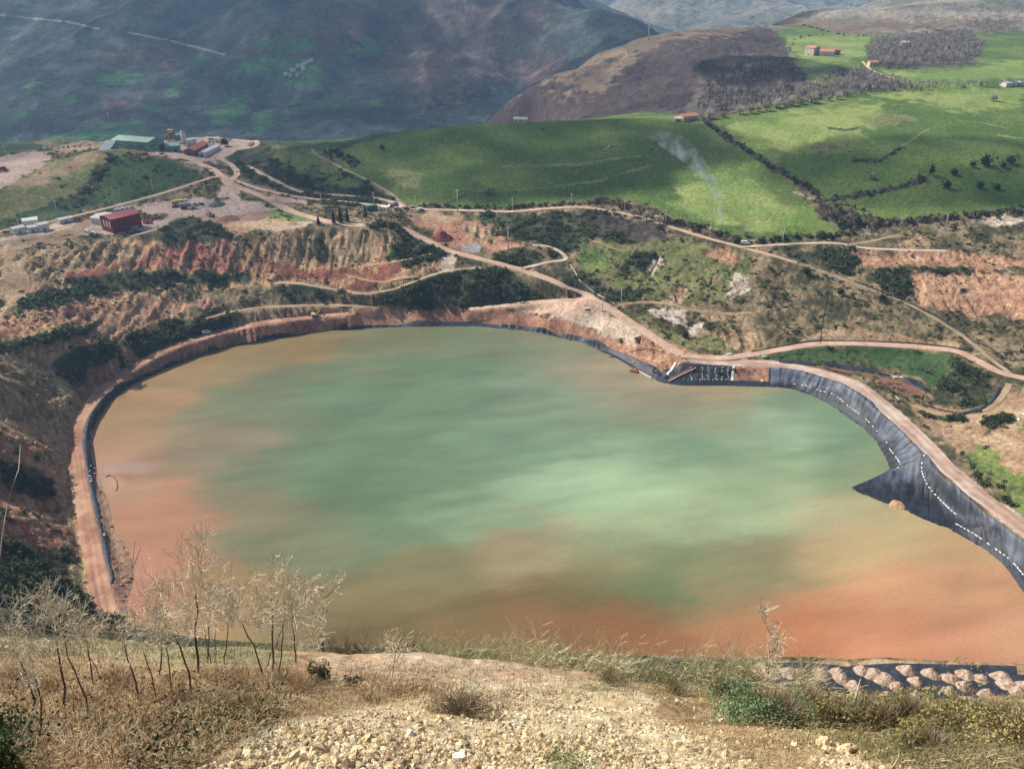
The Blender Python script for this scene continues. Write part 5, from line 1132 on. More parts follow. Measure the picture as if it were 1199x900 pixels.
# orange drums and white bulk bags
for k in range(9):
    a = (169 + (k % 3) * 4.2, 256 + (k // 3) * 3.)
    p = hit1(*a); r = empty('drum', p, 0, 'orange red drum stacked right of the red shed', 'drum', 'drums beside the red shed')
    MB().tube([(0, 0, -.2), (0, 0, 1.9)], .8, 12).build('barrel', m_orange, r, True); MB().tube([(0, 0, 1.9), (0, 0, 2.)], .7, 12).build('lid', m_rust, r)
bb = rounded('bulk_bag', (2.2, 2., 2.2), m_bag, 8)
for k in range(8):
    o = bb if k == 0 else bb.copy()
    if k: COL.objects.link(o)
    p = hit1(136 + k * 2.7, 248 - k * .45 - (k % 2) * 1.4); o.location = p + Vector((0, 0, 1)); o.rotation_euler = (0, 0, k * .7); tag(o, 'white bulk bag in the row behind the red shed roof', 'bulk bag', 'white bulk bags behind the red shed')
for k in range(26):
    a, b_ = ((246 + (k % 6) * 3.6 + random.uniform(-1, 1), 164 + (k // 6) * 3.2 + random.uniform(-.6, .6)) if k < 16 else (48 + (k - 16) * 6.5 + random.uniform(-2, 2), 176 - (k - 16) * .6))
    p = hit1(a, b_); r = empty('pallet_stack', p, random.uniform(0, 3), 'white wrapped pallet stack in the plant yard right of the white roofed hall' if k < 16 else 'small pale pallet stack on the dirt beyond the grassy knoll', 'pallet stack', 'pallet stacks in the plant yard' if k < 16 else 'pallet stacks beyond the knoll')
    w_ = random.uniform(1.4, 2.6); MB().box((0, 0, .1), (w_ + .2, 1.6, .5)).build('pallet', m_rust, r); MB().box((0, 0, 1.2), (w_, 1.4, 1.7), taper=.94).build('load', random.choice([m_whitewall, m_whitewall, m_steel, m_pole]), r)
# pump pontoon and jetty
p = Vector(px2w(743, 434.5, .1)); r = empty('pump_pontoon', p, -.5, 'small rusty pump pontoon floating off the bend of the bank', 'pontoon')
MB().box((0, 0, .35), (4.4, 3.4, .8)).build('float', m_rust, r); MB().box((0, 0, 1.1), (1.6, 1.3, .8)).build('pump', m_orange, r)
for x, y in ((-2, -1.5), (2, -1.5), (-2, 1.5), (2, 1.5)): MB().tube([(x, y, .7), (x, y, 1.7)], .06, 6).build('rail_post', m_pole, r)
MB().tube([(-2, -1.5, 1.7), (2, -1.5, 1.7), (2, 1.5, 1.7), (-2, 1.5, 1.7), (-2, -1.5, 1.7)], .05, 4).build('handrail', m_pole, r)
def tube_on(line, rad, m_, name, label, cat, lift=.3, n=60, group=None, water=False):
    q = catmull(line, n); g = T.hit(q[:, 0], q[:, 1])
    z = np.maximum(g[:, 2], .1) + lift
    if water: g = px2w(q[:, 0], q[:, 1], np.full(len(q), .15)); z = g[:, 2]
    o = MB().tube([(x, y, zz) for (x, y, _), zz in zip(g, z)], rad, 6).build(name, m_, smooth=True); tag(o, label, cat, group); return o
tube_on([(747, 434), (756, 439), (764, 443)], .55, m_stone, 'gangway', 'pale gangway from the pump pontoon to the bank', 'gangway', water=True, n=8)
tube_on([(781, 447), (790, 442), (800, 437), (812, 430)], .5, m_rust, 'discharge_pipe', 'rusty discharge pipe crossing the left end of the black panel', 'pipe', .7)
tube_on([(783, 448), (798, 440), (815, 432)], .35, m_pole, 'discharge_pipe', 'pale discharge pipe beside the rusty one on the black panel', 'pipe', .8)
m_blackpipe = mat('black_pipe', (.02, .018, .018), .5)
tube_on([(880, 412), (920, 405), (950, 399.5), (975, 399), (1020, 400), (1060, 401.5), (1100, 405), (1138, 411)], .32, m_blackpipe, 'pipeline', 'black pipeline along the upper edge of the right road', 'pipe', .3, 140)
tube_on([(1000, 329), (1040, 345), (1090, 367), (1122, 386), (1140, 400), (1160, 408), (1175, 424), (1185, 435), (1199, 440)], .34, m_blackpipe, 'pipeline', 'black pipeline following the long diagonal track', 'pipe', .3, 140)
tube_on([(960, 402), (962, 385), (966, 362), (970, 340)], .13, m_blackpipe, 'pipeline', 'black pipeline running straight up the brown scrub slope', 'pipe', .3)
tube_on([(668, 311), (674, 320), (680, 330), (700, 345), (720, 356)], .28, m_pole, 'pipeline', 'pale pipeline curving down to the haul road', 'pipe', .3)
tube_on([(1078, 471), (1100, 480), (1130, 484), (1150, 482)], .3, m_blackpipe, 'pipeline', 'black pipeline round the edge of the basin thicket', 'pipe', .3)
tube_on([(712, 425), (735, 413), (760, 409), (780, 414)], .16, m_dark, 'hose', 'thin dark hose lying across the orange pad', 'hose', .2)
tube_on([(124, 558), (129, 556), (135, 560), (137.5, 568), (136, 574)], .22, m_rust, 'hose', 'brown floating hose loop by the left mud spit', 'hose', water=True)
o = MB().tube([Vector(px2w(154, 670, -.2)), Vector(px2w(158, 634, 2.4))], [.16, .1], 6).build('stake', m_dark); tag(o, 'dark leaning stake standing in the shallows at the lower left', 'stake')
p = hit1(750, 399); r = empty('screen_panel', p, .55, 'dark slatted steel screen leaning on the orange pad', 'screen')
fr = Matrix.Rotation(R(35), 4, 'X')
for k in range(4):
    o = MB().box((-2.4 + k * 1.6, 0, 1.2), (1.2, .2, 3.6)).build('slat', m_dark, r); o.rotation_euler = (R(-50), 0, 0)
for zz in (.4, 2.1):
    o = MB().box((0, .12, zz), (6.4, .2, .3)).build('frame', m_rust, r); o.rotation_euler = (R(-50), 0, 0)
p = hit1(1051, 443.5); r = empty('weir_block', p, -.2, 'pale concrete weir block on the outer edge of the settling basin', 'weir'); MB().box((0, 0, .6), (4.4, 1.6, 1.6)).build('block', m_pole, r); MB().box((0, 0, 1.55), (1.2, .3, .4)).build('gate', m_dark, r)
o = rounded('tarpaulin', (3.4, 2.4, 1.4), mat('green_tarp', S(120, 186, 130), .7), 5, .3); o.location = hit1(895, 418.5) + Vector((0, 0, .5)); tag(o, 'bright green tarpaulin heap at the start of the right road', 'tarpaulin')
for a, lab in (((854, 415.5), 'white plastic roll on the verge at the road bend'), ((687, 362), 'white plastic bundle on the pale slope by the haul road')):
    o = rounded('plastic_roll', (3.6, 1.3, 1.1), m_bag, 11); o.location = hit1(*a) + Vector((0, 0, .45)); tag(o, lab, 'plastic roll')

# ------------------------------------------------------------------ cows: one skinned body each
def cow_mesh():
    me = bpy.data.meshes.new('cow')
    vs = [(0, 0, 1.15), (-.7, 0, 1.2), (.7, 0, 1.2), (1.05, 0, 1.35), (1.4, 0, 1.1), (1.62, 0, .85)]; ed = [(0, 1), (0, 2), (2, 3), (3, 4), (4, 5)]; rd = [.42, .38, .4, .22, .17, .1]
    for x in (-.72, .72):
        for s in (-1, 1):
            b0 = len(vs); vs += [(x, s * .24, .75), (x + .04, s * .25, .4), (x, s * .25, .03)]; rd += [.14, .085, .075]; ed += [(1 if x < 0 else 2, b0), (b0, b0 + 1), (b0 + 1, b0 + 2)]
    b0 = len(vs); vs += [(-1.05, 0, 1.2), (-1.1, 0, .6)]; rd += [.05, .03]; ed += [(1, b0), (b0, b0 + 1)]
    for s in (-1, 1): b0 = len(vs); vs += [(1.32, s * .26, 1.24)]; rd += [.05]; ed += [(4, b0)]
    me.from_pydata(vs, ed, []); o = bpy.data.objects.new('cow', me); COL.objects.link(o)
    o.modifiers.new('skin', 'SKIN'); o.modifiers.new('sub', 'SUBSURF').render_levels = 1
    for i, sv in enumerate(me.skin_vertices[0].data): sv.radius = (rd[i], rd[i]); sv.use_root = i == 0
    return o
cowA = cow_mesh(); cowA.data.materials.append(mat('tan_hide', S(206, 172, 128), .9)); cowB = cow_mesh(); cowB.data.materials.append(mat('black_hide', (.02, .018, .016), .9))
COWS = [(703, 186, 0), (707, 184, 0), (708, 181, 0), (706, 178, 0), (710, 176, 0), (713, 173, 0), (715, 171, 0), (726, 172, 0), (701, 161, 0), (768, 168, 1), (763, 177, 1), (752, 172, 0), (770, 162, 1), (635, 153, 1)]
ub = {0: True, 1: True}
for a, b_, k in COWS:
    src = cowB if k else cowA
    o = src if ub[k] else src.copy()
    if not ub[k]: COL.objects.link(o)
    ub[k] = False
    o.location = hit1(a, b_); o.rotation_euler = (0, 0, random.uniform(0, 6)); o.scale = (1.15,) * 3
    tag(o, 'black cow standing apart on the green hill pasture' if k else 'tan cow grazing in the herd on the green hill pasture', 'cow', 'cows on the green hill')

# ------------------------------------------------------------------ smoke
base = hit1(843, 264)
sp_ = [base + Vector(v) for v in ((0, 0, .5), (-.6, 1, 8), (-2.2, 4, 17), (-7, 13, 29), (-19, 32, 42), (-38, 66, 54))]
mbs = MB(); mbs.tube(sp_, [.8, 1.7, 2.6, 4.2, 6.6, 9.], 14); 
m = bpy.data.materials.new('smoke'); m.use_nodes = True; t = m.node_tree; t.nodes.clear()
out = t.nodes.new('ShaderNodeOutputMaterial'); pv = t.nodes.new('ShaderNodeVolumePrincipled'); pv.inputs['Color'].default_value = (.8, .88, 1, 1)
tc = t.nodes.new('ShaderNodeTexCoord'); sx = t.nodes.new('ShaderNodeSeparateXYZ'); t.links.new(tc.outputs['Object'], sx.inputs[0])
mr = t.nodes.new('ShaderNodeMapRange'); mr.inputs['From Min'].default_value = base.z; mr.inputs['From Max'].default_value = base.z + 60; mr.inputs['To Min'].default_value = .30; mr.inputs['To Max'].default_value = .006
pw = t.nodes.new('ShaderNodeMath'); pw.operation = 'MULTIPLY'
t.links.new(sx.outputs['Z'], mr.inputs['Value']); n = noise_node(t, .16, 3, .6)
nr = t.nodes.new('ShaderNodeMapRange'); nr.inputs['From Min'].default_value = .42; nr.inputs['From Max'].default_value = .72; t.links.new(n.outputs[0], nr.inputs['Value'])
mr.interpolation_type = 'LINEAR'; q2 = t.nodes.new('ShaderNodeMath'); q2.operation = 'POWER'; q2.inputs[1].default_value = 1.6; t.links.new(mr.outputs[0], q2.inputs[0])
t.links.new(q2.outputs[0], pw.inputs[0]); t.links.new(nr.outputs[0], pw.inputs[1])
pm = t.nodes.new('ShaderNodeMath'); pm.operation = 'MULTIPLY'; pm.inputs[1].default_value = 2.2; t.links.new(pw.outputs[0], pm.inputs[0]); t.links.new(pm.outputs[0], pv.inputs['Density'])
t.links.new(pv.outputs[0], out.inputs['Volume'])
o = mbs.build('smoke', m, smooth=True); tag(o, 'thin bluish smoke column rising from the hedge below the pasture', 'smoke', kind='stuff')
# ------------------------------------------------------------------ foliage builders
def m_foliage(name, trans=.25, objvar=.2, n=.9):
    m, t, b, out = nt(name)
    a = t.nodes.new('ShaderNodeAttribute'); a.attribute_name = 'Col'
    c = vary(t, a.outputs['Color'], noise_node(t, n, 4, .6).outputs[0], .75, 1.25)
    oi = t.nodes.new('ShaderNodeObjectInfo'); mr = t.nodes.new('ShaderNodeMapRange')
    mr.inputs['To Min'].default_value = 1 - objvar; mr.inputs['To Max'].default_value = 1 + objvar; t.links.new(oi.outputs['Random'], mr.inputs['Value'])
    mx = t.nodes.new('ShaderNodeMix'); mx.data_type = 'RGBA'; mx.blend_type = 'MULTIPLY'; mx.inputs[0].default_value = 1
    t.links.new(c, mx.inputs[6]); t.links.new(mr.outputs[0], mx.inputs[7]); c = mx.outputs[2]
    t.links.new(c, b.inputs['Base Color']); b.inputs['Roughness'].default_value = .85; b.inputs['Specular IOR Level'].default_value = .12
    tr = t.nodes.new('ShaderNodeBsdfTranslucent'); t.links.new(c, tr.inputs[0])
    ms = t.nodes.new('ShaderNodeMixShader'); ms.inputs[0].default_value = trans
    t.links.new(b.outputs[0], ms.inputs[1]); t.links.new(tr.outputs[0], ms.inputs[2]); t.links.new(ms.outputs[0], out.inputs[0])
    return m
MF = m_foliage('foliage'); MT = m_foliage('twigs', .05, .18)

def leaf_cloud(n, rx, ry, rz, seed, c1, c2, leaf=.22, zc=None, lobes=5, aspect=.55):
    """leaf-sized quads through lumpy lobes; returns V, F, C"""
    g = np.random.default_rng(seed)
    L = g.normal(0, .45, (lobes, 3)); L[:, 2] = np.abs(L[:, 2]) * .7; rad = g.uniform(.35, .62, lobes)
    k = g.integers(0, lobes, n); d = g.normal(0, 1, (n, 3)); d /= np.linalg.norm(d, axis=1)[:, None]
    p = L[k] + d * (rad[k] * g.uniform(.45, 1., n) ** .5)[:, None]
    p[:, 2] = np.abs(p[:, 2] + .15)
    p = p * np.array([rx, ry, rz])
    if zc is not None: p[:, 2] += zc
    a = g.normal(0, 1, (n, 3)); a /= np.linalg.norm(a, axis=1)[:, None]
    b = np.cross(a, g.normal(0, 1, (n, 3))); b /= np.linalg.norm(b, axis=1)[:, None] + 1e-9
    s = leaf * g.uniform(.6, 1.35, n)[:, None]
    V = np.stack([p - a * s, p + b * s * aspect, p + a * s, p - b * s * aspect], 1).reshape(-1, 3)
    t = np.clip(g.uniform(0, 1, (n, 1)) * .6 + (g.uniform(0, 1, lobes)[k])[:, None] * .5 - .05, 0, 1)
    C = np.repeat(c1 * (1 - t) + c2 * t, 4, 0)
    return V, np.arange(4 * n).reshape(-1, 4), C
def twig_cloud(n, rx, ry, rz, seed, c1, c2, w=.03, z0=0., up=.8, ln=.55):
    """thin slivers that fan out from the base: a leafless shrub or crown"""
    g = np.random.default_rng(seed)
    d = g.normal(0, 1, (n, 3)); d[:, 2] = np.abs(d[:, 2]) * up + .25; d /= np.linalg.norm(d, axis=1)[:, None]
    st = g.uniform(.1, .62, (n, 1)); p = d * st * np.array([rx, ry, rz]); 
    d2 = d + g.normal(0, .35, (n, 3)); d2 /= np.linalg.norm(d2, axis=1)[:, None]
    q = p + d2 * np.array([rx, ry, rz]) * ln * g.uniform(.5, 1., (n, 1))
    e = np.cross(d2, g.normal(0, 1, (n, 3))); e /= np.linalg.norm(e, axis=1)[:, None] + 1e-9
    p[:, 2] += z0; q[:, 2] += z0
    V = np.stack([p - e * w, p + e * w, q + e * w * .3, q - e * w * .3], 1).reshape(-1, 3)
    t = g.uniform(0, 1, (n, 1)); C = np.repeat(c1 * (1 - t) + c2 * t, 4, 0)
    return V, np.arange(4 * n).reshape(-1, 4), C
def join(parts):
    V = []; Fc = []; C = []; o = 0
    for v, f, c in parts: V.append(v); Fc.append(f + o); C.append(c); o += len(v)
    return np.concatenate(V), np.concatenate(Fc), np.concatenate(C)
def stem(pts, r0, r1, n=5, c=(.05, .04, .03)):
    b = MB(); b.tube(pts, list(np.linspace(r0, r1, len(pts))), n, cap=False)
    f = np.array(b.f); return np.array([tuple(v) for v in b.v]), f, np.tile(np.array(c), (len(b.v), 1))

# ------------------------------------------------------------------ scrub over the middle ground
ids = list(CL)
WT = {'dscrub': 1., 'deep': 1.9, 'scrub': .55, 'olive': .22, 'green': .14, 'shadsc': .5, 'pit': .2, 'cliff': .12, 'rcliff': .14, 'pitred': .2, 'heath': .25, 'dgrass': .16, 'white': .05, 'red': .05, 'orange': .03, 'redsoil': .02, 'tan': .02, 'knoll': .02}
wt = np.zeros(len(ids))
for k, v in WT.items(): wt[ids.index(k)] = v
PXg, PYg = w2px(T.X, T.Y, T.Z)
LX = (poly_sd(PXg, PYg, [(985, 565), (1040, 540), (895, 455), (895, 425), (960, 436), (1010, 458), (1090, 530), (1140, 580), (1260, 660), (1260, 760), (1190, 700), (1110, 625), (1000, 585)]) > 0)
clump = sstep(.38, .62, fbm(T.X * .06, T.Y * .06, 3, 901))
wgt = wt[gCls] * (.25 + 1.3 * clump) * (PXg > -25) & (PXg < 1225) if False else wt[gCls] * (.2 + 1.4 * clump) * ((PXg > -25) & (PXg < 1225) & (PYg > 165) & (PYg < 735) & (T.Y < 700) & (RD > 1.5) & (sd < -4) & ~LX)
area = T.Y * T.Y; wgt = wgt * area
cdf = np.cumsum(wgt.ravel()); NB = 8200
idx = np.searchsorted(cdf, rng.uniform(0, cdf[-1], NB))
bj, bi = np.unravel_index(idx, wgt.shape)
bx, by, bz = T.X[bj, bi], T.Y[bj, bi], T.Z[bj, bi]; bcl = np.array(ids)[gCls[bj, bi]]
bsize = rng.uniform(.9, 2.1, NB) * np.where(np.isin(bcl, ['deep', 'dscrub']), 1.25, .85) * np.where(by < 290, 1.25, 1.)
p_bare = np.array([{'dscrub': .2, 'deep': .06, 'scrub': .62, 'olive': .35, 'shadsc': .5, 'pit': .5, 'heath': .75, 'green': .2}.get(c, .4) for c in bcl])
bare = rng.uniform(0, 1, NB) < p_bare
c_g1, c_g2, c_o1, c_o2, c_b1, c_b2 = S(50, 64, 38), S(98, 112, 64), S(82, 90, 46), S(126, 124, 68), S(100, 82, 62), S(164, 142, 112)
TG = [leaf_cloud(150, 1, 1, 1.0, 40 + k, c_g1, c_g2, .22) for k in range(3)] + [leaf_cloud(130, 1, 1, .85, 45 + k, c_o1, c_o2, .2) for k in range(2)]
TB = [twig_cloud(90, 1, 1, 1.25, 50 + k, c_b1, c_b2, .035) for k in range(3)]
gob = [mk('gorse_bush', *t_[:2], MF, t_[2]) for t_ in TG]; bob = [mk('bare_shrub', *t_[:2], MT, t_[2]) for t_ in TB]
key = bsize / np.hypot(by, 200 - bz); order = np.argsort(-key)
ng = nb = 0; rest = []; fresh = set()
for i in order:
    v = int(rng.integers(0, 99)); rz = rng.uniform(0, 6.28); s = bsize[i]
    if bare[i] and nb < 240: src = bob[v % 3]; nb += 1; lab, cat, gr = 'bare brown shrub in the scrub on the slopes round the pond', 'shrub', 'bare shrubs on the pond slopes'
    elif not bare[i] and ng < 285: src = gob[v % 5 if bcl[i] not in ('deep', 'dscrub') else v % 3]; ng += 1; lab, cat, gr = 'dark green gorse bush in the scrub on the slopes round the pond', 'bush', 'gorse bushes on the pond slopes'
    else: rest.append(i); continue
    o = src if src.name not in fresh else src.copy()
    if src.name in fresh: COL.objects.link(o)
    else: fresh.add(src.name)
    o.location = (bx[i], by[i], bz[i] - .15); o.rotation_euler = (0, 0, rz); o.scale = (s * rng.uniform(.9, 1.5), s, s * rng.uniform(.6, 1.)); tag(o, lab, cat, gr)
def scatter_mass(name, items, mat_, kind='stuff'):
    Vs = []; Fs = []; Cs = []; o = 0
    for (v, f, c), loc, rz, sc in items:
        cs, sn = math.cos(rz), math.sin(rz); q = v * np.array(sc)
        q = np.stack([q[:, 0] * cs - q[:, 1] * sn, q[:, 0] * sn + q[:, 1] * cs, q[:, 2]], -1) + np.array(loc)
        Vs.append(q); Fs.append(f + o); Cs.append(c * rng.uniform(.75, 1.3)); o += len(v)
    ob = mk(name, np.concatenate(Vs), np.concatenate(Fs), mat_, np.concatenate(Cs))
    if kind: ob['kind'] = kind
    return ob
LG = [leaf_cloud(46, 1, 1, 1.0, 60 + k, c_g1, c_g2, .34) for k in range(4)] + [leaf_cloud(46, 1, 1, .85, 65 + k, c_o1, c_o2, .32) for k in range(3)]; LB = [twig_cloud(40, 1, 1, 1.25, 70 + k, c_b1, c_b2, .06) for k in range(4)]
items = []
for i in rest:
    s = bsize[i]; v = int(rng.integers(0, 99))
    t_ = LB[v % 4] if bare[i] else (LG[v % 4] if bcl[i] in ('deep', 'dscrub') else LG[v % 7])
    items.append((t_, (bx[i], by[i], bz[i] - .15), rng.uniform(0, 6.28), (s * rng.uniform(.9, 1.6), s * rng.uniform(.9, 1.3), s * rng.uniform(.55, 1.))))
tag(scatter_mass('scrub', items, MF), 'low scrub covering the slopes round the pond', 'scrub')

RBL = []
WT2 = {'pit': 1., 'pitred': .8, 'cliff': .6, 'rcliff': .6, 'white': 2., 'orange': .5, 'tan': .12, 'mud': .5, 'shadsc': .4, 'red': .3, 'olive': .12, 'scrub': .06, 'redsoil': .12}
w2 = np.array([WT2.get(k, 0.) for k in ids])[gCls] * ((PXg > -25) & (PXg < 1225) & (PYg > 240) & (PYg < 730) & (T.Y < 620) & (RD > .6) & (sd < -1) & ~LX) * (.1 + 2 * sstep(.48, .66, fbm(T.X * .05, T.Y * .05, 4, 931))) * T.Y ** 2
cdf2 = np.cumsum(w2.ravel()); id2 = np.searchsorted(cdf2, rng.uniform(0, cdf2[-1], 3600)); rj, ri2 = np.unravel_index(id2, w2.shape)
def rock(seed, sub=1):
    v, f = ico(sub); n = fbm(v[:, 0] * 1.7 + seed * 3, v[:, 1] * 1.7 + v[:, 2] * 1.1 + seed, 3, seed)
    g = np.random.default_rng(seed); v = v * (.62 + .76 * n)[:, None] * g.uniform(.6, 1.15, 3)
    for _ in range(4):
        d = g.normal(0, 1, 3); d /= np.linalg.norm(d); h = v @ d; v = v - np.outer(np.clip(h - .55, 0, None), d)
    return v, f
RKS = [rock(200 + k) for k in range(6)]
for j_, i_ in zip(rj, ri2):
    v, f = RKS[int(rng.integers(6))]; c = gC[j_, i_] * rng.uniform(.85, 1.3); s_ = float(np.clip(rng.lognormal(-.75, .5), .2, 1.6))
    RBL.append(((v, f, np.tile(c, (len(v), 1))), (T.X[j_, i_], T.Y[j_, i_], T.Z[j_, i_]), rng.uniform(0, 6.28), (s_ * 1.2, s_, s_ * .75)))
m_rub = mat_col('rubble_stone', n1=1.5, n2=6., lo=.7, hi=1.3)
tag(scatter_mass('rubble', RBL, m_rub), 'loose rubble strewn over the cut slopes', 'rubble')

# ------------------------------------------------------------------ hedgerows, one thing each
c_h1, c_h2 = S(58, 60, 44), S(108, 98, 78)
HG = [leaf_cloud(60, 1, 1, 1, 80 + k, S(44, 52, 36), S(84, 84, 58), .3) for k in range(3)] + [twig_cloud(70, 1, 1, 1.4, 85 + k, S(130, 115, 90), S(186, 168, 136), .06) for k in range(4)]
def hedge(line, label, n, s0=1.4, s1=2.6, spread=2., bareness=.65):
    q = catmull(line, 300); g = T.hit(q[:, 0], q[:, 1]); d = np.r_[0, np.cumsum(np.hypot(*np.diff(g[:, :2], axis=0).T))]
    it = []
    for s in np.sort(rng.uniform(0, d[-1], n)):
        p = np.array([np.interp(s, d, g[:, k]) for k in range(3)]); p[:2] += rng.normal(0, spread * .5, 2); p[2] = T.at(p[0], p[1]) - .2
        r = rng.uniform(s0, s1); v = int(rng.integers(0, 99)); t_ = HG[3 + v % 4] if rng.uniform() < bareness else HG[v % 3]
        it.append((t_, p, rng.uniform(0, 6.28), (r * rng.uniform(.8, 1.2), r * rng.uniform(.8, 1.2), r * rng.uniform(.7, 1.3))))
    o = scatter_mass('hedgerow', it, MT, None); tag(o, label, 'hedge', 'hedgerows on the green hills')
hedge([(826, 141), (838, 152), (850, 163), (866, 170), (886, 184), (905, 197), (930, 211), (950, 222), (963, 238), (980, 252)], 'long dark hedgerow running down between the two green pastures', 260, 1.3, 2.8, 3.4)
hedge([(972, 236), (998, 230), (1030, 224), (1060, 217), (1082, 210)], 'dark hedgerow climbing right across the lower right pasture', 120, 1.3, 2.6, 3.)
hedge([(962, 240), (975, 250), (990, 262), (1005, 255), (985, 240)], 'thick dark copse where the two hedgerows meet', 90, 1.8, 3.4, 9)
hedge([(490, 241), (540, 243), (580, 243.5), (640, 240), (690, 238)], 'low dark hedgerow along the top of the hill road', 110, 1., 1.8, 2.2, .25)
hedge([(688, 236), (720, 238), (750, 246), (775, 255)], 'tall pale hedge of leafless bushes at the foot of the sunny pasture', 80, 1.8, 3.2, 4, .8)
hedge([(775, 257), (810, 266), (840, 274), (868, 281)], 'dark hedge beneath the smoke', 80, 1.5, 2.8, 3.5, .5)
hedge([(876, 283), (905, 281), (940, 277), (975, 277), (1000, 275)], 'dark hedge along the pale branch road', 80, 1.3, 2.4, 3., .35)
hedge([(985, 268), (1020, 264), (1060, 260), (1110, 256), (1160, 250), (1205, 246)], 'dark hedge under the right hill, out to the picture edge', 150, 1.6, 2.8, 4, .4)
hedge([(1000, 188), (1020, 190), (1036, 187), (1056, 172)], 'short dark thorn row in the middle of the right pasture', 24, .9, 1.6, 1.2, .3)
hedge([(566, 228), (572, 225), (578, 222)], 'small bare thicket on the lower edge of the green hill', 14, 1., 2., 1.5, .8)
hedge([(385, 178), (405, 186), (420, 196)], 'dark gorse belt beside the track up the green hill', 46, 1.5, 2.6, 5, .15)
hedge([(432, 266), (450, 263), (466, 268), (475, 278)], 'dark thicket on top of the pale cliff', 70, 1.8, 3.2, 5, .5)
hedge([(940, 119), (1000, 110), (1060, 105), (1090, 103)], 'thin hedge of leafless bushes along the right hill crest', 50, 1., 2., 2., .9)

# ------------------------------------------------------------------ single trees on the hills
m_bark = mat('bark', S(84, 70, 58), .95, var=.3, scale=3)
def tree_obj(name, crown, h0, r, matc=None):
    root = empty(name, (0, 0, 0)); MB().tube([(0, 0, -.6), (.1, 0, h0 * .5), (0, .08, h0)], [r, r * .8, r * .5], 7).build('trunk', m_bark, root, True)
    mk('crown', crown[0], crown[1], matc or MF, crown[2], parent=root); return root
def bare_crown(seed, rx, rz, z0, c1, c2, n=260, w=.06):
    return join([twig_cloud(n, rx, rx, rz, seed, c1, c2, w, z0, .9, .6), twig_cloud(n // 2, rx * .9, rx * .9, rz * .7, seed + 1, c1, c2, w, z0, .2, .6)])
PT = tree_obj('bare_tree', bare_crown(5, 3.8, 5.2, 1.6, S(196, 184, 156), S(226, 216, 188), 420, .09), 3.2, .35, MT)
PT2 = tree_obj('bare_tree', bare_crown(9, 3.2, 4.4, 1.5, S(180, 166, 138), S(214, 202, 172), 380, .09), 3., .3, MT)
pal = [(830, 139, 1.1), (846, 138, .8), (866, 134, .95), (879, 133, 1.05), (887, 131, .85), (897, 130, 1.1), (909, 127, 1.05), (918, 125.5, .8), (926, 124.5, 1.15), (938, 122.5, .95), (950, 121, 1.25), (970, 118.5, .8), (981, 117, .9)]
for k, (a, b_, s) in enumerate(pal):
    src = PT if k % 2 == 0 else PT2; p = hit1(a, b_)
    lab = 'pale round leafless tree in the row on the crest left of the right pasture'
    if k < 2: src.location = p; s *= 1.5; src.scale = (s, s, s); tag(src, lab, 'tree', 'pale round trees on the crest')
    else: dup(src, p, k * 1.3, s * 1.5, lab, 'pale round trees on the crest')
for a, b_, s, lab in ((718, 250, .8, 'pale leafless tree at the left end of the pasture foot hedge'), (742, 254, 1., 'tall pale leafless tree in the pasture foot hedge'), (757, 258, 1.1, 'pale leafless tree with a wide crown by the white cars'), (772, 263, 1., 'brownish leafless tree right of the white cars'), (1163, 119, 1., 'pale round bush tree in the upper right pasture'), (1020, 210, .8, 'grey leafless tree above the right hedgerow'), (873, 277, .7, 'small leafless tree in the hedge right of the smoke'), (573, 227, .8, 'lone bare tree on the lower edge of the green hill'), (1010, 106, .9, 'leafless tree on the crest left of the white barn')):
    dup(PT2, hit1(a, b_), rng.uniform(0, 6), s * 1.3, lab)['group'] = 'leafless trees by the pastures'
DT = tree_obj('dark_tree', leaf_cloud(420, 3.4, 3.4, 4.6, 33, S(30, 42, 30), S(62, 74, 46), .45, 1.2, 9), 2.6, .4)
dk = [(1088, 205, .8, 'tall narrow dark tree at the end of the right hedgerow'), (1105, 221, .75, 'low dark tree right of the tall narrow one'), (1117, 206, .6, 'small dark tree between hedgerow and edge group'), (1157, 196, 1.05, 'largest dark round tree at the right of the pasture'), (1186, 192, .9, 'dark tree nearest the right picture edge'), (1138, 195, .6, 'dark bush tree left of the largest dark tree'), (1172, 196, .6, 'low dark tree between the two big ones'), (1165, 223, .6, 'dark tree alone below the edge group'), (1148, 222, .6, 'dark bush tree low in the right pasture'), (449, 176, .55, 'lone dark bush high on the left of the green hill'), (267, 171, .95, 'dark round tree in the plant yard'), (1003, 262, .7, 'dark ivy tree at the hedge corner under the right hill'), (118, 413, .9, 'dark tree leaning over the left pit wall'), (150, 401, .75, 'dark tree right of the left pit wall tree'), (100, 420, .7, 'dark tree lowest on the left pit wall'), (948, 322, .75, 'dark spreading tree beside the diagonal track'), (985, 345, .6, 'dark bush tree under the diagonal track'), (1030, 352, .6, 'bluish dark bush tree right of the scrub middle'), (800, 395, .5, 'dark tree low on the white rocks slope'), (765, 302, .5, 'dark tree in the gully of the olive slope')]
for k, (a, b_, s, lab) in enumerate(dk):
    p = hit1(a, b_); s *= 1.65
    if k == 0: DT.location = p; DT.scale = (s * .7, s * .7, s * 1.1); tag(DT, lab, 'tree', 'dark trees on the slopes')
    else: dup(DT, p, k * 1.1, (s * 1.15, s, s * rng.uniform(.75, 1.)), lab, 'dark trees on the slopes')
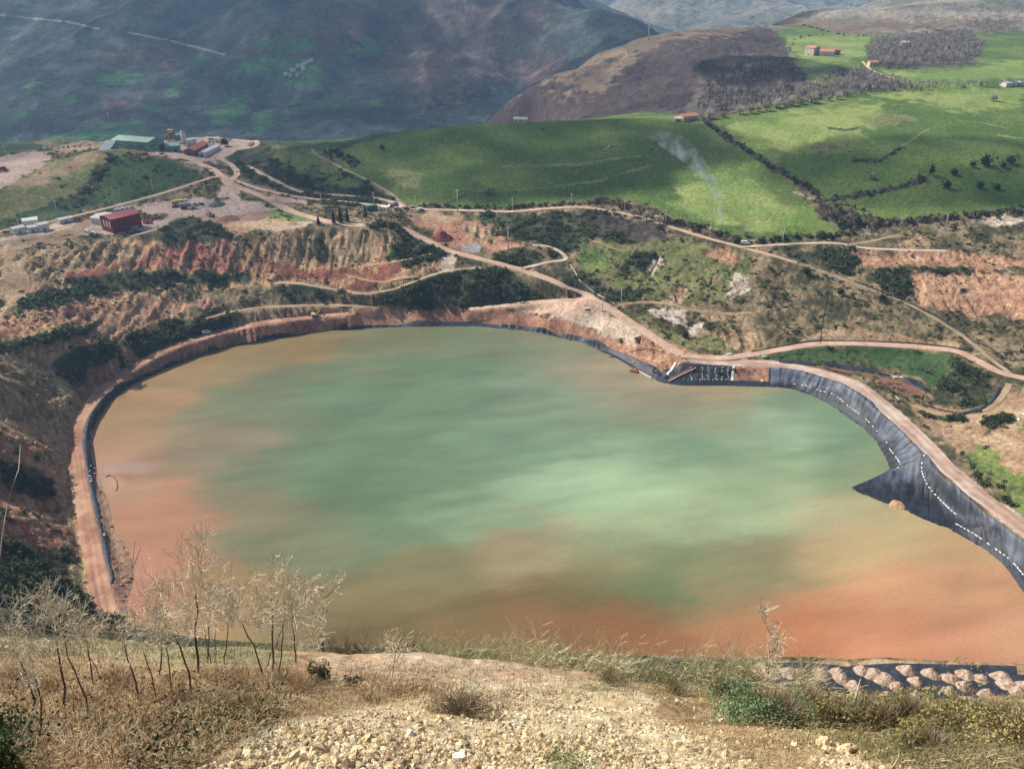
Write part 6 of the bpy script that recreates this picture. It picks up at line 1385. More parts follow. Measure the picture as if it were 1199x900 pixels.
def conifer():
    g = np.random.default_rng(3); root = empty('conifer', (0, 0, 0)); MB().tube([(0, 0, -.5), (0, 0, 10)], [.32, .06], 7).build('trunk', m_bark, root, True)
    V = []; C = []
    for z in np.linspace(1.2, 10.2, 26):
        r = 2.9 * (1 - z / 10.8) ** .8 + .15
        for k in range(13):
            a = g.uniform(0, 6.28); rr = r * g.uniform(.6, 1.1); c, s = math.cos(a), math.sin(a); w = .34 + .1 * g.uniform()
            V += [(0, 0, z + .3), (c * rr * .6 - s * w, s * rr * .6 + c * w, z - .05), (c * rr, s * rr, z - .45 * rr * .5), (c * rr * .6 + s * w, s * rr * .6 - c * w, z - .05)]
            t_ = g.uniform(); C += [S(24, 38, 30) * (1 - t_) + S(48, 64, 46) * t_] * 4
    mk('crown', V, np.arange(len(V)).reshape(-1, 4), MF, np.array(C), parent=root); return root
CT = conifer()
for k, (a, b_, s, lab) in enumerate([(373, 262.5, .62, 'small round topped conifer standing alone on the cliff edge'), (391, 262, .95, 'tall conifer at the left of the dark group on the cliff'), (399, 261, 1.15, 'tallest conifer of the dark group on the cliff'), (407, 260, .95, 'conifer at the right of the dark group on the cliff'), (428, 254, .85, 'dark conifer in front of the teal container'), (225, 159, .85, 'dark conifer behind the silo')]):
    p = hit1(a, b_); sc = (s, s, s)
    if k == 0: CT.location = p; CT.scale = (.75, .75, .6); tag(CT, lab, 'tree', 'dark conifers on the left')
    else: dup(CT, p, k * 1.7, (s * .9, s * .9, s), lab, 'dark conifers on the left')
# ------------------------------------------------------------------ far bare woods: masses nobody could count
FW = [join([twig_cloud(34, 2.6, 2.6, 5., 120 + k, S(150, 138, 124), S(206, 192, 172), .14, 3.5, 1., .6), stem([(0, 0, -1), (0, 0, 4.5)], .3, .16, 4, S(120, 104, 90))]) for k in range(5)]
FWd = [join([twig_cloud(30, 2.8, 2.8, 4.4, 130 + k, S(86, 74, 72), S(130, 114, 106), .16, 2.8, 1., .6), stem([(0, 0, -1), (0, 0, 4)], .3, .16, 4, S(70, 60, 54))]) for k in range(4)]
IV_ = [leaf_cloud(60, 1.7, 1.7, 5., 140 + k, S(40, 50, 36), S(74, 80, 54), .6, 1.) for k in range(2)]
def wood(poly, n, temps, label, name='bare_woodland', s0=.8, s1=1.3, ivy=.05):
    P = np.array(poly); it = []; tot = 0
    while len(it) < n and tot < 60:
        tot += 1
        a = rng.uniform(P[:, 0].min(), P[:, 0].max(), n); b_ = rng.uniform(P[:, 1].min(), P[:, 1].max(), n)
        ok = poly_sd(a, b_, P) > 0; g = T.hit(a[ok], b_[ok])
        for p in g:
            if p[1] < 760 or len(it) >= n: continue
            s = rng.uniform(s0, s1); t_ = IV_[int(rng.integers(2))] if rng.uniform() < ivy else temps[int(rng.integers(len(temps)))]
            it.append((t_, p, rng.uniform(0, 6.28), (s, s, s * rng.uniform(.8, 1.2))))
    o = scatter_mass(name, it, MT); tag(o, label, 'woodland')
wood([(1012, 74), (1024, 50), (1062, 46), (1120, 36), (1152, 52), (1142, 74), (1062, 80), (1034, 80)], 620, FW, 'grey bare wood on the plateau right of the farm', s0=1., s1=1.5, ivy=.01)
wood([(960, 95), (1010, 82), (1062, 99), (1110, 101), (1199, 98), (1199, 102), (1090, 106), (1010, 112), (960, 118), (920, 126), (880, 128), (900, 108)], 520, FW, 'brown bare wood in the dip behind the right hill', s0=.8, s1=1.2, ivy=.07)
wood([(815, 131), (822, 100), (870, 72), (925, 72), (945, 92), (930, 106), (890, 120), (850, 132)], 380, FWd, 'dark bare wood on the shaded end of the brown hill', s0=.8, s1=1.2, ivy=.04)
wood([(1130, 30), (1150, 28), (1190, 34), (1192, 41), (1160, 40)], 70, FW, 'small far bare wood at the upper right', s0=.9, s1=1.3)
hedge([(940, 30), (980, 40), (1015, 43)], 'dark field hedge behind the farm', 30, 1.6, 2.6, 2, .4)
hedge([(925, 60), (935, 45), (975, 40)], 'thin dark field boundary left of the farm', 24, 1.2, 2., 2, .5)

# ------------------------------------------------------------------ near hillside
def hhit(px, py): return Hf.hit(px, py, 2200)
HX, HY = w2px(Hf.X, Hf.Y, Hf.Z)
def rnd_on_hill(poly, n):
    P = np.array(poly, float); a = rng.uniform(P[:, 0].min(), P[:, 0].max(), n); b_ = rng.uniform(P[:, 1].min(), P[:, 1].max(), n)
    ok = poly_sd(a, b_, P) > 0; g = hhit(a[ok], b_[ok]); return g[g[:, 1] < 40]
# stones: one scree, plus the larger blocks one by one
def rock(seed, sub=1):
    v, f = ico(sub); n = fbm(v[:, 0] * 1.7 + seed * 3, v[:, 1] * 1.7 + v[:, 2] * 1.1 + seed, 3, seed)
    g = np.random.default_rng(seed); v = v * (.62 + .76 * n)[:, None] * g.uniform(.6, 1.15, 3)
    for _ in range(4):
        d = g.normal(0, 1, 3); d /= np.linalg.norm(d); h = v @ d; v = v - np.outer(np.clip(h - .55, 0, None), d)
    return v, f
RK = [rock(s) for s in range(8)]
SC1 = [(225, 905), (330, 852), (440, 830), (520, 815), (600, 806), (680, 820), (760, 830), (800, 850), (850, 870), (900, 905)]
sp = np.concatenate([rnd_on_hill(SC1, 13000), rnd_on_hill([(640, 800), (720, 800), (800, 820), (760, 840), (650, 826)], 500), rnd_on_hill([(930, 905), (970, 870), (1020, 880), (1070, 905)], 560), rnd_on_hill([(740, 790), (1000, 800), (1000, 890), (850, 870)], 1700), rnd_on_hill([(380, 780), (700, 780), (700, 810), (380, 810)], 260)])
keepn = fbm(sp[:, 0] * .8, sp[:, 1] * .8, 3, 77); sp = sp[(keepn > .40) | (rng.uniform(0, 1, len(sp)) < .3)]
Vs = []; Fs = []; Cs = []; o_ = 0
for p in sp:
    v, f = RK[int(rng.integers(8))]; s = float(np.clip(rng.lognormal(-3.3, .58), .014, .14)); q = np.array(Matrix.Rotation(rng.uniform(0, 6.28), 3, Vector(rng.normal(0, 1, 3)).normalized())) @ (v * s).T
    t_ = rng.uniform(); c = S(236, 218, 172) * t_ + S(196, 166, 116) * (1 - t_) if rng.uniform() > .15 else S(168, 140, 104)
    Vs.append(q.T + p + np.array([0, 0, s * .1])); Fs.append(f + o_); Cs.append(np.tile(c * rng.uniform(.85, 1.15), (len(v), 1))); o_ += len(v)
m_rock = mat_col('cream_stone', n1=6., n2=30., lo=.7, hi=1.3, bump=.01, bscale=30)
o = mk('scree', np.concatenate(Vs), np.concatenate(Fs), m_rock, np.concatenate(Cs)); o['kind'] = 'stuff'; tag(o, 'cream coloured loose stones on the near slope', 'scree')
for k, (a, b_, w_, lab) in enumerate([(679, 783, 11, 'white square block on the brink right of the red ledge'), (603, 849, 12, 'flat white stone in the middle of the near scree'), (480, 863, 14, 'pale flat stone in the left of the near scree'), (537, 891, 17, 'large pale stone at the bottom of the near scree'), (738, 858, 10, 'whitish stone at the right of the near scree'), (692, 868, 10, 'small whitish stone low in the near scree'), (614, 842, 9, 'white stone just above the flat one'), (515, 842, 9, 'cream stone at the upper left of the near scree'), (782, 788, 17, 'pale pinkish boulder on the brink right of the white block'), (620, 892, 8, 'small white stone near the bottom edge'), (1178, 572, 0, ''), (965, 872, 16, 'yellowish boulder left in the rubble at the lower right'), (990, 880, 20, 'largest yellowish boulder in the rubble at the lower right'), (820, 868, 13, 'cream boulder among the dry grass right of the scree'), (845, 845, 10, 'cream stone under the dry grass left of the green bush')]):
    if not w_: continue
    p = Vector(hhit(a, b_)[0]); s = w_ * depth_at(p) / F / 2 * 1.15; v, f = rock(30 + k, 3)
    o = mk('boulder', v * s, f, m_rock, np.tile(S(238, 230, 208) if 'white' in lab or 'pale' in lab else S(226, 200, 146), (len(v), 1)), loc=p + Vector((0, 0, s * .3))); tag(o, lab, 'boulder')
for a, b_, s, lab in ((1193, 492, 1.7, 'white boulder on the grass slope at the right edge'), (1199, 485, 1.2, 'smaller white boulder above the one at the right edge')):
    v, f = rock(60, 3); o = mk('boulder', v * s, f, m_rock, np.tile(S(240, 234, 222), (len(v), 1)), loc=hit1(a, b_)); tag(o, lab, 'boulder')

# dry grass, stalks and low leaves
def blades(P, per, l0, l1, w, cols, seed, lean=.5, spread=.12, curl=.35):
    g = np.random.default_rng(seed); n = len(P) * per
    p = np.repeat(P, per, 0) + np.c_[g.normal(0, spread, (n, 2)), np.full(n, -.03)]
    L = g.uniform(l0, l1, n)[:, None]; a = g.uniform(0, 6.28, n); h = np.stack([np.cos(a), np.sin(a), np.zeros(n)], -1)
    lean_ = g.uniform(0, lean, (n, 1)); up = np.array([0, 0, 1.])
    m_ = p + (up * (1 - lean_ * .5) + h * lean_) * L * .55; e = m_ + (up * (.5 - curl) + h * (lean_ + curl * .6)) * L * .5
    sd_ = np.stack([-np.sin(a + 1), np.cos(a + 1), np.zeros(n)], -1) * (w * g.uniform(.6, 1.3, (n, 1)))
    V = np.stack([p - sd_, p + sd_, m_ + sd_ * .7, m_ - sd_ * .7, e + sd_ * .15, e - sd_ * .15], 1).reshape(-1, 3)
    b0 = np.arange(n)[:, None] * 6; Fc = np.concatenate([b0 + np.array([[0, 1, 2, 3]]), b0 + np.array([[3, 2, 4, 5]])])
    ci = np.repeat(g.integers(0, len(cols), len(P)), per); ci = np.where(g.uniform(0, 1, n) < .35, g.integers(0, len(cols), n), ci)
    C = np.array(cols)[ci] * g.uniform(.7, 1.25, (n, 1)); return V, Fc, np.repeat(C, 6, 0)
STRAW, PALE, BROWN, OLIVE, RUST, GREEN, FRESH = S(206, 172, 118), S(232, 212, 168), S(150, 114, 74), S(136, 130, 74), S(160, 106, 66), S(92, 106, 50), S(126, 146, 64)
ALLF = [(-20, 735), (1220, 760), (1220, 905), (-20, 905)]
LEFT = [(-20, 770), (200, 768), (330, 770), (400, 790), (520, 800), (440, 826), (330, 850), (215, 905), (-20, 905)]
RIGHT = [(690, 785), (860, 785), (1000, 800), (1220, 815), (1220, 905), (1050, 905), (960, 860), (860, 850), (780, 828), (700, 805)]
TOPL = [(-20, 738), (330, 740), (345, 770), (-20, 772)]
gr = [blades(rnd_on_hill(LEFT, 5200), 9, .18, .5, .006, [STRAW, BROWN, PALE, RUST, STRAW, OLIVE, PALE], 1, .9, .14, .5),
      blades(rnd_on_hill(RIGHT, 4600), 9, .2, .55, .007, [STRAW, OLIVE, PALE, PALE, STRAW, OLIVE, FRESH, BROWN], 2, .8, .15),
      blades(rnd_on_hill(TOPL, 1300), 9, .15, .4, .012, [OLIVE, PALE, FRESH, STRAW], 3, .7, .2),
      blades(rnd_on_hill([(400, 775), (900, 770), (900, 800), (700, 822), (560, 810), (420, 828)], 1500), 10, .2, .5, .009, [STRAW, PALE, BROWN, OLIVE], 4, .8, .16),
      blades(rnd_on_hill([(740, 830), (900, 850), (1000, 880), (960, 905), (860, 905), (800, 860)], 1300), 8, .12, .36, .006, [STRAW, PALE, BROWN, STRAW, OLIVE], 9, .9, .15),
      blades(rnd_on_hill(SC1, 800), 12, .12, .36, .005, [STRAW, BROWN, PALE, RUST], 5, 1., .12),
      blades(rnd_on_hill([(430, 800), (600, 806), (640, 826), (600, 840), (500, 836)], 420), 12, .2, .5, .006, [BROWN, RUST, STRAW, BROWN], 6, 1.1, .15, .55),
      blades(rnd_on_hill([(560, 872), (900, 860), (960, 905), (560, 905)], 420), 10, .1, .28, .004, [STRAW, PALE, BROWN, FRESH], 7, 1., .1),
      blades(rnd_on_hill([(1080, 830), (1220, 810), (1220, 905), (1080, 905)], 1500), 10, .25, .6, .006, [STRAW, OLIVE, PALE, GREEN], 8, .7, .15)]
V, Fc, C = join(gr); o = mk('dry_grass', V, Fc, MT, C); o['kind'] = 'stuff'; tag(o, 'dry winter grass and bramble stalks on the near slope', 'grass')
def leaves_on(P, per, sz, cols, seed, hgt=.3, spread=.22):
    g = np.random.default_rng(seed); n = len(P) * per; p = np.repeat(P, per, 0) + np.c_[g.normal(0, spread, (n, 2)), np.abs(g.normal(0, hgt, n))]
    a = g.normal(0, 1, (n, 3)); a /= np.linalg.norm(a, axis=1)[:, None]; b_ = np.cross(a, g.normal(0, 1, (n, 3))); b_ /= np.linalg.norm(b_, axis=1)[:, None]
    s = sz * g.uniform(.6, 1.4, (n, 1)); V = np.stack([p - a * s, p + b_ * s * .6, p + a * s, p - b_ * s * .6], 1).reshape(-1, 3)
    ci = g.integers(0, len(cols), n); return V, np.arange(4 * n).reshape(-1, 4), np.repeat(np.array(cols)[ci] * g.uniform(.7, 1.3, (n, 1)), 4, 0)
DKG, MDG, BRL = S(42, 56, 32), S(74, 92, 44), S(112, 72, 48)
br = [leaves_on(rnd_on_hill([(150, 905), (180, 862), (240, 842), (300, 826), (335, 800), (350, 822), (310, 852), (215, 905)], 330), 30, .035, [DKG, MDG, BRL, DKG, OLIVE], 11, .22),
      leaves_on(rnd_on_hill([(-20, 800), (250, 790), (330, 800), (200, 850), (-20, 880)], 300), 12, .035, [BRL, BROWN, OLIVE, DKG], 12, .22),
      leaves_on(rnd_on_hill([(-20, 860), (20, 860), (20, 905), (-20, 905)], 60), 40, .035, [DKG, MDG], 13, .3),
      leaves_on(rnd_on_hill([(700, 800), (860, 800), (1060, 830), (1220, 830), (1220, 905), (1060, 905), (900, 860)], 700), 22, .032, [OLIVE, MDG, OLIVE, FRESH, BRL], 14, .25),
      leaves_on(rnd_on_hill([(980, 820), (1060, 815), (1080, 850), (980, 850)], 160), 34, .035, [BRL, BROWN, DKG, OLIVE], 15, .3),
      leaves_on(rnd_on_hill([(640, 888), (690, 888), (690, 902), (640, 902)], 50), 26, .022, [FRESH, GREEN], 16, .05)]
V, Fc, C = join(br); o = mk('bramble', V, Fc, MF, C); o['kind'] = 'stuff'; tag(o, 'low bramble leaves mixed with the dry grass', 'bramble')

# bushes on the near slope, one thing each
THK = [(20, 800), (62, 812), (100, 830), (140, 806), (178, 830), (212, 828), (255, 800), (285, 806), (330, 800), (352, 812), (120, 858), (28, 880), (205, 862), (300, 838)]
def fg_bush(name, label, a, b_, wpx, hpx, c1, c2, n, leaf, cat='bush', group=None, twigs=.3, y=None):
    if y is None: p = Vector(hhit(a, b_)[0])
    else:
        dx, dy, dz = ray(a, b_); x = y * dx / dy; p = Vector((x, y, float(hill_z(np.array(x), np.array(y)))))
    s = depth_at(p) / F; top = None
    if y is not None:
        dx, dy, dz = ray(a, b_ - hpx); zt = H + y * dz / dy; h = max(1.2, zt - p.z)
    else: h = hpx * s * 1.15
    r = wpx * s / 2; sd_ = int(a * 7 + b_)
    parts_ = [leaf_cloud(n, r * .95, r * .8, h * .62, sd_, c1, c2, leaf, h * .06, 9)]
    root = empty(name, p, 0, label, cat, group)
    mk('foliage', *parts_[0][:2], MF, parts_[0][2], parent=root)
    tw = twig_cloud(int(n * twigs) + 30, r * .95, r * .8, h * .95, sd_ + 1, S(110, 90, 66), S(176, 156, 122), .006 if y is None else .014, 0, 1.2, .55)
    mk('twigs', *tw[:2], MT, tw[2], parent=root)
fg_bush('green_bush', 'large fresh green bush on the near slope at the right', 905, 850, 104, 60, S(100, 134, 78), S(172, 200, 138), 7000, .045)
fg_bush('green_bush', 'small dark green bush on the brink by the right bare trees', 377, 796, 30, 34, S(40, 54, 28), S(84, 96, 46), 700, .04)
fg_bush('green_bush', 'dark red brown bush low on the left of the red ledge', 412, 803, 26, 16, S(62, 40, 36), S(96, 66, 52), 400, .035)
fg_bush('olive_bush', 'olive bush below the gravel heaps', 968, 848, 70, 46, S(134, 126, 66), S(196, 182, 112), 1700, .06)
fg_bush('olive_bush', 'greyish bush in front of the liner curtain', 1010, 844, 60, 44, S(140, 134, 88), S(200, 190, 136), 1400, .06, twigs=.6)
fg_bush('olive_bush', 'dull green bush at the right edge of the near slope', 1175, 862, 90, 54, S(140, 130, 66), S(206, 188, 116), 2300, .06, twigs=.6)
fg_bush('olive_bush', 'olive bush between the right edge bush and the stalks', 1100, 862, 80, 48, S(128, 124, 62), S(190, 176, 104), 1900, .06, twigs=.6)
fg_bush('olive_bush', 'brownish bush right of the fresh green bush', 1030, 855, 70, 46, S(110, 88, 50), S(164, 142, 84), 1600, .055, twigs=.6)
fg_bush('olive_bush', 'small olive bush on the brink below the water', 790, 812, 44, 26, S(88, 88, 46), S(140, 132, 74), 700, .035, twigs=.6)
fg_bush('olive_bush', 'grey olive bush left of the fresh green bush', 715, 802, 60, 26, S(108, 100, 68), S(158, 146, 104), 700, .035, twigs=.8)
fg_bush('green_bush', 'dark green bush at the lower left corner', 5, 905, 40, 40, S(40, 52, 30), S(74, 88, 42), 700, .035)
fg_bush('bramble_bush', 'reddish brown bramble mound in the near scree', 540, 836, 110, 26, S(96, 62, 40), S(150, 108, 70), 600, .03, twigs=2.)
for k, (a, b_) in enumerate(THK):
    p = Vector(hhit(a, b_)[0]); s = depth_at(p) / F; r = random.uniform(20, 34) * s; h = random.uniform(26, 44) * s
    root = empty('bare_thicket', p, 0, 'tangle of straw brown bramble stems under the left grove', 'bramble', 'bramble tangles under the left grove')
    tw = join([twig_cloud(300, r, r * .8, h, 1500 + k, S(150, 112, 74), S(222, 196, 150), .0045 + .1 * s * .2, 0, .9, .7), twig_cloud(160, r * 1.2, r, h * .6, 1550 + k, S(104, 72, 50), S(176, 136, 94), .005 + .02 * s, 0, .4, .6)]); mk('stems', *tw[:2], MT, tw[2], parent=root)
for a, b_, w_, h_, lab, c1_, c2_ in ((945, 830, 60, 36, 'pale twiggy bush in front of the first gravel heaps', S(150, 142, 92), S(206, 196, 146)), (1060, 846, 80, 46, 'yellow olive bush half hiding the middle gravel heaps', S(130, 124, 62), S(198, 186, 112)), (1140, 854, 90, 50, 'brown olive bush below the right gravel heaps', S(122, 108, 56), S(186, 166, 98)), (1190, 880, 110, 70, 'straw coloured bush in the lower right corner', S(150, 134, 74), S(214, 194, 124)), (1085, 886, 90, 44, 'low olive bush above the bent white stalk', S(120, 118, 60), S(184, 172, 104)), (850, 815, 60, 30, 'low pale bush on the brink left of the slender tree', S(136, 130, 84), S(196, 186, 132)), (985, 850, 70, 36, 'dark russet bush between the green bush and the rubble', S(96, 72, 44), S(150, 120, 76))):
    fg_bush('olive_bush', lab, a, b_, w_, h_, c1_, c2_, 1800, .045, twigs=.7)
c_w1, c_w2 = S(112, 108, 66), S(168, 164, 112)
m_willow = [mat('willow_twig', S(206, 196, 148), .9, var=.25, scale=3, objvar=.15), mat('willow_twig_dark', S(124, 108, 82), .9, var=.25, scale=3)]
WIL = [(395, 38, 40), (418, 46, 36), (445, 42, 44), (470, 46, 46), (492, 36, 36), (515, 38, 40), (540, 46, 52), (566, 44, 44), (590, 42, 46), (616, 48, 42), (640, 58, 56), (664, 44, 42), (690, 34, 36), (716, 36, 40), (750, 44, 36), (775, 28, 34), (820, 30, 34), (842, 32, 36), (865, 30, 36), (888, 30, 30), (350, 40, 40), (320, 34, 40), (300, 28, 34), (955, 20, 44)]
for k, (a, hp, wp) in enumerate(WIL):
    dark = k in (0, 1, 3); yy = 36.5 + 3 * ((k * 37) % 10) / 10
    dx, dy, dz = ray(a, 780 - hp); x = yy * dx / dy; zt = H + yy * dz / dy + .2; zt -= .3 * (zt - float(hill_z(np.array(x), np.array(yy)))); p = Vector((x, yy, float(hill_z(np.array(x), np.array(yy))) - .2)); s = depth_at(p) / F
    h = max(1.5, zt - p.z); r = wp * s * .95
    root = empty('willow_bush', p, 0, 'leafless olive grey willow bush on the brink above the near water', 'bush', 'willow bushes on the brink')
    g1, g2 = (S(92, 80, 58), S(140, 124, 92)) if dark else (S(150, 140, 100), S(206, 196, 152))
    tw = MB(); gg = random.Random(700 + k); rm = .17 * s
    def limb2(q, d, L, rr, lev):
        P_ = [q]
        for _ in range(3):
            d = (d + Vector((gg.gauss(0, .14), gg.gauss(0, .14), gg.gauss(.05, .12)))).normalized(); P_.append(P_[-1] + d * L / 3)
        tw.tube(P_, [max(rm, rr * (1 - .2 * i)) for i in range(4)], 3, cap=False)
        if lev < 3:
            for _ in range((0, 8, 5)[lev]):
                f = gg.uniform(.25, 1) * 2.99; q2 = P_[int(f)].lerp(P_[int(f) + 1], f - int(f))
                limb2(q2, (d * .8 + Vector((gg.gauss(0, .5), gg.gauss(0, .5), gg.gauss(.1, .4)))).normalized(), L * gg.uniform(.35, .65), rr * .5, lev + 1)
    for _ in range(15 if h > 2.5 else 11):
        an = gg.uniform(0, 6.28); sp = gg.uniform(.1, .9); limb2(Vector((gg.gauss(0, .15), gg.gauss(0, .15), 0)), Vector((math.cos(an) * sp * r / h * 1.3, math.sin(an) * sp * r / h, 1)).normalized(), h * gg.uniform(.5, .78), .018, 1)
    tw.build('twigs', m_willow[dark], root)
    lv = leaf_cloud(520, r * 1.05, r, h * .55, 1200 + k, S(122, 120, 72), S(184, 176, 122), .06, h * .2, 7); mk('foliage', *lv[:2], MF, lv[2], parent=root)

# ------------------------------------------------------------------ bare trees on the near slope
m_trunk = mat('dark_trunk', S(92, 78, 64), .95, var=.35, scale=6, bump=.01); m_twig = mat('pale_twig', S(222, 206, 172), .9, var=.2, scale=3)
def near_tree(label, a0, a1, crown_px, seed, stems=1, bend=0., trunk_frac=.45, dense=1., name='bare_tree', rise=0.):
    g = random.Random(seed); base = Vector(hhit(*a0)[0]); base.z -= .1
    dx, dy, dz = ray(*a1); y = base.y + .5; top = Vector((y * dx / dy, y, H + y * dz / dy)); s = depth_at(base) / F
    top = base + (top - base) * .84; tv = top - base; Ht = tv.length; cr = crown_px * s / 2; rmin = .24 * s
    tr = MB(); tw = MB(); bx_ = []
    def rv(): return Vector((g.gauss(0, 1), g.gauss(0, 1), g.gauss(0, 1)))
    def limb(p, d, L, r, lev):
        n = 4 if lev < 3 else 3; pts_ = [p]; dd = d.normalized()
        for i in range(n):
            dd = (dd + rv() * (.17 if lev < 2 else .11) + Vector((0, 0, .07 + rise * .25 * (lev < 3)))).normalized(); pts_.append(pts_[-1] + dd * L / n)
        rad = [max(rmin, r * (1 - .62 * i / n)) for i in range(n + 1)]
        (tr if lev < 2 and r > .03 else tw).tube(pts_, rad, 5 if lev < 2 else 3, cap=False)
        if lev >= 4: return
        nk = [0, int(6 * dense), int(4 * dense), 2][lev] if lev else 0
        for k in range(max(nk, 2)):
            f = g.uniform(.3, 1.); q = pts_[min(n - 1, int(f * n))].lerp(pts_[min(n, int(f * n) + 1)], f * n - int(f * n) if f < 1 else 1)
            nd = (dd * .75 + rv().normalized() * (.8 - .3 * rise) + Vector((0, 0, .15 + .3 * rise))).normalized(); limb(q, nd, L * g.uniform(.5, .85), r * g.uniform(.4, .6), lev + 1)
    for st in range(stems):
        off = Vector((g.gauss(0, .5), g.gauss(0, .3), 0)) * (st > 0) * .6; b_ = base + off
        tt = top + Vector((g.uniform(-1, 1) * cr * .8, g.gauss(0, .3), g.uniform(-.25, 0) * Ht)) * (st > 0); side = Vector((bend * Ht, 0, 0))
        r0 = Ht * (.0098 if st == 0 else .007); tpts = []
        for i in range(8):
            f = i / 7; tpts.append(b_.lerp(tt, f) + side * math.sin(math.pi * f) + rv() * Ht * .008 * (0 < i < 7))
        k1 = 5; tr.tube(tpts[:k1 + 1], [r0 * (1 - .6 * i / 7) for i in range(k1 + 1)], 7, cap=False); tw.tube(tpts[k1:], [max(.008, r0 * (1 - .6 * k1 / 7) * (1 - .8 * i / (7 - k1))) for i in range(8 - k1)], 5, cap=False)
        nb_ = int(9 * dense) if st == 0 else int(6 * dense)
        for k in range(nb_):
            f = trunk_frac + (1 - trunk_frac) * (k + g.random() * .6) / nb_; i = min(6, int(f * 7)); q = tpts[i].lerp(tpts[i + 1], f * 7 - i)
            a = g.uniform(0, 6.28); d = (Vector((math.cos(a), math.sin(a) * .8, .55 + .5 * f + rise))).normalized(); limb(q, d, cr * g.uniform(.7, 1.15) * (1.2 - .45 * f), r0 * .45 * (1.15 - .7 * f), 1)
    root = empty(name, base, 0, label, 'tree', 'bare trees on the near slope')
    inv = -base
    for o in (tr.build('trunk', m_trunk, root, True), tw.build('branches', m_twig, root)):
        o.data.transform(Matrix.Translation(inv))
NT = [('tallest bare tree with an upright dark trunk in the left grove', (232, 787), (224, 632), 84, 1, 1, 0., .42, 1.1), ('bare tree with a long trunk curving left in the left grove', (224, 813), (170, 690), 70, 2, 1, .10, .5, .9), ('thin bare tree leaning left in front of the curved one', (163, 826), (128, 700), 60, 3, 2, .03, .5, .8),
      ('bare tree leaning left at the right of the left grove', (308, 789), (262, 690), 56, 4, 1, .04, .45, .9), ('many stemmed bare tree right of the leaning one', (318, 786), (316, 662), 74, 5, 3, .02, .45, .95), ('slender bare tree at the right end of the left grove', (369, 762), (380, 645), 52, 6, 1, -.03, .5, .95), ('short bare tree between the many stemmed and slender ones', (346, 776), (340, 680), 46, 7, 1, 0, .5, .8),
      ('small thin bare tree just right of the tallest one', (243, 776), (246, 690), 40, 8, 2, 0, .5, .7), ('small bare tree with pale crown right of the tallest pair', (262, 776), (272, 694), 42, 9, 2, 0, .5, .7), ('dark leaning bare tree at the left edge of the picture', (40, 846), (2, 715), 70, 10, 1, .05, .5, .8), ('bare tree with crooked trunk second from the left edge', (76, 838), (52, 690), 80, 11, 2, .03, .45, .9),
      ('stout bare tree nearest the lower left corner', (48, 868), (30, 740), 56, 12, 1, .03, .55, .7), ('thin bare tree in the middle of the left grove', (200, 812), (188, 718), 48, 13, 1, .02, .5, .7), ('spindly bare tree behind the left edge pair', (108, 800), (92, 698), 54, 14, 2, 0, .45, .8), ('low bare tree left of the tallest one', (185, 790), (196, 690), 46, 15, 1, 0, .45, .8), ('lone slender pale tree on the brink at the right', (908, 800), (906, 704), 50, 23, 1, 0, .28, 1.15, .25), ('small white dead shrub tree beside the red ledge', (459, 790), (466, 735), 38, 17, 2, 0, .3, .7), ('small bare sapling on the brink right of the red ledge', (742, 822), (741, 795), 16, 18, 1, 0, .3, .5)]
for (lab, a0, a1, cp, sd_, stems, bend, tf, dens, *rs) in NT: near_tree(lab, a0, a1, cp, sd_, stems, bend, tf, dens, rise=rs[0] if rs else 0.)
m_stalk = mat('white_stalk', S(226, 214, 192), .85)
def stalk(label, line, dist, r):
    q = catmull(line, 14); dx, dy, dz = ray(q[:, 0], q[:, 1]); P = np.stack([dist * dx / dy, np.full(len(q), dist), H + dist * dz / dy], -1)
    P[:, 1] += np.linspace(0, .25, len(q)); g = float(hill_z(np.array(P[0, 0]), np.array(P[0, 1]))); P[0, 2] = min(P[0, 2], g)
    o = MB().tube([tuple(p) for p in P], list(np.linspace(r, r * .4, len(P))), 5).build('dry_stalk', m_stalk, smooth=True); tag(o, label, 'stalk', 'long pale stalks at the lower left')
stalk('leftmost long pale stalk rising from the lower left corner', [(4, 905), (14, 880), (28, 850), (38, 828)], 7.6, .012); stalk('long pale stalk slanting right from the bottom edge', [(28, 905), (50, 884), (70, 862), (83, 842)], 7.8, .010); stalk('pale stalk right of the slanting one at the bottom edge', [(48, 905), (70, 890), (88, 872), (99, 854)], 8., .008)
stalk('tall arching white stalk at the left edge over the pit wall', [(-6, 905), (-14, 800), (-12, 690), (-3, 600), (6, 575), (9, 552), (9, 535)], 7., .010)
stalk('bent white stalk in the lower right rubble', [(1040, 905), (1056, 890), (1054, 878), (1046, 872)], 9.6, .014); stalk('pale stalk in the lower right grass', [(1088, 905), (1078, 890), (1072, 876), (1070, 872)], 9.6, .010)
stalk('short broken white stick above the brown bush at the right', [(1003, 812), (1007, 806), (1011, 801)], 19., .03)
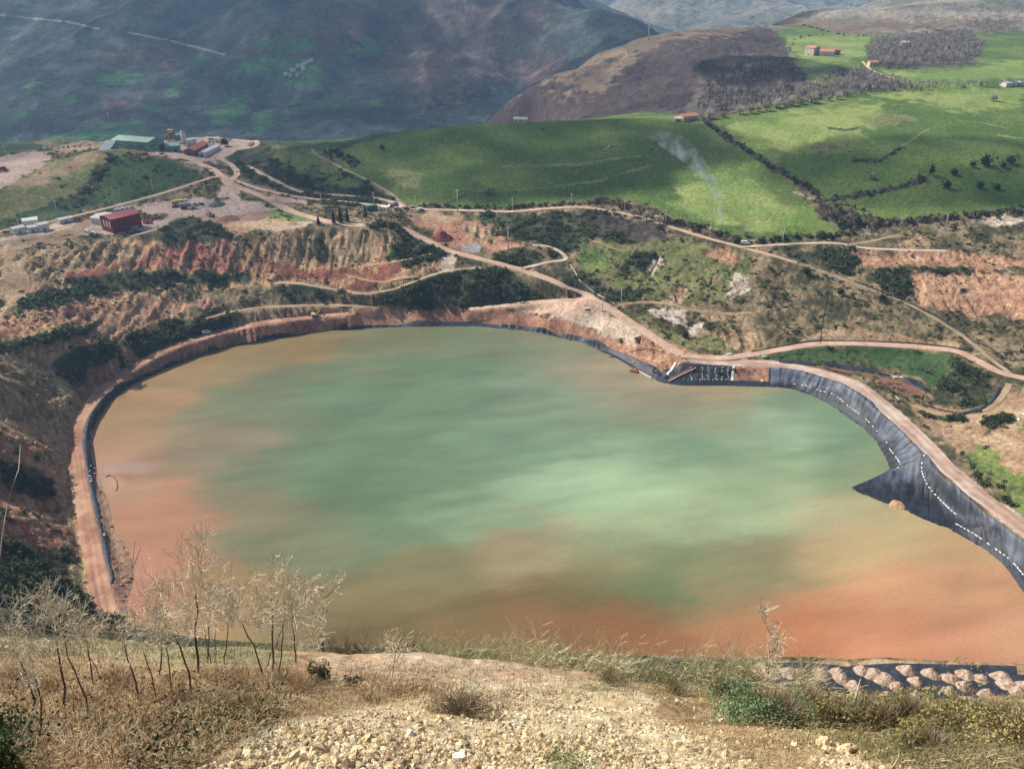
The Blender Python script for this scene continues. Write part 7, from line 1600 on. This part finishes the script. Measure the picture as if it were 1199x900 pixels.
# ------------------------------------------------------------------ clouds that shade the hills, and the air itself
def cloud_mat(name, keepv):
    m, t, b, out = nt(name)
    b.inputs['Base Color'].default_value = (.85, .86, .88, 1); b.inputs['Roughness'].default_value = 1
    tr = t.nodes.new('ShaderNodeBsdfTransparent'); mx = t.nodes.new('ShaderNodeMixShader')
    n = noise_node(t, .012, 5, .65)
    mr = t.nodes.new('ShaderNodeMapRange'); mr.inputs['From Min'].default_value = .36; mr.inputs['From Max'].default_value = .58
    mr.inputs['To Min'].default_value = 0.; mr.inputs['To Max'].default_value = keepv
    t.links.new(n.outputs[0], mr.inputs['Value']); t.links.new(mr.outputs[0], mx.inputs[0])
    t.links.new(tr.outputs[0], mx.inputs[1]); t.links.new(b.outputs[0], mx.inputs[2]); t.links.new(mx.outputs[0], out.inputs[0])
    return m
CM = {'thick': cloud_mat('cloud_thick', .62), 'hill': cloud_mat('cloud_dense', .8), 'thin': cloud_mat('cloud_thin', .42)}
def ico(sub=3):
    import bmesh
    bm = bmesh.new(); bmesh.ops.create_icosphere(bm, subdivisions=sub, radius=1)
    v = np.array([p.co[:] for p in bm.verts]); f = np.array([[q.index for q in p.verts] for p in bm.faces]); bm.free()
    return v, f
IV, IF = ico(4)
CLOUDS = [  # ground point under the shadow, shadow radii (m), kind, label
 (-900, 2000, 0, 760, 520, 'thick', 'large white cloud shading the far mountain, west end of the bank'),
 (-50, 2000, 60, 760, 520, 'thick', 'large white cloud shading the far mountain, east end of the bank'),
 (-500, 1380, -40, 520, 210, 'thick', 'long low cloud over the valley foot of the mountain'),
 (15, 690, 62, 225, 92, 'hill', 'small flat cloud shading the middle of the green hill'),
 (320, 1000, 90, 80, 100, 'hill', 'narrow cloud over the dark wood on the brown hill'),
 (330, 610, 66, 135, 56, 'thick', 'thin cloud over the lower right hill pasture'),
 (-330, 640, 55, 170, 150, 'thin', 'thin cloud over the quarry plant'),
 (330, 1700, 130, 420, 130, 'thin', 'thin cloud over the far moor'),
]
for gx, gy, gz, rx, ry, kd_, lab in CLOUDS:
    k = (1150 - gz) / SUN.z; p = Vector((gx, gy, gz)) + SUN * k
    n = fbm(IV[:, 0] * 1.6 + gx, IV[:, 1] * 1.6 + IV[:, 2] * 1.3, 4, 801) - .5
    v = IV * (1 + n[:, None] * .9); v = v * np.array([rx, ry, min(rx, ry) * .3])
    v[:, 2] = np.where(v[:, 2] < 0, v[:, 2] * .35, v[:, 2])
    o = mk('cloud', v, IF, CM[kd_], smooth=True, loc=p)
    tag(o, lab, 'cloud', kind='structure')
zmax = max(E.Z.max(), G.Z.max(), T.Z.max(), 205.) + 8; zmin = min(E.Z.min(), G.Z.min(), T.Z.min(), Hf.Z.min()) - 1
m = bpy.data.materials.new('air'); m.use_nodes = True; t = m.node_tree; t.nodes.clear()
out = t.nodes.new('ShaderNodeOutputMaterial'); pv = t.nodes.new('ShaderNodeVolumePrincipled')
pv.inputs['Color'].default_value = (.42, .66, 1., 1); pv.inputs['Density'].default_value = .00012; pv.inputs['Anisotropy'].default_value = .2
t.links.new(pv.outputs[0], out.inputs['Volume'])
hz = MB().box((0, 3350, (zmin + zmax) / 2), (11000, 7100, zmax - zmin)).build('haze', m); tag(hz, 'pale blue air lying over the valley', 'haze', kind='stuff')
